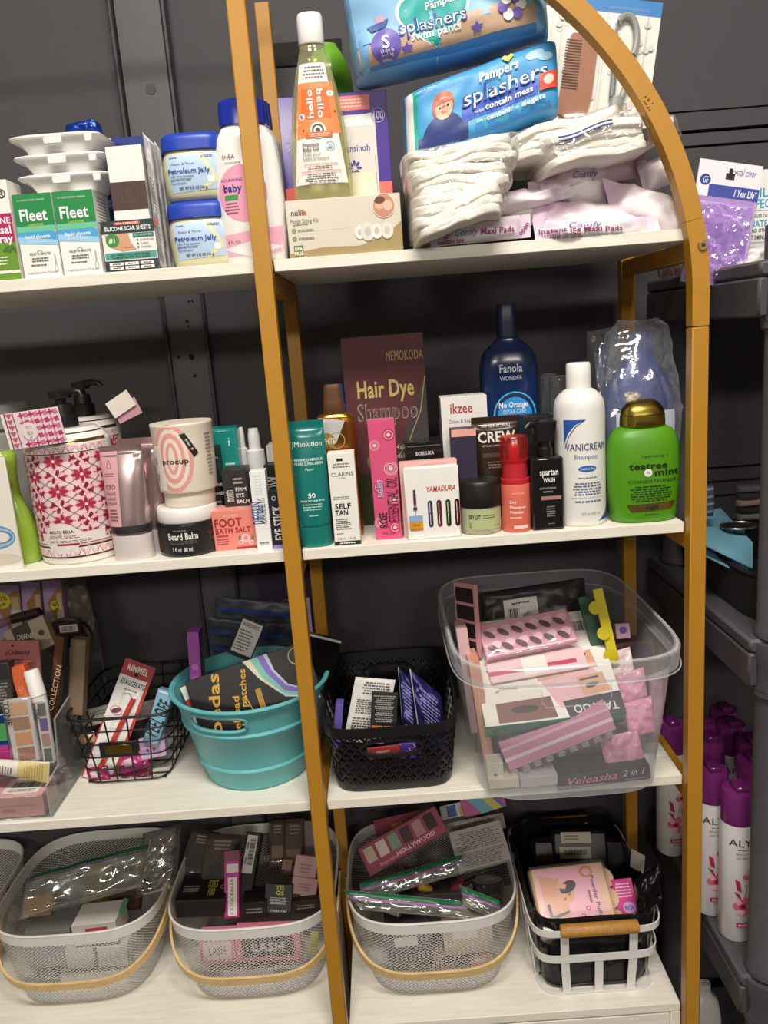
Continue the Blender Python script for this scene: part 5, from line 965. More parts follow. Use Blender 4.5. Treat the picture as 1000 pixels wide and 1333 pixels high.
# ---- acrylic organiser
OX = -.434; t = thing('acrylic_organiser', 'stepped clear acrylic cosmetics organiser at the left end of the third shelf', 'organiser', (OX-.15, .18, Z3)); ac = mat('acryl', 'dfe3e4')
prof = [(-.152, .0), (-.152, .055), (-.10, .062), (-.085, .135), (-.01, .145), (.02, .215), (.15, .222), (.15, .0)]
for x in (.147, .0, -.15):
    mb = MB(); V = [(x, y, z) for y, z in prof]+[(x+.003, y, z) for y, z in prof]; n = len(prof); F = [list(range(n))[::-1], [n+i for i in range(n)]]+[[i, (i+1) % n, n+(i+1) % n, n+i] for i in range(n)]
    mb.add(V, F, ac).build('side_panel', t)
    MB().tube([(x+.0015, y, z) for y, z in prof], .0016, mat('bin', 'ffffff'), 5).build('edge', t)
MB().box(-.147, .147, -.152, .15, .0, .003, ac).build('base_panel', t)
for y, h in ((-.152, .04), (-.085, .085), (.0, .14), (.147, .22)): MB().box(-.147, .147, y, y+.003, .003, h, ac).build('divider', t)
# ================================================================ what the pail holds
t, q, w, h = carton('wrinkle_patch_box', 'black wrinkle patch packet with gold lettering and a rainbow foil curve in the teal pail', 'packet', (240, 888), (380, 782), (275, 1000), .012, '1a1819', y=.085, lean=.32, pre='satin')
q.poly([(.48, .0), (.68, .0), (.70, .2), (.77, .40), (.98, .58), (.98, .66), (.72, .52), (.57, .25)], 'c9d4e0').poly([(.54, .0), (.6, .0), (.64, .22), (.73, .44), (.9, .6), (.72, .48), (.59, .24)], '7fc8b4').poly([(.6, .0), (.65, .0), (.68, .2), (.75, .40), (.96, .58), (.96, .62), (.73, .45), (.63, .2)], '8a70d0').poly([(.49, .0), (.53, .0), (.59, .24), (.7, .46), (.6, .3)], 'e8d8a0')
RT = math.radians(76)
q.text('kibedas', .16, .44, .12, 'd8a43a', 1, w=.62, rot=RT).text('Forehead', .30, .62, .07, 'd8a43a', 1, w=.42, rot=RT).text('wrinkle patches', .385, .50, .07, 'd8a43a', 1, w=.62, rot=RT).line([(.42, .36), (.475, .72)], .008, 'd8a43a').lines(.5, .2, .56, .7, 1, 'c89a3a').ell(.68, .66, .055, .055, 'c8ccd8').ell(.665, .645, .035, .035, '8a9ac0').ell(.9, .13, .07, .07, 'c9b890', inner=.88).text('12', .9, .13, .05, 'c9b890').done()
t, p, w, h = carton('black_foil_packet', 'black packet with silver edge leaning at the right side of the teal pail', 'packet', (392, 822), (434, 878), (380, 872), .02, '2a2828', y=.15, lean=.2, pre='foil'); p.rect(0, 0, 1, .06, 'd8d8d8').done()
t, p, w, h = carton('orchid_box', 'slim orchid pink box standing at the left of the teal pail', 'box', (243, 823), (258, 821), (249, 905), .03, 'b25ab8', y=.17, lean=.02, side=('R', '7a3a86')); p.ell(.5, .55, .3, .3, 'd88ad8').ell(.5, .75, .35, .35, 'c878cc').done()
q = sidep(t, w, h, .03); q.rect(.25, .3, .75, .8, 'e8e0ea').bars(.32, .36, .68, .72).done('side_label')
t, p, w, h = carton('ingredient_card', 'black card with a white ingredient panel behind the wrinkle patch packet', 'card', (316, 800), (345, 814), (296, 850), .004, '1c1b1c', y=.18, lean=.1); p.rect(.08, .08, .95, .9, 'd8d6d2').text('INGREDIENTS', .5, .18, .09, '3a3838', 1, w=.7).lines(.15, .3, .85, .85, 7, '5a5856', al='l').done()
t, p, w, h = carton('white_carton', 'small white carton at the right rim of the teal pail', 'box', (414, 833), (426, 831), (412, 880), .03, 'dcd8d0', y=.2, lean=.05); p.done()
t, p, w, h = carton('red_white_packet', 'red and white packet deep inside the left of the teal pail', 'packet', (234, 896), (262, 888), (258, 950), .008, 'e6e2de', y=.12, lean=.3); p.rect(0, .3, .5, .55, 'c03a3c').rect(.5, .0, .75, 1, '2a2828').rect(.2, .7, .5, .9, 'c03a3c').done()
# bags and boxes behind the pail
for i, (a, b, c, yy) in enumerate((((282, 776), (398, 786), (276, 838), .345), ((270, 803), (380, 812), (274, 870), .325))):
    t, P, p = pouch('blue_zip_bag', ('upper', 'lower')[i]+' dark zip bag with blue seals behind the teal pail', 'bag', a, b, c, .014, '3a3f4c', y=yy, lean=.02, pre='satin', amp=.003, sc=30, seed=i+3, group='dark zip bags behind the pail')
    p.rect(.02, .2, .98, .28, '27408a').rect(.02, .55, .98, .62, '27408a').rect(.02, .35, .98, .5, '4a4e58').done()
t, p, w, h = carton('plum_carton', 'dark plum carton under the second shelf behind the gold post', 'box', (338, 748), (418, 742), (348, 860), .05, '2a1838', y=.352, lean=0)
p.ell(.18, .35, .07, .07, '8a7a9a', inner=.85).poly([(.14, .31), (.22, .31), (.18, .4)], 'b8a8c8').ell(.42, .35, .07, .07, '8a7a9a', inner=.85).lines(.3, .62, .55, .68, 1, 'b8a8c8').rect(.75, .3, .8, .8, 'b8a8c8').done()
# ================================================================ what the black basket holds
t, p, w, h = carton('lilac_carton', 'slim lilac carton at the left inside the black plastic basket', 'box', (437, 917), (447, 916), (433, 975), .03, '6c5ab0', y=.09, lean=.12); p.done()
t, P, p = pouch('instruction_packet', 'white packet covered in small black print inside the black plastic basket', 'packet', (463, 881), (515, 885), (447, 965), .006, 'dedad4', y=.10, lean=.25, pre='paper', amp=.0015, sc=30, seed=3)
p.lines(.2, .05, .95, .25, 5, '4a4846').lines(.15, .32, .9, .55, 7, '5a5856', al='l').lines(.12, .6, .85, .88, 7, '5a5856', al='l').text('SHOTS', .4, .95, .06, '1c1b1c', 1, w=.6).done()
t, p, w, h = carton('black_print_packet', 'black packet with small white print and two orange pictures', 'packet', (484, 901), (518, 904), (482, 955), .006, '201f20', y=.07, lean=.2); p.lines(.08, .06, .92, .72, 13, 'a8a49e').rect(.05, .8, .45, .98, 'd88a5a').rect(.5, .8, .95, .98, 'c87a50').ell(.25, .9, .12, .08, '8a2a20').done()
for i, (a, b, c, yy) in enumerate((((518, 868), (537, 885), (524, 950), .13), ((533, 870), (574, 905), (545, 955), .12))):
    t, P, p = pouch('navy_pouch', ('narrow navy pouch seen edge on in the black plastic basket', 'wide navy pouch with silver rim leaning in the black plastic basket')[i], 'pouch', a, b, c, .012, '2c2a66', y=yy, lean=.3, pre='foilcrink', amp=.003, sc=30, seed=i+12, group='navy pouches in the black basket')
    p.lines(.2, .15, .9, .75, 10, '8a88c0', seed=i).ell(.3, .85, .08, .08, 'c8a080').rect(.0, .0, .04, 1, 'c8c8d0').done()
t, p, w, h = carton('red_tag_card', 'dark red card seen through the handle hole of the black plastic basket', 'card', (476, 975), (520, 969), (478, 990), .004, '9a2f34', y=.06, lean=.1); p.text('DREAMY', .5, .4, .2, 'f0d8d0', w=.4).lines(.3, .6, .7, .8, 1, 'f0d8d0').done()
t, p, w, h = carton('purple_dot_packet', 'purple dotted packet seen through the handle hole of the black plastic basket', 'packet', (520, 968), (548, 965), (521, 988), .004, '4a2f86', y=.07, lean=.1)
for k in range(14): p.ell((k*.37) % 1*.9+.05, (k*.61) % 1*.9+.05, .03, .03, 'd8c8f0', seg=8)
p.done()
# ================================================================ what the clear bin holds
t, p, w, h = carton('lash_glue_box', 'black box with pink script lettering at the bottom of the clear bin', 'box', (725, 1012), (846, 997), (727, 1030), .06, '232028', y=.012, lean=.02); p.text('Veleasha', .36, .42, .5, 'd87a9a', 0, w=.56, shear=.35).text('2 in 1', .82, .36, .42, 'e8c8d0', 0, w=.24, shear=.35).rect(.04, .82, .5, .86, 'd87a9a').rect(.7, .8, .95, .84, 'd87a9a').done()
for i, (a, b, c, col) in enumerate((((636, 1016), (676, 1013), (637, 1028), 'd8ccb8'), ((677, 1013), (726, 1010), (678, 1026), 'b9b5b0'))):
    t, p, w, h = carton('small_lash_box', ('cream', 'grey')[i]+' small box lying at the bottom front of the clear bin', 'box', a, b, c, .05, col, y=.012, lean=.02, group='small boxes at the bottom of the clear bin'); p.done()
t, p, w, h = carton('pink_lash_case', 'clear and pink lash case lying under the green edged box', 'case', (652, 976), (800, 942), (664, 1004), .07, 'd58fae', y=.022, lean=.05, pre='gloss'); p.rect(0, .45, 1, .6, 'f0d8e4').rect(0, .0, 1, .12, 'e8c0d2').done()
mb = MB()
for k in range(9): mb.box(-w/2+k*w/9, -w/2+(k+.6)*w/9, -.003, 0, -.008, 0, mat('bin', 'f0f0f4'), .001)
mb.build('clear_ridges', t)
t, p, w, h = carton('brow_tattoo_box', 'white and green box printed with eyebrows lying slanted in the clear bin', 'box', (606, 812), (768, 782), (633, 949), .03, '2f9a78', y=.03, lean=.95, pre='foil'); BXM = t.matrix_world.copy(); BXN = -(BXM.to_3x3() @ Vector((0, 1, 0)))
def onbox(px, py, up): return onp(px, py, BXM.translation+BXN*up, BXN)
p.rect(.0, .0, 1, .985, 'e4ddd0').quad((.36, .30), (1, .1), (1, .985), (.5, .985), 'efeae2').quad((.34, .35), (.7, .22), (.96, .78), (.56, .9), 'e6b6bc')
for (x, y) in ((.52, .55), (.78, .5), (.82, .72)): p.quad((x-.1, y-.08), (x+.1, y-.11), (x+.12, y+.06), (x-.08, y+.09), 'd8a588').ell(x, y, .05, .02, '3a2622', rot=.2).quad((x-.08, y-.06), (x+.06, y-.08), (x+.06, y-.06), (x-.08, y-.045), '4a342c')
for k in range(3): p.line([(.08+.02*k, .5+.1*k), (.16, .47+.1*k), (.28, .48+.1*k)], .016, 'a89c8c')
p.quad((.1, .8), (.5, .78), (.52, .97), (.1, .97), '7a4a44').ell(.3, .87, .1, .03, '2c1c1a').quad((.58, .84), (1, .80), (1, .985), (.6, .985), '2a2c30').text('TATTOO', .8, .92, .07, 'd8d4cc', 1, w=.32, rot=math.pi).rect(.7, .08, .96, .24, 'f4f0ea').bars(.74, .1, .92, .2).done()
t, p, w, h = carton('lash_tray', 'pink tray of brown false lashes in two rows in the clear bin', 'lash tray', (621, 815), (733, 783), (634, 858), .008, 'dba0b4', pt=onbox(634, 858, .022), lean=.85, pre='gloss')
for r_ in range(2):
    for k in range(6):
        x, y = .1+.155*k, .28+.42*r_; p.ell(x+.03, y-.02, .07, .05, 'eec4cf', rot=.6).ell(x, y+.05, .07, .035, '5a3a34', rot=-.7, seg=14)
p.rect(.02, .93, .98, .97, 'f0d0da').done()
P = Pillow(w*1.05, h*1.15, .016, p=10, q=4, amp=.002, sc=40, seed=2); o = P.mesh(MB(), mat('film', 'ffffff'), 30, 20).build('clear_wrap', t, 40); o.location = (0, .004, -h*.05)
t, p, w, h = carton('white_sleeve', 'cream paper sleeve below the lash tray in the clear bin', 'sleeve', (632, 862), (752, 828), (640, 890), .003, 'e9c6cc', pt=onbox(640, 890, .007), lean=.95); p.rect(.0, .5, .9, .7, 'c84a6a').rect(.35, .1, .6, .9, 'efe8e0').done()
t, P, p = pouch('barcode_film_bag', 'dark film bag with a white barcode sticker at the back of the clear bin', 'bag', (625, 772), (760, 752), (632, 830), .03, '2c2826', y=.22, lean=.2, pre='satin', amp=.005, sc=30, seed=7); p.rect(.2, .22, .52, .75, 'e2e0da').bars(.24, .42, .48, .66).lines(.24, .28, .48, .36, 1, '4a4846').done()
t, p, w, h = carton('pink_edge_palette', 'pink edged palette standing on edge at the left of the clear bin', 'palette', (590, 757), (619, 790), (597, 850), .008, 'd59aa0', y=.16, lean=.04, yaw=-.9)
for r_ in range(4): p.rect(.08, .06+.24*r_, .92, .26+.24*r_, '2a2426')
p.done()
t, p, w, h = carton('peach_carton', 'tall peach carton at the left side of the clear bin', 'box', (610, 862), (624, 860), (630, 992), .06, 'd9a088', y=.06, lean=.05, side=('R', 'c88a70')); p.done()
t, p, w, h = carton('pale_pink_carton', 'pale pink carton at the left wall of the clear bin', 'box', (594, 820), (608, 817), (613, 955), .05, 'e0b8bc', y=.10, lean=.05); p.done()
t, p, w, h = carton('yellow_brow_card', 'bright yellow card standing near the right of the clear bin', 'card', (772, 768), (784, 763), (795, 866), .006, 'd8c81e', y=.12, lean=.2); p.done()
for k, (dx, dz) in enumerate(((-.012, .09), (-.008, .05), (-.006, .015))): o = MB().tube([(dx, -.003, dz*1.1), (dx, -.005, dz*1.1)], .011, mat('gloss', 'd2c42a'), 18).build('yellow_disc', t)
t, p, w, h = carton('green_film_card', 'dark green edged card beside the yellow card in the clear bin', 'card', (752, 778), (768, 774), (788, 905), .004, '2a5a48', y=.10, lean=.5); p.done()
t, p, w, h = carton('purple_gem_box', 'tiny box with a purple gem near the right wall of the clear bin', 'box', (801, 812), (819, 806), (803, 832), .02, 'a88a98', y=.14, lean=.3); p.ell(.5, .45, .26, .26, '5a2a8a').done()
for i, (a, b, c, col, yy) in enumerate((((800, 880), (838, 868), (806, 925), 'dc9ab4', .09), ((812, 915), (848, 905), (818, 962), 'd88fae', .06), ((790, 850), (820, 842), (800, 900), 'e8d0d2', .12), ((780, 960), (830, 950), (790, 1000), 'd28aa8', .035), ((845, 880), (862, 872), (846, 950), 'c09aa8', .10))):
    t, P, p = pouch('pink_lash_pouch', ('rosy pouch sticking out beside the green edged box', 'rosy pouch under another at the right wall of the clear bin', 'pale pouch behind the rosy ones in the clear bin', 'rosy pouch above the black script box', 'dusky pouch flat against the right wall of the clear bin')[i], 'pouch', a, b, c, .014, col, y=yy, lean=.3, pre='crinkle', amp=.004, sc=40, seed=20+i, group='pink pouches in the clear bin'); p.done()
t, p, w, h = carton('brown_carton', 'dull brown carton at the right rear of the clear bin', 'box', (800, 838), (850, 825), (806, 890), .05, '8a6a62', y=.18, lean=.2); p.rect(.4, .1, .9, .5, '6a5a7a').done()
t, p, w, h = carton('white_glue_box', 'small cream box at the left bottom of the clear bin', 'box', (634, 994), (655, 990), (635, 1016), .03, 'd8cfc0', y=.02, lean=.03); p.ell(.5, .7, .12, .1, '8a8078').done()
# ================================================================ what the wire basket holds
t, p, w, h = carton('lip_liner_card', 'red and white carded lip liner standing slanted in the black wire basket', 'card', (164, 856), (204, 866), (106, 1010), .002, 'efece8', y=.14, lean=.3)
p.rect(0, 0, 1, .13, 'b02a2c').text('RIMMEL', .5, .06, .05, 'f4e8e4', 1, w=.7).text('EXAGGERATE', .5, .18, .04, '2a2628', 1, w=.8).lines(.2, .22, .8, .25, 1, '8a8688').rect(.9, .13, 1, 1, 'c43a3c').rect(0, .5, .05, 1, 'c43a3c').ell(.3, .42, .2, .14, 'c43a3c', inner=.9).ell(.3, .42, .16, .08, '6a3a50', rot=.5).line([(.3, .28), (.5, .26), (.7, .3)], .02, '4a4648').done()
MB().tube([(w*.2, -.004, h*.72), (-w*.02, -.004, h*.12)], .0045, mat('plast', 'c8403c'), 10).build('lip_pencil', t)
P = Pillow(w*.5, h*.72, .01, p=6, q=3, amp=.0004); o = P.mesh(MB(), mat('film', 'ffffff'), 20, 24).build('blister', t, 50); o.location = (w*.08, -.001, h*.05); MB().tube([(0, -.0005, h*.90), (0, -.0008, h*.90)], .0035, mat('matte', '1a1818'), 14).build('hang_hole', t)
t, p, w, h = carton('peel_off_box', 'pale blue peel off mask box leaning at the right of the black wire basket', 'box', (206, 896), (228, 892), (186, 965), .02, '86b4cc', y=.14, lean=.25, side=('L', '5a8098')); p.text('PEEL OFF', .55, .52, .26, '1e2a34', 1, w=2.4, rot=math.pi/2-.2).rect(.1, .03, .9, .06, 'e0eaf0').done()
t, p, w, h = carton('cream_carton', 'cream carton lying behind the carded lip liner in the black wire basket', 'box', (104, 926), (148, 920), (108, 948), .05, 'd6d0c4', y=.22, lean=.4); p.lines(.1, .2, .9, .5, 2, '8a8478').done()
t, p, w, h = carton('white_long_carton', 'long white carton across the right of the black wire basket', 'box', (168, 918), (208, 906), (172, 940), .03, 'e0dcd4', y=.23, lean=.4); p.done()
t, p, w, h = carton('lilac_wand_box', 'lilac box lying low at the right of the black wire basket', 'box', (180, 962), (212, 950), (184, 990), .02, 'c8a8cc', y=.14, lean=.4); p.ell(.3, .6, .06, .06, '6a4a78').ell(.55, .6, .06, .06, '6a4a78').done()
for i, (a, b, c, col, yy) in enumerate((((152, 985), (190, 972), (158, 1010), 'c02a80', .14), ((112, 1000), (140, 996), (116, 1020), 'a82a60', .13), ((92, 958), (122, 952), (96, 972), 'd09a78', .19), ((158, 1010), (196, 998), (160, 1030), '6a2a34', .125))):
    t, P, p = pouch('cosmetic_sachet', ('hot pink', 'raspberry', 'tan', 'maroon')[i]+' cosmetic sachet low inside the black wire basket', 'sachet', a, b, c, .01, col, y=yy, lean=.5, pre='gloss', amp=.002, sc=40, seed=30+i, group='sachets in the wire basket'); p.rect(.2, .3, .5, .7, 'e8c8d0').done()
t, p, w, h = carton('dark_carton', 'dark grey carton in the rear of the black wire basket', 'box', (128, 955), (205, 940), (132, 1000), .03, '3a3638', y=.2, lean=.5); p.done()
# ================================================================ what the organiser holds
for i, (a, b, c, g) in enumerate((((-16, 762), (24, 758), (-8, 838), 'far left'), ((26, 758), (51, 756), (34, 838), 'middle'), ((54, 756), (79, 754), (62, 838), 'right'))):
    t, p, w, h = carton('lilac_powder_box', ('leftmost', 'middle', 'rightmost')[i]+' of the lilac and brown boxes at the back of the acrylic organiser', 'box', a, b, c, .03, 'a58bb4', y=.285, lean=.02, group='lilac boxes in the organiser')
    p.poly([(.2, .35), (.8, .1), (1, .1), (1, .95), (.7, .95), (.45, .6)], '9a6a3c').rect(.66, .42, 1, .95, 'c8beb4').rect(.7, .2, .95, .42, 'b0a080')
    p.ell((.4, .6, .62)[i], (.26, .62, .4)[i], .28, .28, 'd0c030').text("40%", (.4, .6, .62)[i], (.23, .6, .37)[i], .07, '3a3414', 1, w=.36, rot=.2).text('off', (.4, .6, .62)[i], (.33, .68, .46)[i], .05, '3a3414', 1, w=.24, rot=.2).done()
t, L_, H, hw = bottle('brow_marker', 'clear marker pen with a dark brown cap lying across the organiser', 'pen', 20, 815, 16, 790, Z3+.16, [(0, 1, 1), (1, 1, 1)], '2a1f1c', 'gloss', y=.2)
for o in list(t.children): bpy.data.objects.remove(o)
m0 = ony(-20, 820, .2); m1 = ony(16, 806, .2); m2 = ony(53, 796, .2); t.matrix_world = Matrix.Translation(m0)
MB().tube([(0, 0, 0), m1-m0], .0075, mat('acryl', 'c8c0b8'), 14).build('barrel', t); MB().tube([m1-m0, (m2-m0)*.98, m2-m0], [.0085, .0085, .006], mat('gloss', '2c1d18'), 14).build('cap', t)
t, p, w, h = carton('definer_box', 'beige and black brow definer box slanting in the organiser', 'box', (4, 824), (56, 803), (20, 862), .02, 'b09a84', y=.17, lean=.3); p.rect(.2, .0, .62, .9, '2a2220').text('DEFINE', .45, .4, .16, 'c8bca8', 1, w=.4, rot=-.3).ell(.82, .5, .07, .07, '3a2a22').done()
t, p, w, h = carton('rose_mask_sachet', 'dusty rose sachet with hanging hole in the organiser', 'sachet', (-40, 836), (50, 830), (-34, 910), .006, 'b06a68', y=.13, lean=.12, edge=.003); p.text('uCoBeauty', .68, .2, .08, '3a1c1e', 1, w=.36, shear=.2).ell(.62, .08, .02, .02, '2a1414').lines(.4, .32, .95, .4, 1, 'd09a94').done()
t, p, w, h = carton('charcoal_box', 'black box with grey print at the left edge of the organiser', 'box', (-30, 866), (10, 862), (-20, 935), .02, '262324', y=.085, lean=.1); p.rect(0, .3, 1, .85, '3c3a38').lines(.1, .35, .9, .8, 8, '8a8680').done()
t, p, w, h = carton('orange_carton', 'bright orange carton slanting beside the white capped stick', 'box', (12, 870), (30, 865), (28, 925), .018, 'd9673a', y=.095, lean=.1, pre='satin', side=('R', 'c85a30')); p.text('GLOW', .5, .6, .12, 'f0b090', w=.9, rot=-1.2).done()
p0 = ony(52, 912, .09); p1 = ony(40, 872, .10); t = thing('white_cap_stick', 'white capped concealer stick leaning in the organiser', 'stick', p0); d_ = p1-p0
MB().tube([d_*0, d_*.15], .0115, mat('plast', 'd8d4d0'), 20).build('barrel', t); MB().tube([d_*.17, d_*.95, d_], [.0125, .012, .0105], mat('plast', 'f2efea'), 20).build('cap', t)
t, p, w, h = carton('bronze_lipstick_box', 'tall bronze foil box standing slanted at the right of the organiser', 'box', (72, 828), (84, 824), (62, 935), .016, '8a6248', y=.12, lean=.12, pre='foil', side=('R', '2c2824')); p.text('COLLECTION', .5, .62, .06, 'd8c0a8', w=5.5, rot=math.pi/2-.1).done()
q = sidep(t, w, h, .016); q.lines(.2, .1, .8, .9, 24, '8a8680').done('side_print')
t, p, w, h = carton('tan_carton', 'tan carton behind the bronze foil box', 'box', (92, 832), (112, 826), (88, 930), .02, '8a745e', y=.16, lean=.08); p.done()
t, p, w, h = carton('maroon_lip_box', 'dark maroon box with a barcode label lying at the back of the organiser', 'box', (60, 815), (102, 812), (62, 828), .02, '3a1c1a', y=.22, lean=.1); p.rect(.4, .1, .95, .8, 'c8c0b8').bars(.45, .2, .9, .7).done()
c_ = ony(88, 835, .25); t = thing('round_compact', 'large dark round compact standing behind the bronze foil box', 'compact', c_); MB().tube([(0, 0, 0), (0, .014, 0)], .042, mat('gloss', '2a2322'), 40).build('case', t); MB().tube(ring(.042, .042, 2, 0, 40), .003, mat('gloss', '5a504c'), 6, closed=True).build('rim', t).rotation_euler = (math.pi/2, 0, 0)
t, P, p = pouch('grey_film_pouch', 'limp grey plastic pouch hanging at the back right of the organiser', 'pouch', (80, 758), (112, 752), (100, 850), .02, '5a524a', y=.3, lean=.05, pre='satin', amp=.006, sc=30, seed=8); p.done()
def palette(label, a, b, c, yy, cols, n):
    t, p, w, h = carton('eyeshadow_palette', label, 'palette', a, b, c, .008, 'b9b6b4', y=yy, lean=.14, pre='gloss', edge=.002, group='eyeshadow palettes in the organiser')
    for k, cc in enumerate(cols): MB().box(-w*.26, w*.36, -.0012, 0, h*(.96-(k+.88)/n*.94), h*(.96-(k+.06)/n*.94), mat('satin', cc), .0006).build('shadow_pan', t)
    o = MB().box(-w/2, w/2, -.005, -.0022, 0, h, mat('film', 'ffffff'), .001).build('clear_lid', t)
    q = Print(t, w, h, lambda u, v, o: (u, -.0052-o, v)); 
    if n == 4: q.text('TONE', .16, .2, .08, '4a3a30', 1, w=.9, rot=-math.pi/2)
    q.done('printed_design', 'lettering')
palette('brown four pan eyeshadow palette at the front of the organiser', (3, 912), (38, 908), (18, 995), .062, ('c09468', '8f6640', 'bd8552', '8a5a40'), 4)
palette('grey purple and green eyeshadow palette beside the brown one', (44, 912), (60, 911), (56, 995), .066, ('4a4a50', '4a3278', '9a7068', '2a4a34'), 4)
t, p, w, h = carton('rainbow_card', 'rainbow foil card at the left edge behind the yellow tube', 'card', (-20, 932), (5, 930), (-12, 988), .004, '3a6ab8', y=.07, lean=.1, pre='foil'); p.rect(.5, .2, 1, .6, '4a9a5a').rect(.5, .7, 1, 1, 'a83a8a').done()
t, p, w, h = carton('magenta_box', 'magenta box under the pale yellow tube', 'box', (-30, 980), (14, 978), (-26, 1012), .02, 'a82a70', y=.06, lean=.1); p.done()
# pale yellow tube lying slanted
a_ = ony(-14, 996, .045); b_ = ony(64, 1006, .045); t = thing('yellow_cream_tube', 'white and pale yellow cream tube lying slanted on the pink box', 'tube', a_); d_ = b_-a_; n_ = d_.length; d_.normalize()
L_ = Loft([(0, .010, .009), (n_*.3, .0125, .010), (n_*.6, .015, .008), (n_*.97, .0185, .0016), (n_, .0185, .0014)], 2.2, 3); o = L_.mesh(MB(), mat('satin', 'e4dfd4'), 36).build('tube_body', t)
rot = Vector((0, 0, 1)).rotation_difference(d_).to_matrix().to_4x4(); t.matrix_world = Matrix.Translation(a_) @ rot
q = L_.front(t, n_*.5, n_*.99, .034); q.rect(.02, 0, .98, 1, 'dcc684').lines(.1, .15, .9, .8, 8, 'a89858').done('label')
q = L_.front(t, n_*.12, n_*.46, .02); q.lines(.1, .1, .9, .9, 6, '5a5450').done('label')
t, p, w, h = carton('pink_barcode_box', 'pale pink box with a barcode at the front of the organiser', 'box', (-40, 1040), (56, 1033), (-36, 1068), .055, 'd8a8a4', y=.03, z=Z3+.0036); p.rect(.4, .45, .9, .5, 'c8928e').lines(.42, .62, .62, .76, 2, 'a8706c').done()
q = topp(t, w, h, .055); q.rect(.42, .1, .92, .9, 'e8e2da').bars(.5, .3, .88, .6).lines(.46, .66, .9, .82, 2, '5a5450').done('top_label')
# ================================================================ white mesh baskets
wm2 = mat('plast', 'e6e4e0'); wood = mat('wood', 'eac88c'); hM = .150
LM = Loft([(0, .114, .134, 3.6), (.006, .123, .143, 3.6), (.05, .134, .147, 3.6), (hM, .1525, .152, 3.6)], 3.6, 4)
def mesh_basket(label, c):
    t = thing('white_mesh_basket', label, 'basket', c, 'white mesh baskets with wooden handles')
    o = lattice(LM, .006, hM-.016, 132, 44, .0015, 0, wm2, None, False).build('wire_mesh', t); o['kind'] = 'stuff'
    band(MB(), wm2, hM-.020, hM, LM, -.0012, .0012).build('rim_band', t)
    MB().tube(ring(.1525, .152, 3.6, hM, 96), .0022, wm2, 6, closed=True).build('rim_bead', t)
    Loft([(0, .114, .134, 3.6), (.006, .123, .143, 3.6)], 3.6, 1).mesh(MB(), mat('plast', 'd2d0cc'), 72, cap1=False).build('base_pan', t)
    n = 44; pts = []
    for i in range(n+1):
        a = math.pi+math.pi*i/n; cx, sy = math.cos(a), math.sin(a); pts.append((.1565*math.copysign(abs(cx)**.55, cx), .172*math.copysign(abs(sy)**.7, sy)+.004, hM-.02-.070*abs(sy)**.85))
    MB().tube(pts, 0, wood, sq=(.017, .0042, (0, -.25, 1))).build('wooden_handle', t)
    for sx in (-1, 1): MB().tube([(sx*.150, .004, hM-.015), (sx*.1585, .004, hM-.015)], .005, mat('metal', '6a6866'), 12).build('pivot_bolt', t)
    return t
b0_ = mesh_basket('white mesh basket with a wooden handle under the acrylic organiser', Vector((-.490, .252, Z4+.0006)))
for lab, c in (('white mesh basket with a wooden handle left of the gold post full of black boxes', (-.169, .236, Z4+.0006)), ('white mesh basket with a wooden handle just right of the gold middle post', (.158, .218, Z4+.0006)), ('white mesh basket cut by the left picture edge on the lowest level', (-.81, .25, Z4+.0006))):
    o = copy_tree(b0_); o.location = c; o['label'] = lab
def at4(name, label, cat, TL, TR, BL, d, col, zz, lean=.8, **k): return carton(name, label, cat, TL, TR, BL, d, col, z=Z4+zz, lean=lean, **k)
def pc4(name, label, cat, TL, TR, BL, d, col, zz, lean=.8, **k): return pouch(name, label, cat, TL, TR, BL, d, col, z=Z4+zz, lean=lean, **k)
# ---- left basket
t, p, w, h = at4('olive_foil_card', 'olive foil card inside the zip bag of the left basket', 'card', (122, 1122), (162, 1116), (104, 1180), .006, '9a8a4a', .10, .9, pre='foil'); p.done()
t, p, w, h = at4('brown_carton_left', 'dark brown carton in the left mesh basket', 'box', (146, 1130), (186, 1120), (140, 1185), .02, '4a2c26', .10, .8); t.name = 'dark_brown_carton'; p.rect(.0, 0, 1, .12, '2a1a16').done()
t, p, w, h = at4('tan_striped_carton', 'tan carton with a dark edge in the left mesh basket', 'box', (178, 1120), (188, 1116), (166, 1180), .02, 'b0805a', .10, .7); p.rect(.7, 0, 1, 1, '5a3a2a').done()
t, P, p = pc4('beige_puff_bag', 'beige cloth bundle at the front of the left mesh basket', 'bundle', (34, 1165), (72, 1160), (28, 1196), .03, 'b89468', .11, .5, pre='cloth', amp=.004); p.done()
t, P, p = pc4('clear_zip_bag', 'clear zip bag with a green seal in the left mesh basket', 'bag', (38, 1140), (196, 1098), (24, 1198), .05, 'e8ece8', .125, .75, pre='zipbag', amp=.010, sc=22, seed=3); p.rect(.01, .03, .99, .13, '1f6a40').rect(.01, .15, .99, .19, '7a5a86').done('zip_seal')
t, P, p = pc4('grey_film_bag', 'smoky film bag at the right side of the left mesh basket', 'bag', (186, 1085), (236, 1072), (176, 1170), .05, '9a9c98', .12, .6, pre='crinkfilm', amp=.009, sc=20, seed=9); p.done()
t, p, w, h = at4('green_tab_card', 'small bright green tab in the left mesh basket', 'card', (162, 1168), (172, 1160), (154, 1188), .003, '1f7a4a', .13, .6); p.done()
t, p, w, h = carton('ribbon_print_box', 'white box printed with a navy bow low in the left mesh basket', 'box', (78, 1268), (166, 1262), (84, 1312), .10, 'e4e0da', y=.15, lean=.02); p.poly([(.25, .3), (.5, .55), (.25, .8), (.32, .55)], '2a3460').poly([(.75, .15), (.5, .55), (.8, .85), (.7, .5)], '2a3460').done()
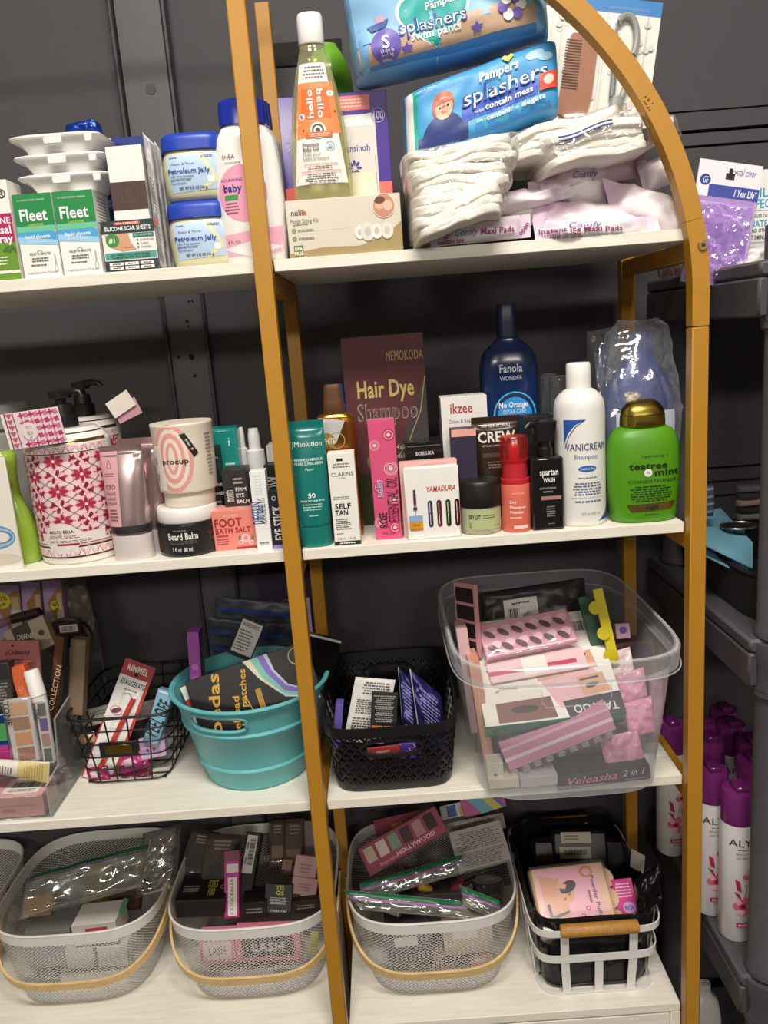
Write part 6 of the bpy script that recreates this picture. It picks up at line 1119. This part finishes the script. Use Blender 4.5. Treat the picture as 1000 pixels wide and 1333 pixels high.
t, p, w, h = carton('red_label_carton', 'carton with a red label seen through the left basket mesh', 'box', (92, 1206), (150, 1202), (98, 1232), .06, 'e6dfd8', y=.15, lean=.02); p.rect(.3, .2, .8, .7, 'c84a54').done()
t, p, w, h = carton('grey_carton', 'grey carton seen through the left basket mesh', 'box', (30, 1215), (90, 1212), (40, 1262), .06, '8a8c8c', y=.16, lean=.02); p.rect(.1, .1, .6, .4, 'c89a70').done()
t, p, w, h = carton('silver_pack', 'pale packs seen through the middle of the left basket mesh', 'pack', (84, 1236), (164, 1230), (88, 1262), .06, 'c4c2ba', y=.15, lean=.02); p.rect(.45, 0, .52, 1, '7a7872').done()
# ---- middle basket
t, p, w, h = at4('black_kohl_box', 'black box with yellow letters lying at the front left of the middle basket', 'box', (228, 1172), (292, 1166), (230, 1195), .07, '1c1a1b', .115, .05); p.rect(.02, .05, .98, .1, '3a3838').done()
q = topp(t, w, h, .07); q.text('KISS', .68, .35, .3, 'd8c62a', 1, w=.2).text('100', .68, .7, .3, 'd8c62a', 1, w=.16).lines(.05, .4, .45, .7, 3, 'b8b4ae').ell(.9, .5, .06, .06, 'd8d4ce', inner=.8).done('top_print')
t, p, w, h = at4('magenta_stick_box', 'tall magenta and white box in the middle basket', 'box', (292, 1108), (311, 1106), (292, 1196), .018, 'c4248a', .11, .55); p.rect(.0, 0, 1, .16, '7a1450').rect(.15, .2, .95, .33, 'e8e4dc').rect(.25, .4, .85, .97, 'f0ece8').text('CONCEALER', .5, .68, .05, '4a4648', w=2.2, rot=math.pi/2).done()
t, p, w, h = at4('black_gold_box', 'black box with a barcode label and a gold end in the middle basket', 'box', (322, 1082), (342, 1078), (306, 1170), .02, '1e1b1a', .13, .75, side=('R', '161413')); p.rect(.1, .05, .8, .62, 'd6d4d0').bars(.35, .1, .7, .5, vert=False).lines(.15, .1, .3, .55, 2, '5a5856').done()
q = Print(t, w, .02, lambda u, v, o: (u, v, -o)); q.rect(.0, 0, 1, 1, 'c89a48').text('ofra', .5, .5, .4, '3a2a14', w=.5).done('gold_end')
for i, (a, b, c, col, z_) in enumerate((((250, 1078), (290, 1070), (232, 1140), '2c201c', .13), ((270, 1085), (316, 1074), (258, 1160), '3a2620', .125), ((352, 1068), (372, 1062), (350, 1130), '3c2a20', .14), ((372, 1066), (396, 1060), (368, 1140), '4a3024', .13))):
    t, p, w, h = at4('carded_brow_pencil', ('leftmost', 'second', 'third', 'rightmost')[i]+' of the dark carded brow products in the middle basket', 'card', a, b, c, .004, col, z_, .85, group='dark carded products in the middle basket')
    p.rect(.15, .55, .85, .8, '8a6a50' if i > 1 else '15110f').lines(.2, .1, .8, .3, 3, 'a89888').done(); P = Pillow(w*.9, h*.85, .018, p=8, q=4, amp=.0012, sc=50, seed=i); o = P.mesh(MB(), mat('film', 'ffffff'), 20, 24).build('clear_blister', t, 30); o.location = (0, -.004, h*.05)
t, p, w, h = at4('yellow_letter_packet', 'black packet with bright yellow letters in the middle basket', 'packet', (346, 1150), (382, 1142), (343, 1188), .01, '1c1b1c', .12, .5); p.text('YES', .55, .12, .14, 'd8d82a', 1, w=.3).text('OS', .55, .3, .14, 'd8d82a', 1, w=.28).lines(.15, .45, .85, .7, 5, 'c8c4be').text('natural', .55, .9, .1, 'c8c4be', w=.6).done()
for i, (a, b, c, z_) in enumerate((((386, 1112), (416, 1106), (378, 1160), .14), ((382, 1140), (416, 1134), (376, 1178), .125))):
    t, p, w, h = at4('pink_lash_card', ('upper', 'lower')[i]+' pale pink card beside the gold post in the middle basket', 'card', a, b, c, .004, 'd0a6a6', z_, .7, group='pink cards in the middle basket', edge=.003); p.ell(.5, .8, .06, .06, '2a1a1c').lines(.2, .2, .8, .5, 3, 'a87a7c').rect(.1, .6, .4, .75, '2a2224').done()
t, p, w, h = at4('mauve_sleeve', 'dusky mauve sleeve at the back of the middle basket behind the gold post', 'sleeve', (392, 1068), (424, 1062), (388, 1112), .02, '6a5456', .14, .5); p.done()
t, p, w, h = at4('brown_hook_card', 'small brown hanging card in the middle basket', 'card', (368, 1118), (382, 1113), (366, 1132), .003, '8a5a34', .15, .5); p.ell(.5, .3, .1, .1, '2a1810').done()
for i, (a, b, c) in enumerate((((258, 1222), (304, 1218), (262, 1256)), ((305, 1216), (390, 1208), (308, 1252)))):
    t, p, w, h = carton('pink_window_box', ('left', 'right')[i]+' pink edged box seen through the front of the middle basket mesh', 'box', a, b, c, .03, 'd87a94', y=.132, lean=.02, group='pink edged boxes in the middle basket'); p.rect(.1, .15, .9, .85, ('d8ccc8', '2c2628')[i]).text('LASH', .5, .5, .3, ('8a5a60', 'd8c8cc')[i], 1, w=.5).done()
t, p, w, h = carton('yellow_strip_box', 'slim yellow box seen through the right of the middle basket mesh', 'box', (404, 1222), (415, 1218), (402, 1242), .02, 'c8c030', y=.14, lean=.02); p.done()
t, p, w, h = carton('white_floor_pack', 'white pack at the bottom of the middle basket', 'pack', (290, 1264), (400, 1256), (294, 1296), .1, 'b8b6b6', y=.135, lean=.02); p.rect(.1, .2, .3, .8, 'd8b8b8').rect(.6, .1, .9, .6, '6a6a72').done()
for i, (a, b, c) in enumerate((((314, 1176), (346, 1171), (316, 1197)), ((380, 1174), (414, 1166), (382, 1190)))):
    t, p, w, h = at4('black_mascara_box', ('black mascara box lying under the gold ended box in the middle basket', 'dark brown box beside the gold post at the front of the middle basket')[i], 'box', a, b, c, .05, ('1c1a1c', '2c201c')[i], .112, .1); p.lines(.1, .3, .9, .7, 2, '8a8680').done()
# ---- right basket
t, p, w, h = at4('nail_tip_case', 'pink clear case of press on nails in the right mesh basket', 'case', (466, 1106), (572, 1062), (482, 1140), .012, 'a84a66', .15, .75, pre='gloss')
for k in range(6): MB().box(-w*.46+k*w*.155, -w*.46+k*w*.155+w*.12, -.004, 0, h*.35, h*.9, mat('gloss', ('d8d0b8', 'e8e4d8', '8ab09a', '3a2a30', 'c89a9a', '2a2428')[k]), .002).build('press_on_nail', t)
p.text('HOLLYWOOD', .62, .8, .14, 'f4eef0', 1, w=.5, rot=0).text('Signature', .3, .85, .1, 'f0c8d4', w=.3).done(); MB().box(-w/2-.001, w/2+.001, -.010, .012, -.001, h+.001, mat('film', 'fff4f8'), .002).build('clear_cover', t)
t, p, w, h = at4('white_back_label_box', 'white box covered in fine print at the right of the right mesh basket', 'box', (584, 1084), (652, 1072), (598, 1136), .02, 'b9b4b0', .14, .85); p.lines(.06, .1, .94, .55, 9, '6a6664').lines(.06, .6, .94, .95, 8, '6a6664').done()
t, p, w, h = at4('dotted_pack', 'grey patterned pack behind the white fine print box', 'pack', (580, 1072), (656, 1064), (584, 1092), .02, '9a928c', .15, .7); p.lines(.05, .1, .95, .9, 4, 'c8c0b8').done()
t, p, w, h = at4('rainbow_hair_pack', 'rainbow coloured pack at the back of the right mesh basket', 'pack', (598, 1040), (655, 1034), (606, 1066), .01, 'c860a0', .16, .6, pre='gloss'); p.quad((.1, .0), (.4, .0), (.7, 1), (.4, 1), '6ab0c8').quad((.4, 0), (.6, 0), (.9, 1), (.7, 1), 'd8c848').quad((.6, 0), (.7, 0), (1, 1), (.9, 1), '7a5ac0').done()
t, p, w, h = at4('rose_case', 'rose pink clear case at the back of the right mesh basket', 'case', (486, 1068), (556, 1046), (492, 1100), .012, '8a3a50', .155, .7, pre='gloss'); p.rect(.3, .3, .5, .6, 'b8803a').rect(.6, .2, .9, .5, '4a2a38').done()
t, p, w, h = at4('marker_tip_pack', 'pack of blue and white markers at the back of the right mesh basket', 'pack', (572, 1050), (612, 1044), (576, 1068), .012, 'c8ccd4', .155, .6); p.rect(.2, .1, .5, .9, '2a4a8a').rect(.6, .3, .95, .9, 'c8a83a').done()
c_ = onz(636, 1160, Z4+.135); t = thing('black_round_jar', 'black round cream jar wrapped in film in the right mesh basket', 'jar', Matrix.Translation(c_) @ Matrix.Rotation(-.35, 4, 'X')); Loft([(0, .026, .026), (.003, .028, .028), (.018, .028, .028), (.02, .026, .026)], sm=1).mesh(MB(), mat('gloss', '1a1919'), 40).build('lid', t); Loft([(-.02, .025, .025), (0, .026, .026)], sm=1).mesh(MB(), mat('gloss', '2a2828'), 40).build('jar_body', t)
q = Print(t, .04, .03, lambda u, v, o: (u, v-.015, .0202+o)); q.text('true', .6, .4, .2, 'd8d4ce', w=.4).lines(.3, .6, .9, .8, 2, 'b8b4ae').done()
for i, (px, py, col, r_) in enumerate(((520, 1150, '14301e', .012), (545, 1152, 'd8702a', .010), (572, 1142, '1c1a1a', .013), (590, 1158, '8a2a40', .011), (560, 1160, 'c89a3a', .009), (500, 1166, '2a2626', .014))):
    c_ = onz(px, py, Z4+.125); t = thing('nail_polish_bottle', ('dark green', 'orange', 'black', 'raspberry', 'gold', 'charcoal')[i]+' nail polish bottle inside the zip bag of the right basket', 'bottle', Matrix.Translation(c_) @ Matrix.Rotation((.9, -.5, .6, 1.1, -.9, 1.3)[i], 4, 'Y'), 'nail polish bottles in the right basket')
    Loft([(0, r_*.9, r_*.9), (.002, r_, r_), (.022, r_, r_), (.026, r_*.5, r_*.5)], 3, 1).mesh(MB(), mat('gloss', col), 24).build('glass', t); Loft([(.026, r_*.55, r_*.55), (.048, r_*.45, r_*.45)], sm=1).mesh(MB(), mat('gloss', '1a1818'), 20).build('cap', t)
for i, (a, b, c, z_, sd) in enumerate((((468, 1150), (602, 1112), (470, 1175), .14, 4), ((446, 1158), (598, 1172), (470, 1184), .145, 6), ((598, 1152), (650, 1172), (604, 1180), .14, 8))):
    t, P, p = pc4('green_seal_bag', ('upper zip bag with a green seal across the right mesh basket', 'zip bag whose green seal pokes past the left rim of the right mesh basket', 'short green sealed bag beside the black round jar')[i], 'bag', a, b, c, .02, 'e0e6e2', z_, .5, pre='zipbag', amp=.006, sc=26, seed=sd, group='green sealed zip bags in the right basket'); p.rect(.0, .02, 1, .24, '1c6844').rect(.0, .3, 1, .42, '9a6aa4').done('zip_seal')
for i, (a, b, c, col) in enumerate((((575, 1205), (640, 1202), (580, 1245), 'b8a890'), ((500, 1215), (560, 1212), (506, 1255), '5a525a'), ((550, 1262), (595, 1260), (553, 1290), 'a88a88'), ((612, 1246), (640, 1243), (614, 1262), 'd8909a'), ((585, 1268), (620, 1266), (587, 1288), '8a9aa8'))):
    t, p, w, h = carton('mixed_carton', ('cream', 'grey', 'mauve', 'pink', 'blue grey')[i]+' carton seen through the right basket mesh', 'box', a, b, c, .07, col, y=.118, lean=.02, group='cartons in the right basket'); p.rect(.2, .2, .7, .5, 'd8d0cc').done()
a_ = onz(466, 1164, Z4+.135); b_ = onz(522, 1186, Z4+.130); t = thing('black_lotion_tube', 'black and silver tube lying at the front of the right mesh basket', 'tube', a_); d_ = b_-a_
MB().tube([d_*0, d_*.02, d_*.6], [.010, .012, .012], mat('gloss', '1b1a1b'), 20).build('tube_body', t); MB().tube([d_*.61, d_*.98, d_], [.0115, .0115, .009], mat('metal', 'b9bcc4'), 20).build('cap', t)
t, p, w, h = at4('charcoal_carton', 'charcoal carton under the zip bags in the right mesh basket', 'box', (520, 1168), (600, 1160), (522, 1192), .06, '3a3438', .10, .2); p.rect(.3, .2, .6, .8, '8a4a50').done()
# ================================================================ strap basket with wooden grips
SC_ = Vector((.431, .195, Z4+.0006)); t = thing('white_strap_basket', 'white metal strap basket with two wooden grips lined with a black bag', 'basket', SC_); hS = .140; SBT = t
def sb(rx, ry, z): return ring(rx, ry, 8, z, 80)
MB().tube(sb(.112, .150, hS-.012), 0, wm2, closed=True, sq=(.012, .0018, (0, 0, 1))).build('top_band', t); MB().tube(sb(.107, .146, .075), 0, wm2, closed=True, sq=(.014, .0018, (0, 0, 1))).build('middle_band', t); MB().tube(sb(.100, .140, .002), 0, wm2, closed=True, sq=(.003, .004, (0, 0, 1))).build('bottom_band', t)
for sy in (-1, 1):
    for x in (-.058, 0, .058): MB().tube([(x*.94, sy*.140, .001), (x, sy*.1455, .075), (x, sy*.149, hS-.012)] if x else [(x, sy*.140, .001), (x, sy*.1455, .075)], 0, wm2, sq=(.0018, .014, (0, 1, .04))).build('strap', t)
    Loft([(0, .0095, .0095), (.002, .011, .011), (.128, .011, .011), (.13, .0095, .0095)], sm=1).mesh(MB(), mat('wood', 'c08a42'), 24).build('wooden_grip', t).matrix_local = Matrix.Translation((-.065, sy*.150, hS-.006)) @ Matrix.Rotation(math.pi/2, 4, 'Y')
for sx in (-1, 1):
    for y in (-.09, -.03, .03, .09): MB().tube([(sx*.100, y, .001), (sx*.107, y, .075), (sx*.112, y, hS-.012)], 0, wm2, sq=(.0018, .012, (1, 0, 0))).build('strap', t)
LN = Loft([(.001, .09, .128, 8), (.01, .094, .132, 8), (.075, .099, .136, 8), (hS-.01, .104, .141, 8), (hS+.012, .107, .144, 8)], 8, 4); mb = shell(LN, MB(), mat('foilcrink', '232126'), 96)
for i, v in enumerate(mb.v):
    k = noise.noise(Vector(v)*30)+.6*noise.noise(Vector(v)*70); s_ = 1-.06*abs(k); mb.v[i] = (v[0]*s_, v[1]*s_, max(.0008, v[2]+.008*k*(v[2] > .05)))
ln = mb.build('liner_bag', None, 25); tag(ln, 'crumpled black plastic bag lining the white strap basket', 'bag'); ln.location = SC_; ln.name = 'black_bag_liner'
t, P, p = pc4('black_bag_flap', 'loose black plastic bag corner sticking up at the right of the strap basket', 'bag', (826, 1150), (858, 1120), (830, 1200), .03, '181618', .13, .2, pre='foilcrink', amp=.008, sc=30, seed=5); p.done()
t, p, w, h = at4('black_label_case', 'black case with two cream labels at the back of the strap basket', 'case', (718, 1082), (790, 1076), (722, 1140), .04, '1c1b1d', .10, .5, pre='satin', edge=.006); p.rect(.16, .03, .7, .28, 'b9ae98').rect(.12, .36, .68, .62, 'b0a894').lines(.2, .08, .5, .22, 2, '4a443c').bars(.2, .42, .6, .55).done()
t, p, w, h = at4('dark_soft_case', 'dark zipped pouch in the middle of the strap basket', 'pouch', (690, 1090), (815, 1070), (694, 1150), .05, '141314', .09, .6, pre='satin', edge=.01); p.done()
t, p, w, h = at4('white_price_card', 'narrow white card edge at the right of the strap basket', 'card', (822, 1105), (838, 1132), (820, 1128), .002, 'e4e0dc', .15, .1, yaw=-.9); p.done()
t, p, w, h = at4('pink_case', 'hot pink clear case behind the powder puff box', 'case', (795, 1145), (822, 1144), (806, 1196), .012, 'd0468e', .12, .8, pre='gloss'); p.lines(.1, .1, .9, .5, 5, 'f0c0d8').ell(.6, .75, .3, .25, 'c89ad8').text('RICH', .6, .75, .12, '6a2a7a', 1, w=.4).done()
t, p, w, h = at4('powder_puff_box', 'clear box of beige powder puffs with a pink printed card', 'box', (688, 1131), (780, 1104), (707, 1222), .02, 'd8b89a', .115, .95, pre='satin', edge=.004)
p.rect(.04, .03, .96, .97, 'e0c0a4').rect(.08, .06, .86, .96, 'e9b4c8')
p.quad((.10, .12), (.36, .2), (.44, .74), (.12, .80), 'd9a184').ell(.42, .42, .11, .13, 'dca98c').ell(.46, .33, .12, .07, '2c1c1a', rot=.4).quad((.34, .24), (.45, .3), (.42, .36), (.3, .32), 'e3b598').ell(.39, .5, .03, .012, 'b8404a', rot=.6).ell(.38, .41, .016, .008, '2a1a18').ell(.46, .44, .016, .008, '2a1a18').quad((.12, .74), (.42, .66), (.4, .7), (.14, .8), '1c181a').quad((.14, .56), (.18, .54), (.2, .78), (.16, .78), '1c181a')
p.text('Powder Puffs', .80, .5, .055, '6a3a4a', 1, w=.52, rot=-math.pi/2+.0).lines(.70, .3, .74, .7, 1, '8a5a6a').ell(.74, .14, .09, .075, 'c89a48', inner=.6)
for k in range(3): p.ell(.50+.08*k, .86-.1*k, .03, .03, 'd04a5a').ell(.50+.08*k, .86-.1*k, .015, .015, 'f0c8d0')
p.done(); MB().box(-w/2-.002, w/2+.002, -.006, .022, -.002, h+.002, mat('film', 'fff8f8'), .005).build('clear_lid', t)
for k, (px, py) in enumerate(((795, 1150), (800, 1170), (804, 1188))):
    o = MB().tube([(w*.5-.006, .004, h*(.75-.3*k)), (w*.5-.006, .016, h*(.75-.3*k))], .018, mat('cloth', 'd8b490'), 20).build('powder_puff', t)
MBt = MB().tube([onz(704, 1180, Z4+.13), onz(700, 1215, Z4+.08), onz(712, 1250, Z4+.03), onz(706, 1262, Z4+.012), onz(702, 1268, Z4+.004)], .0013, mat('cloth', '151415'), 6).build('hanging_cord', SBT); MBt.matrix_parent_inverse = SBT.matrix_world.inverted()
# ================================================================ on the grey rack
ZR = -.7475
def can(label, px, py, g='air freshener cans on the grey rack', pos=None):
    p = pos or onz(px, py, ZR); r_ = .0265; c = Vector((p.x, p.y+(r_ if pos is None else 0), ZR+.0006)); t = thing('air_freshener_can', label, 'can', c, g)
    L = Loft([(0, r_*.93, r_*.93), (.003, r_, r_), (.205, r_, r_), (.209, r_*.96, r_*.96)], sm=1); L.mesh(MB(), mat('gloss', 'e9e5e6'), 40).build('can_body', t)
    Loft([(.209, r_*.99, r_*.99), (.212, r_*1.02, r_*1.02), (.255, r_*.98, r_*.98), (.262, r_*.9, r_*.9), (.264, r_*.6, r_*.6)], sm=1).mesh(MB(), mat('gloss', '7a2a72'), 40).build('cap', t)
    MB().box(-.010, .010, -.018, .012, .262, .272, mat('gloss', '6a2464'), .003).build('trigger', t)
    q = L.front(t, .012, .2, r_*2.6); q.text('ALY', .42, .10, .062, '3a343a', 0, w=.5).lines(.3, .16, .75, .175, 1, '4a6a3a').text("Nature's SCENTS", .55, .20, .02, '5a7a4a', w=.46).text('AIR FRESHENER', .55, .24, .02, '8a8488', w=.42).line([(.45, .72), (.55, .6), (.6, .5)], .014, '6a7a4a')
    for (x, y, s_) in ((.68, .42, .2), (.8, .56, .17), (.5, .70, .22)):
        for k in range(6): q.ell(x+s_*.5*math.cos(k*1.047), y+s_*.36*.7*math.sin(k*1.047), s_*.48, s_*.42, ('f0b8c4', 'd86a88')[k % 2], rot=k)
        q.ell(x, y, s_*.4, s_*.36, 'c23a62').ell(x, y, s_*.2, s_*.18, '7a1a3a')
    q.poly([(.32, .44), (.42, .46), (.46, .56), (.36, .54)], 'b82a58').poly([(.3, .56), (.42, .58), (.48, .66)], 'a02850').rect(.36, .86, .74, .9, 'b02a60').text('MAGNOLIA', .55, .88, .02, 'f8e8ee', 1, w=.3).lines(.38, .92, .72, .935, 1, '8a8488').done('printed_wrap'); return t
can('air freshener can whose rose print shows right of the gold post', 932, 1194)
can('air freshener can nearest the grey front post', 966, 1228)
can('air freshener can seen through the gap left of the gold post', 880, 1116)
for i, (dx, dy, lab) in enumerate(((.707, .105, 'purple capped can directly behind the rose print can'), (.732, .163, 'purple capped can in the second row behind the grey front post'), (.725, .225, 'purple capped can in the third row on the grey rack'), (.665, .178, 'purple capped can hidden by the gold post in the second row'), (.775, .12, 'purple capped can behind the can at the grey front post'), (.676, .24, 'purple capped can nearest the rear of the grey rack'), (.735, .282, 'purple capped can in the rearmost row on the grey rack'))):
    can(lab, 0, 0, pos=Vector((dx, dy, ZR)))
# middle deck
ZM = -.1995
t = thing('black_fabric_bin', 'black fabric storage bin on the middle deck of the grey rack', 'bin', (.86, .145, ZM)); bf = mat('cloth', '141315')
Lq = Loft([(.001, .21, .165, 8), (.07, .215, .17, 8)], 8, 3); shell(Lq, MB(), bf, 64, th=.006).build('bin_wall', t); MB().tube(ring(.214, .169, 8, .07, 64), .004, bf, 6, closed=True).build('hem', t)
for i in range(2):
    dz = Vector((0, .012*i, -.018*i)); P5 = [q_+dz for q_ in (ony(905, 702, .10), ony(980, 738, .03), ony(980, 706, .12), ony(938, 661, .26), ony(905, 668, .25))]
    up = Vector((0, 0, .003)); n = 5; V = P5+[q_-up for q_ in P5]; o = MB().add(V, [[0, 1, 2, 3, 4], [9, 8, 7, 6, 5]]+[[(k+1) % n, k, k+n, (k+1) % n+n] for k in range(n)], mat('paper', '7ab4cc')).build('blue_folder')
    tag(o, ('upper', 'lower')[i]+' light blue paper folder on the middle deck of the grey rack', 'folder', 'light blue folders on the grey rack')
c_ = ony(962, 684, .16); t = thing('black_oval_dish', 'black oval dish with a pale rim lying on the blue folders', 'dish', c_); Loft([(-.012, .016, .014), (-.004, .026, .022), (0, .028, .024)], sm=2).mesh(MB(), mat('gloss', '1c1b1c'), 32).build('dish_body', t); MB().tube(ring(.028, .024, 2, 0, 32), .0018, mat('metal', '9a9a98'), 6, closed=True).build('rim', t)
t, P, p = pouch('striped_pouch', 'blue grey striped pouch standing behind the gold post on the grey rack', 'pouch', (912, 632), (929, 632), (912, 672), .02, '4a5268', y=.16, lean=.05, pre='cloth', amp=.002, seed=4)
for k in range(4): p.quad((0, .1+.24*k), (1, .02+.24*k), (1, .1+.24*k), (0, .18+.24*k), '8a94a8')
p.done()
for k in range(5):
    c_ = ony(974, 640+9*k, .22); t = thing('coin_purse', ('topmost', 'second from top', 'middle', 'fourth', 'lowest')[k]+' of the small coin purses piled beside the grey post', 'purse', c_, 'pile of small purses'); P = Pillow(.04, .012, .03, amp=.002, seed=k); P.mesh(MB(), mat('cloth', ('6a6a6a', '3a3a3c', 'a88a84', '2a2a2c', '7a7a7c')[k]), 20, 10).build('purse_body', t, 60)
# top deck
ZU = .3065
t, p, w, h = carton('steriliser_box', 'white steriliser box with blue lettering on the top deck of the grey rack', 'box', (950, 224), (1042, 218), (944, 342), .12, 'eceae6', y=.17, z=ZU)
p.rect(.02, .02, .3, .16, '49b4d8').text('STERILIZER', .52, .23, .085, '3a9cc0', 1, w=.84).text('DISINFECTANT', .54, .34, .085, '3a9cc0', 1, w=.92).rect(.1, .41, .95, .414, '8a8a8a').text('THAT HELPS TO', .42, .46, .035, '4a4a4a', 1, w=.36).text('ELIMINATE', .36, .54, .065, '3a9cc0', 1, w=.48).text('VIRUS AND OTHER BACTERIA', .54, .61, .035, '4a4a4a', 1, w=.7).text('IN ABOUT 3 MINUTES*', .42, .68, .045, '4a4a4a', 1, w=.5).rect(.1, .73, .95, .734, '8a8a8a').ell(.36, .9, .22, .16, '5a6a80').ell(.36, .92, .18, .11, '4a98d8').ell(.36, .88, .19, .06, 'c8d4e0').done()
t, p, w, h = carton('bulb_blister_pack', 'slanted clear and purple light bulb blister pack on the grey rack', 'pack', (912, 206), (1000, 182), (886, 366), .003, 'b9a3c8', y=.075, lean=.10, edge=.003)
p.rect(0, 0, 1, .29, 'e9e4ea').ell(.13, .16, .085, .085, '23408e').text('GE', .13, .16, .05, 'f0f0f4', w=.08, shear=.3).text('crystal clear', .70, .07, .06, '4a3f8a', w=.42, shear=.25).rect(.44, .09, .58, .14, '1a181a').rect(.48, .05, .54, .1, '1a181a').rect(.2, .19, 1, .29, '3a4a9c').text('1 Year Life*', .78, .24, .055, 'f0f0f6', 1, w=.36, shear=.2).rect(.05, .29, .95, .5, 'a487bc').rect(.05, .5, .95, .98, '8f6fae').done()
P = Pillow(w*.86, h*.64, .045, p=5, q=3, amp=.010, sc=40, seed=5); o = P.mesh(MB(), mat('crinkfilm', 'eadcf8'), 40, 40).build('blister', t, 25); o.location = (0, -.001, h*.02)
t, P, p = pouch('white_plastic_bag', 'rumpled white plastic bag under the steriliser box on the grey rack', 'bag', (925, 330), (1040, 318), (926, 362), .09, 'dcdad4', y=.11, lean=.1, pre='crinkle', amp=.010, sc=26, seed=4, p=4, q=2); p.done()
for i, x in enumerate((868, 884)):
    t, L_, H, hw = bottle('clear_bulb_pack', ('left', 'right')[i]+' small clear bulb pack left of the gold post on the grey rack', 'pack', x, 366, 17, 338, ZU, [(0, .9, .8), (.1, 1, .8), (.8, 1, .8), (1, .7, .8)], 'c8b0b0', 'zipbag', y=.2, n=4, group='small clear bulb packs'); Loft([(0, hw*.5, hw*.5), (H*.3, hw*.6, hw*.6), (H*.4, hw*.4, hw*.4)], sm=1).mesh(MB(), mat('satin', '7a5a52'), 20, off=(0, 0, .002)).build('bulb_base', t)
# lowest deck
t, L_, H, hw = bottle('white_jug', 'white plastic jug on the lowest deck of the grey rack', 'jug', 922, 1400, 40, 1292, -1.1795, [(0, .95, .8), (.04, 1, .8), (.7, 1, .8), (.86, .8, .8), (.92, .4, .8), (1, .36, .8)], 'd8d6d4', 'plast', y=.10, n=3)
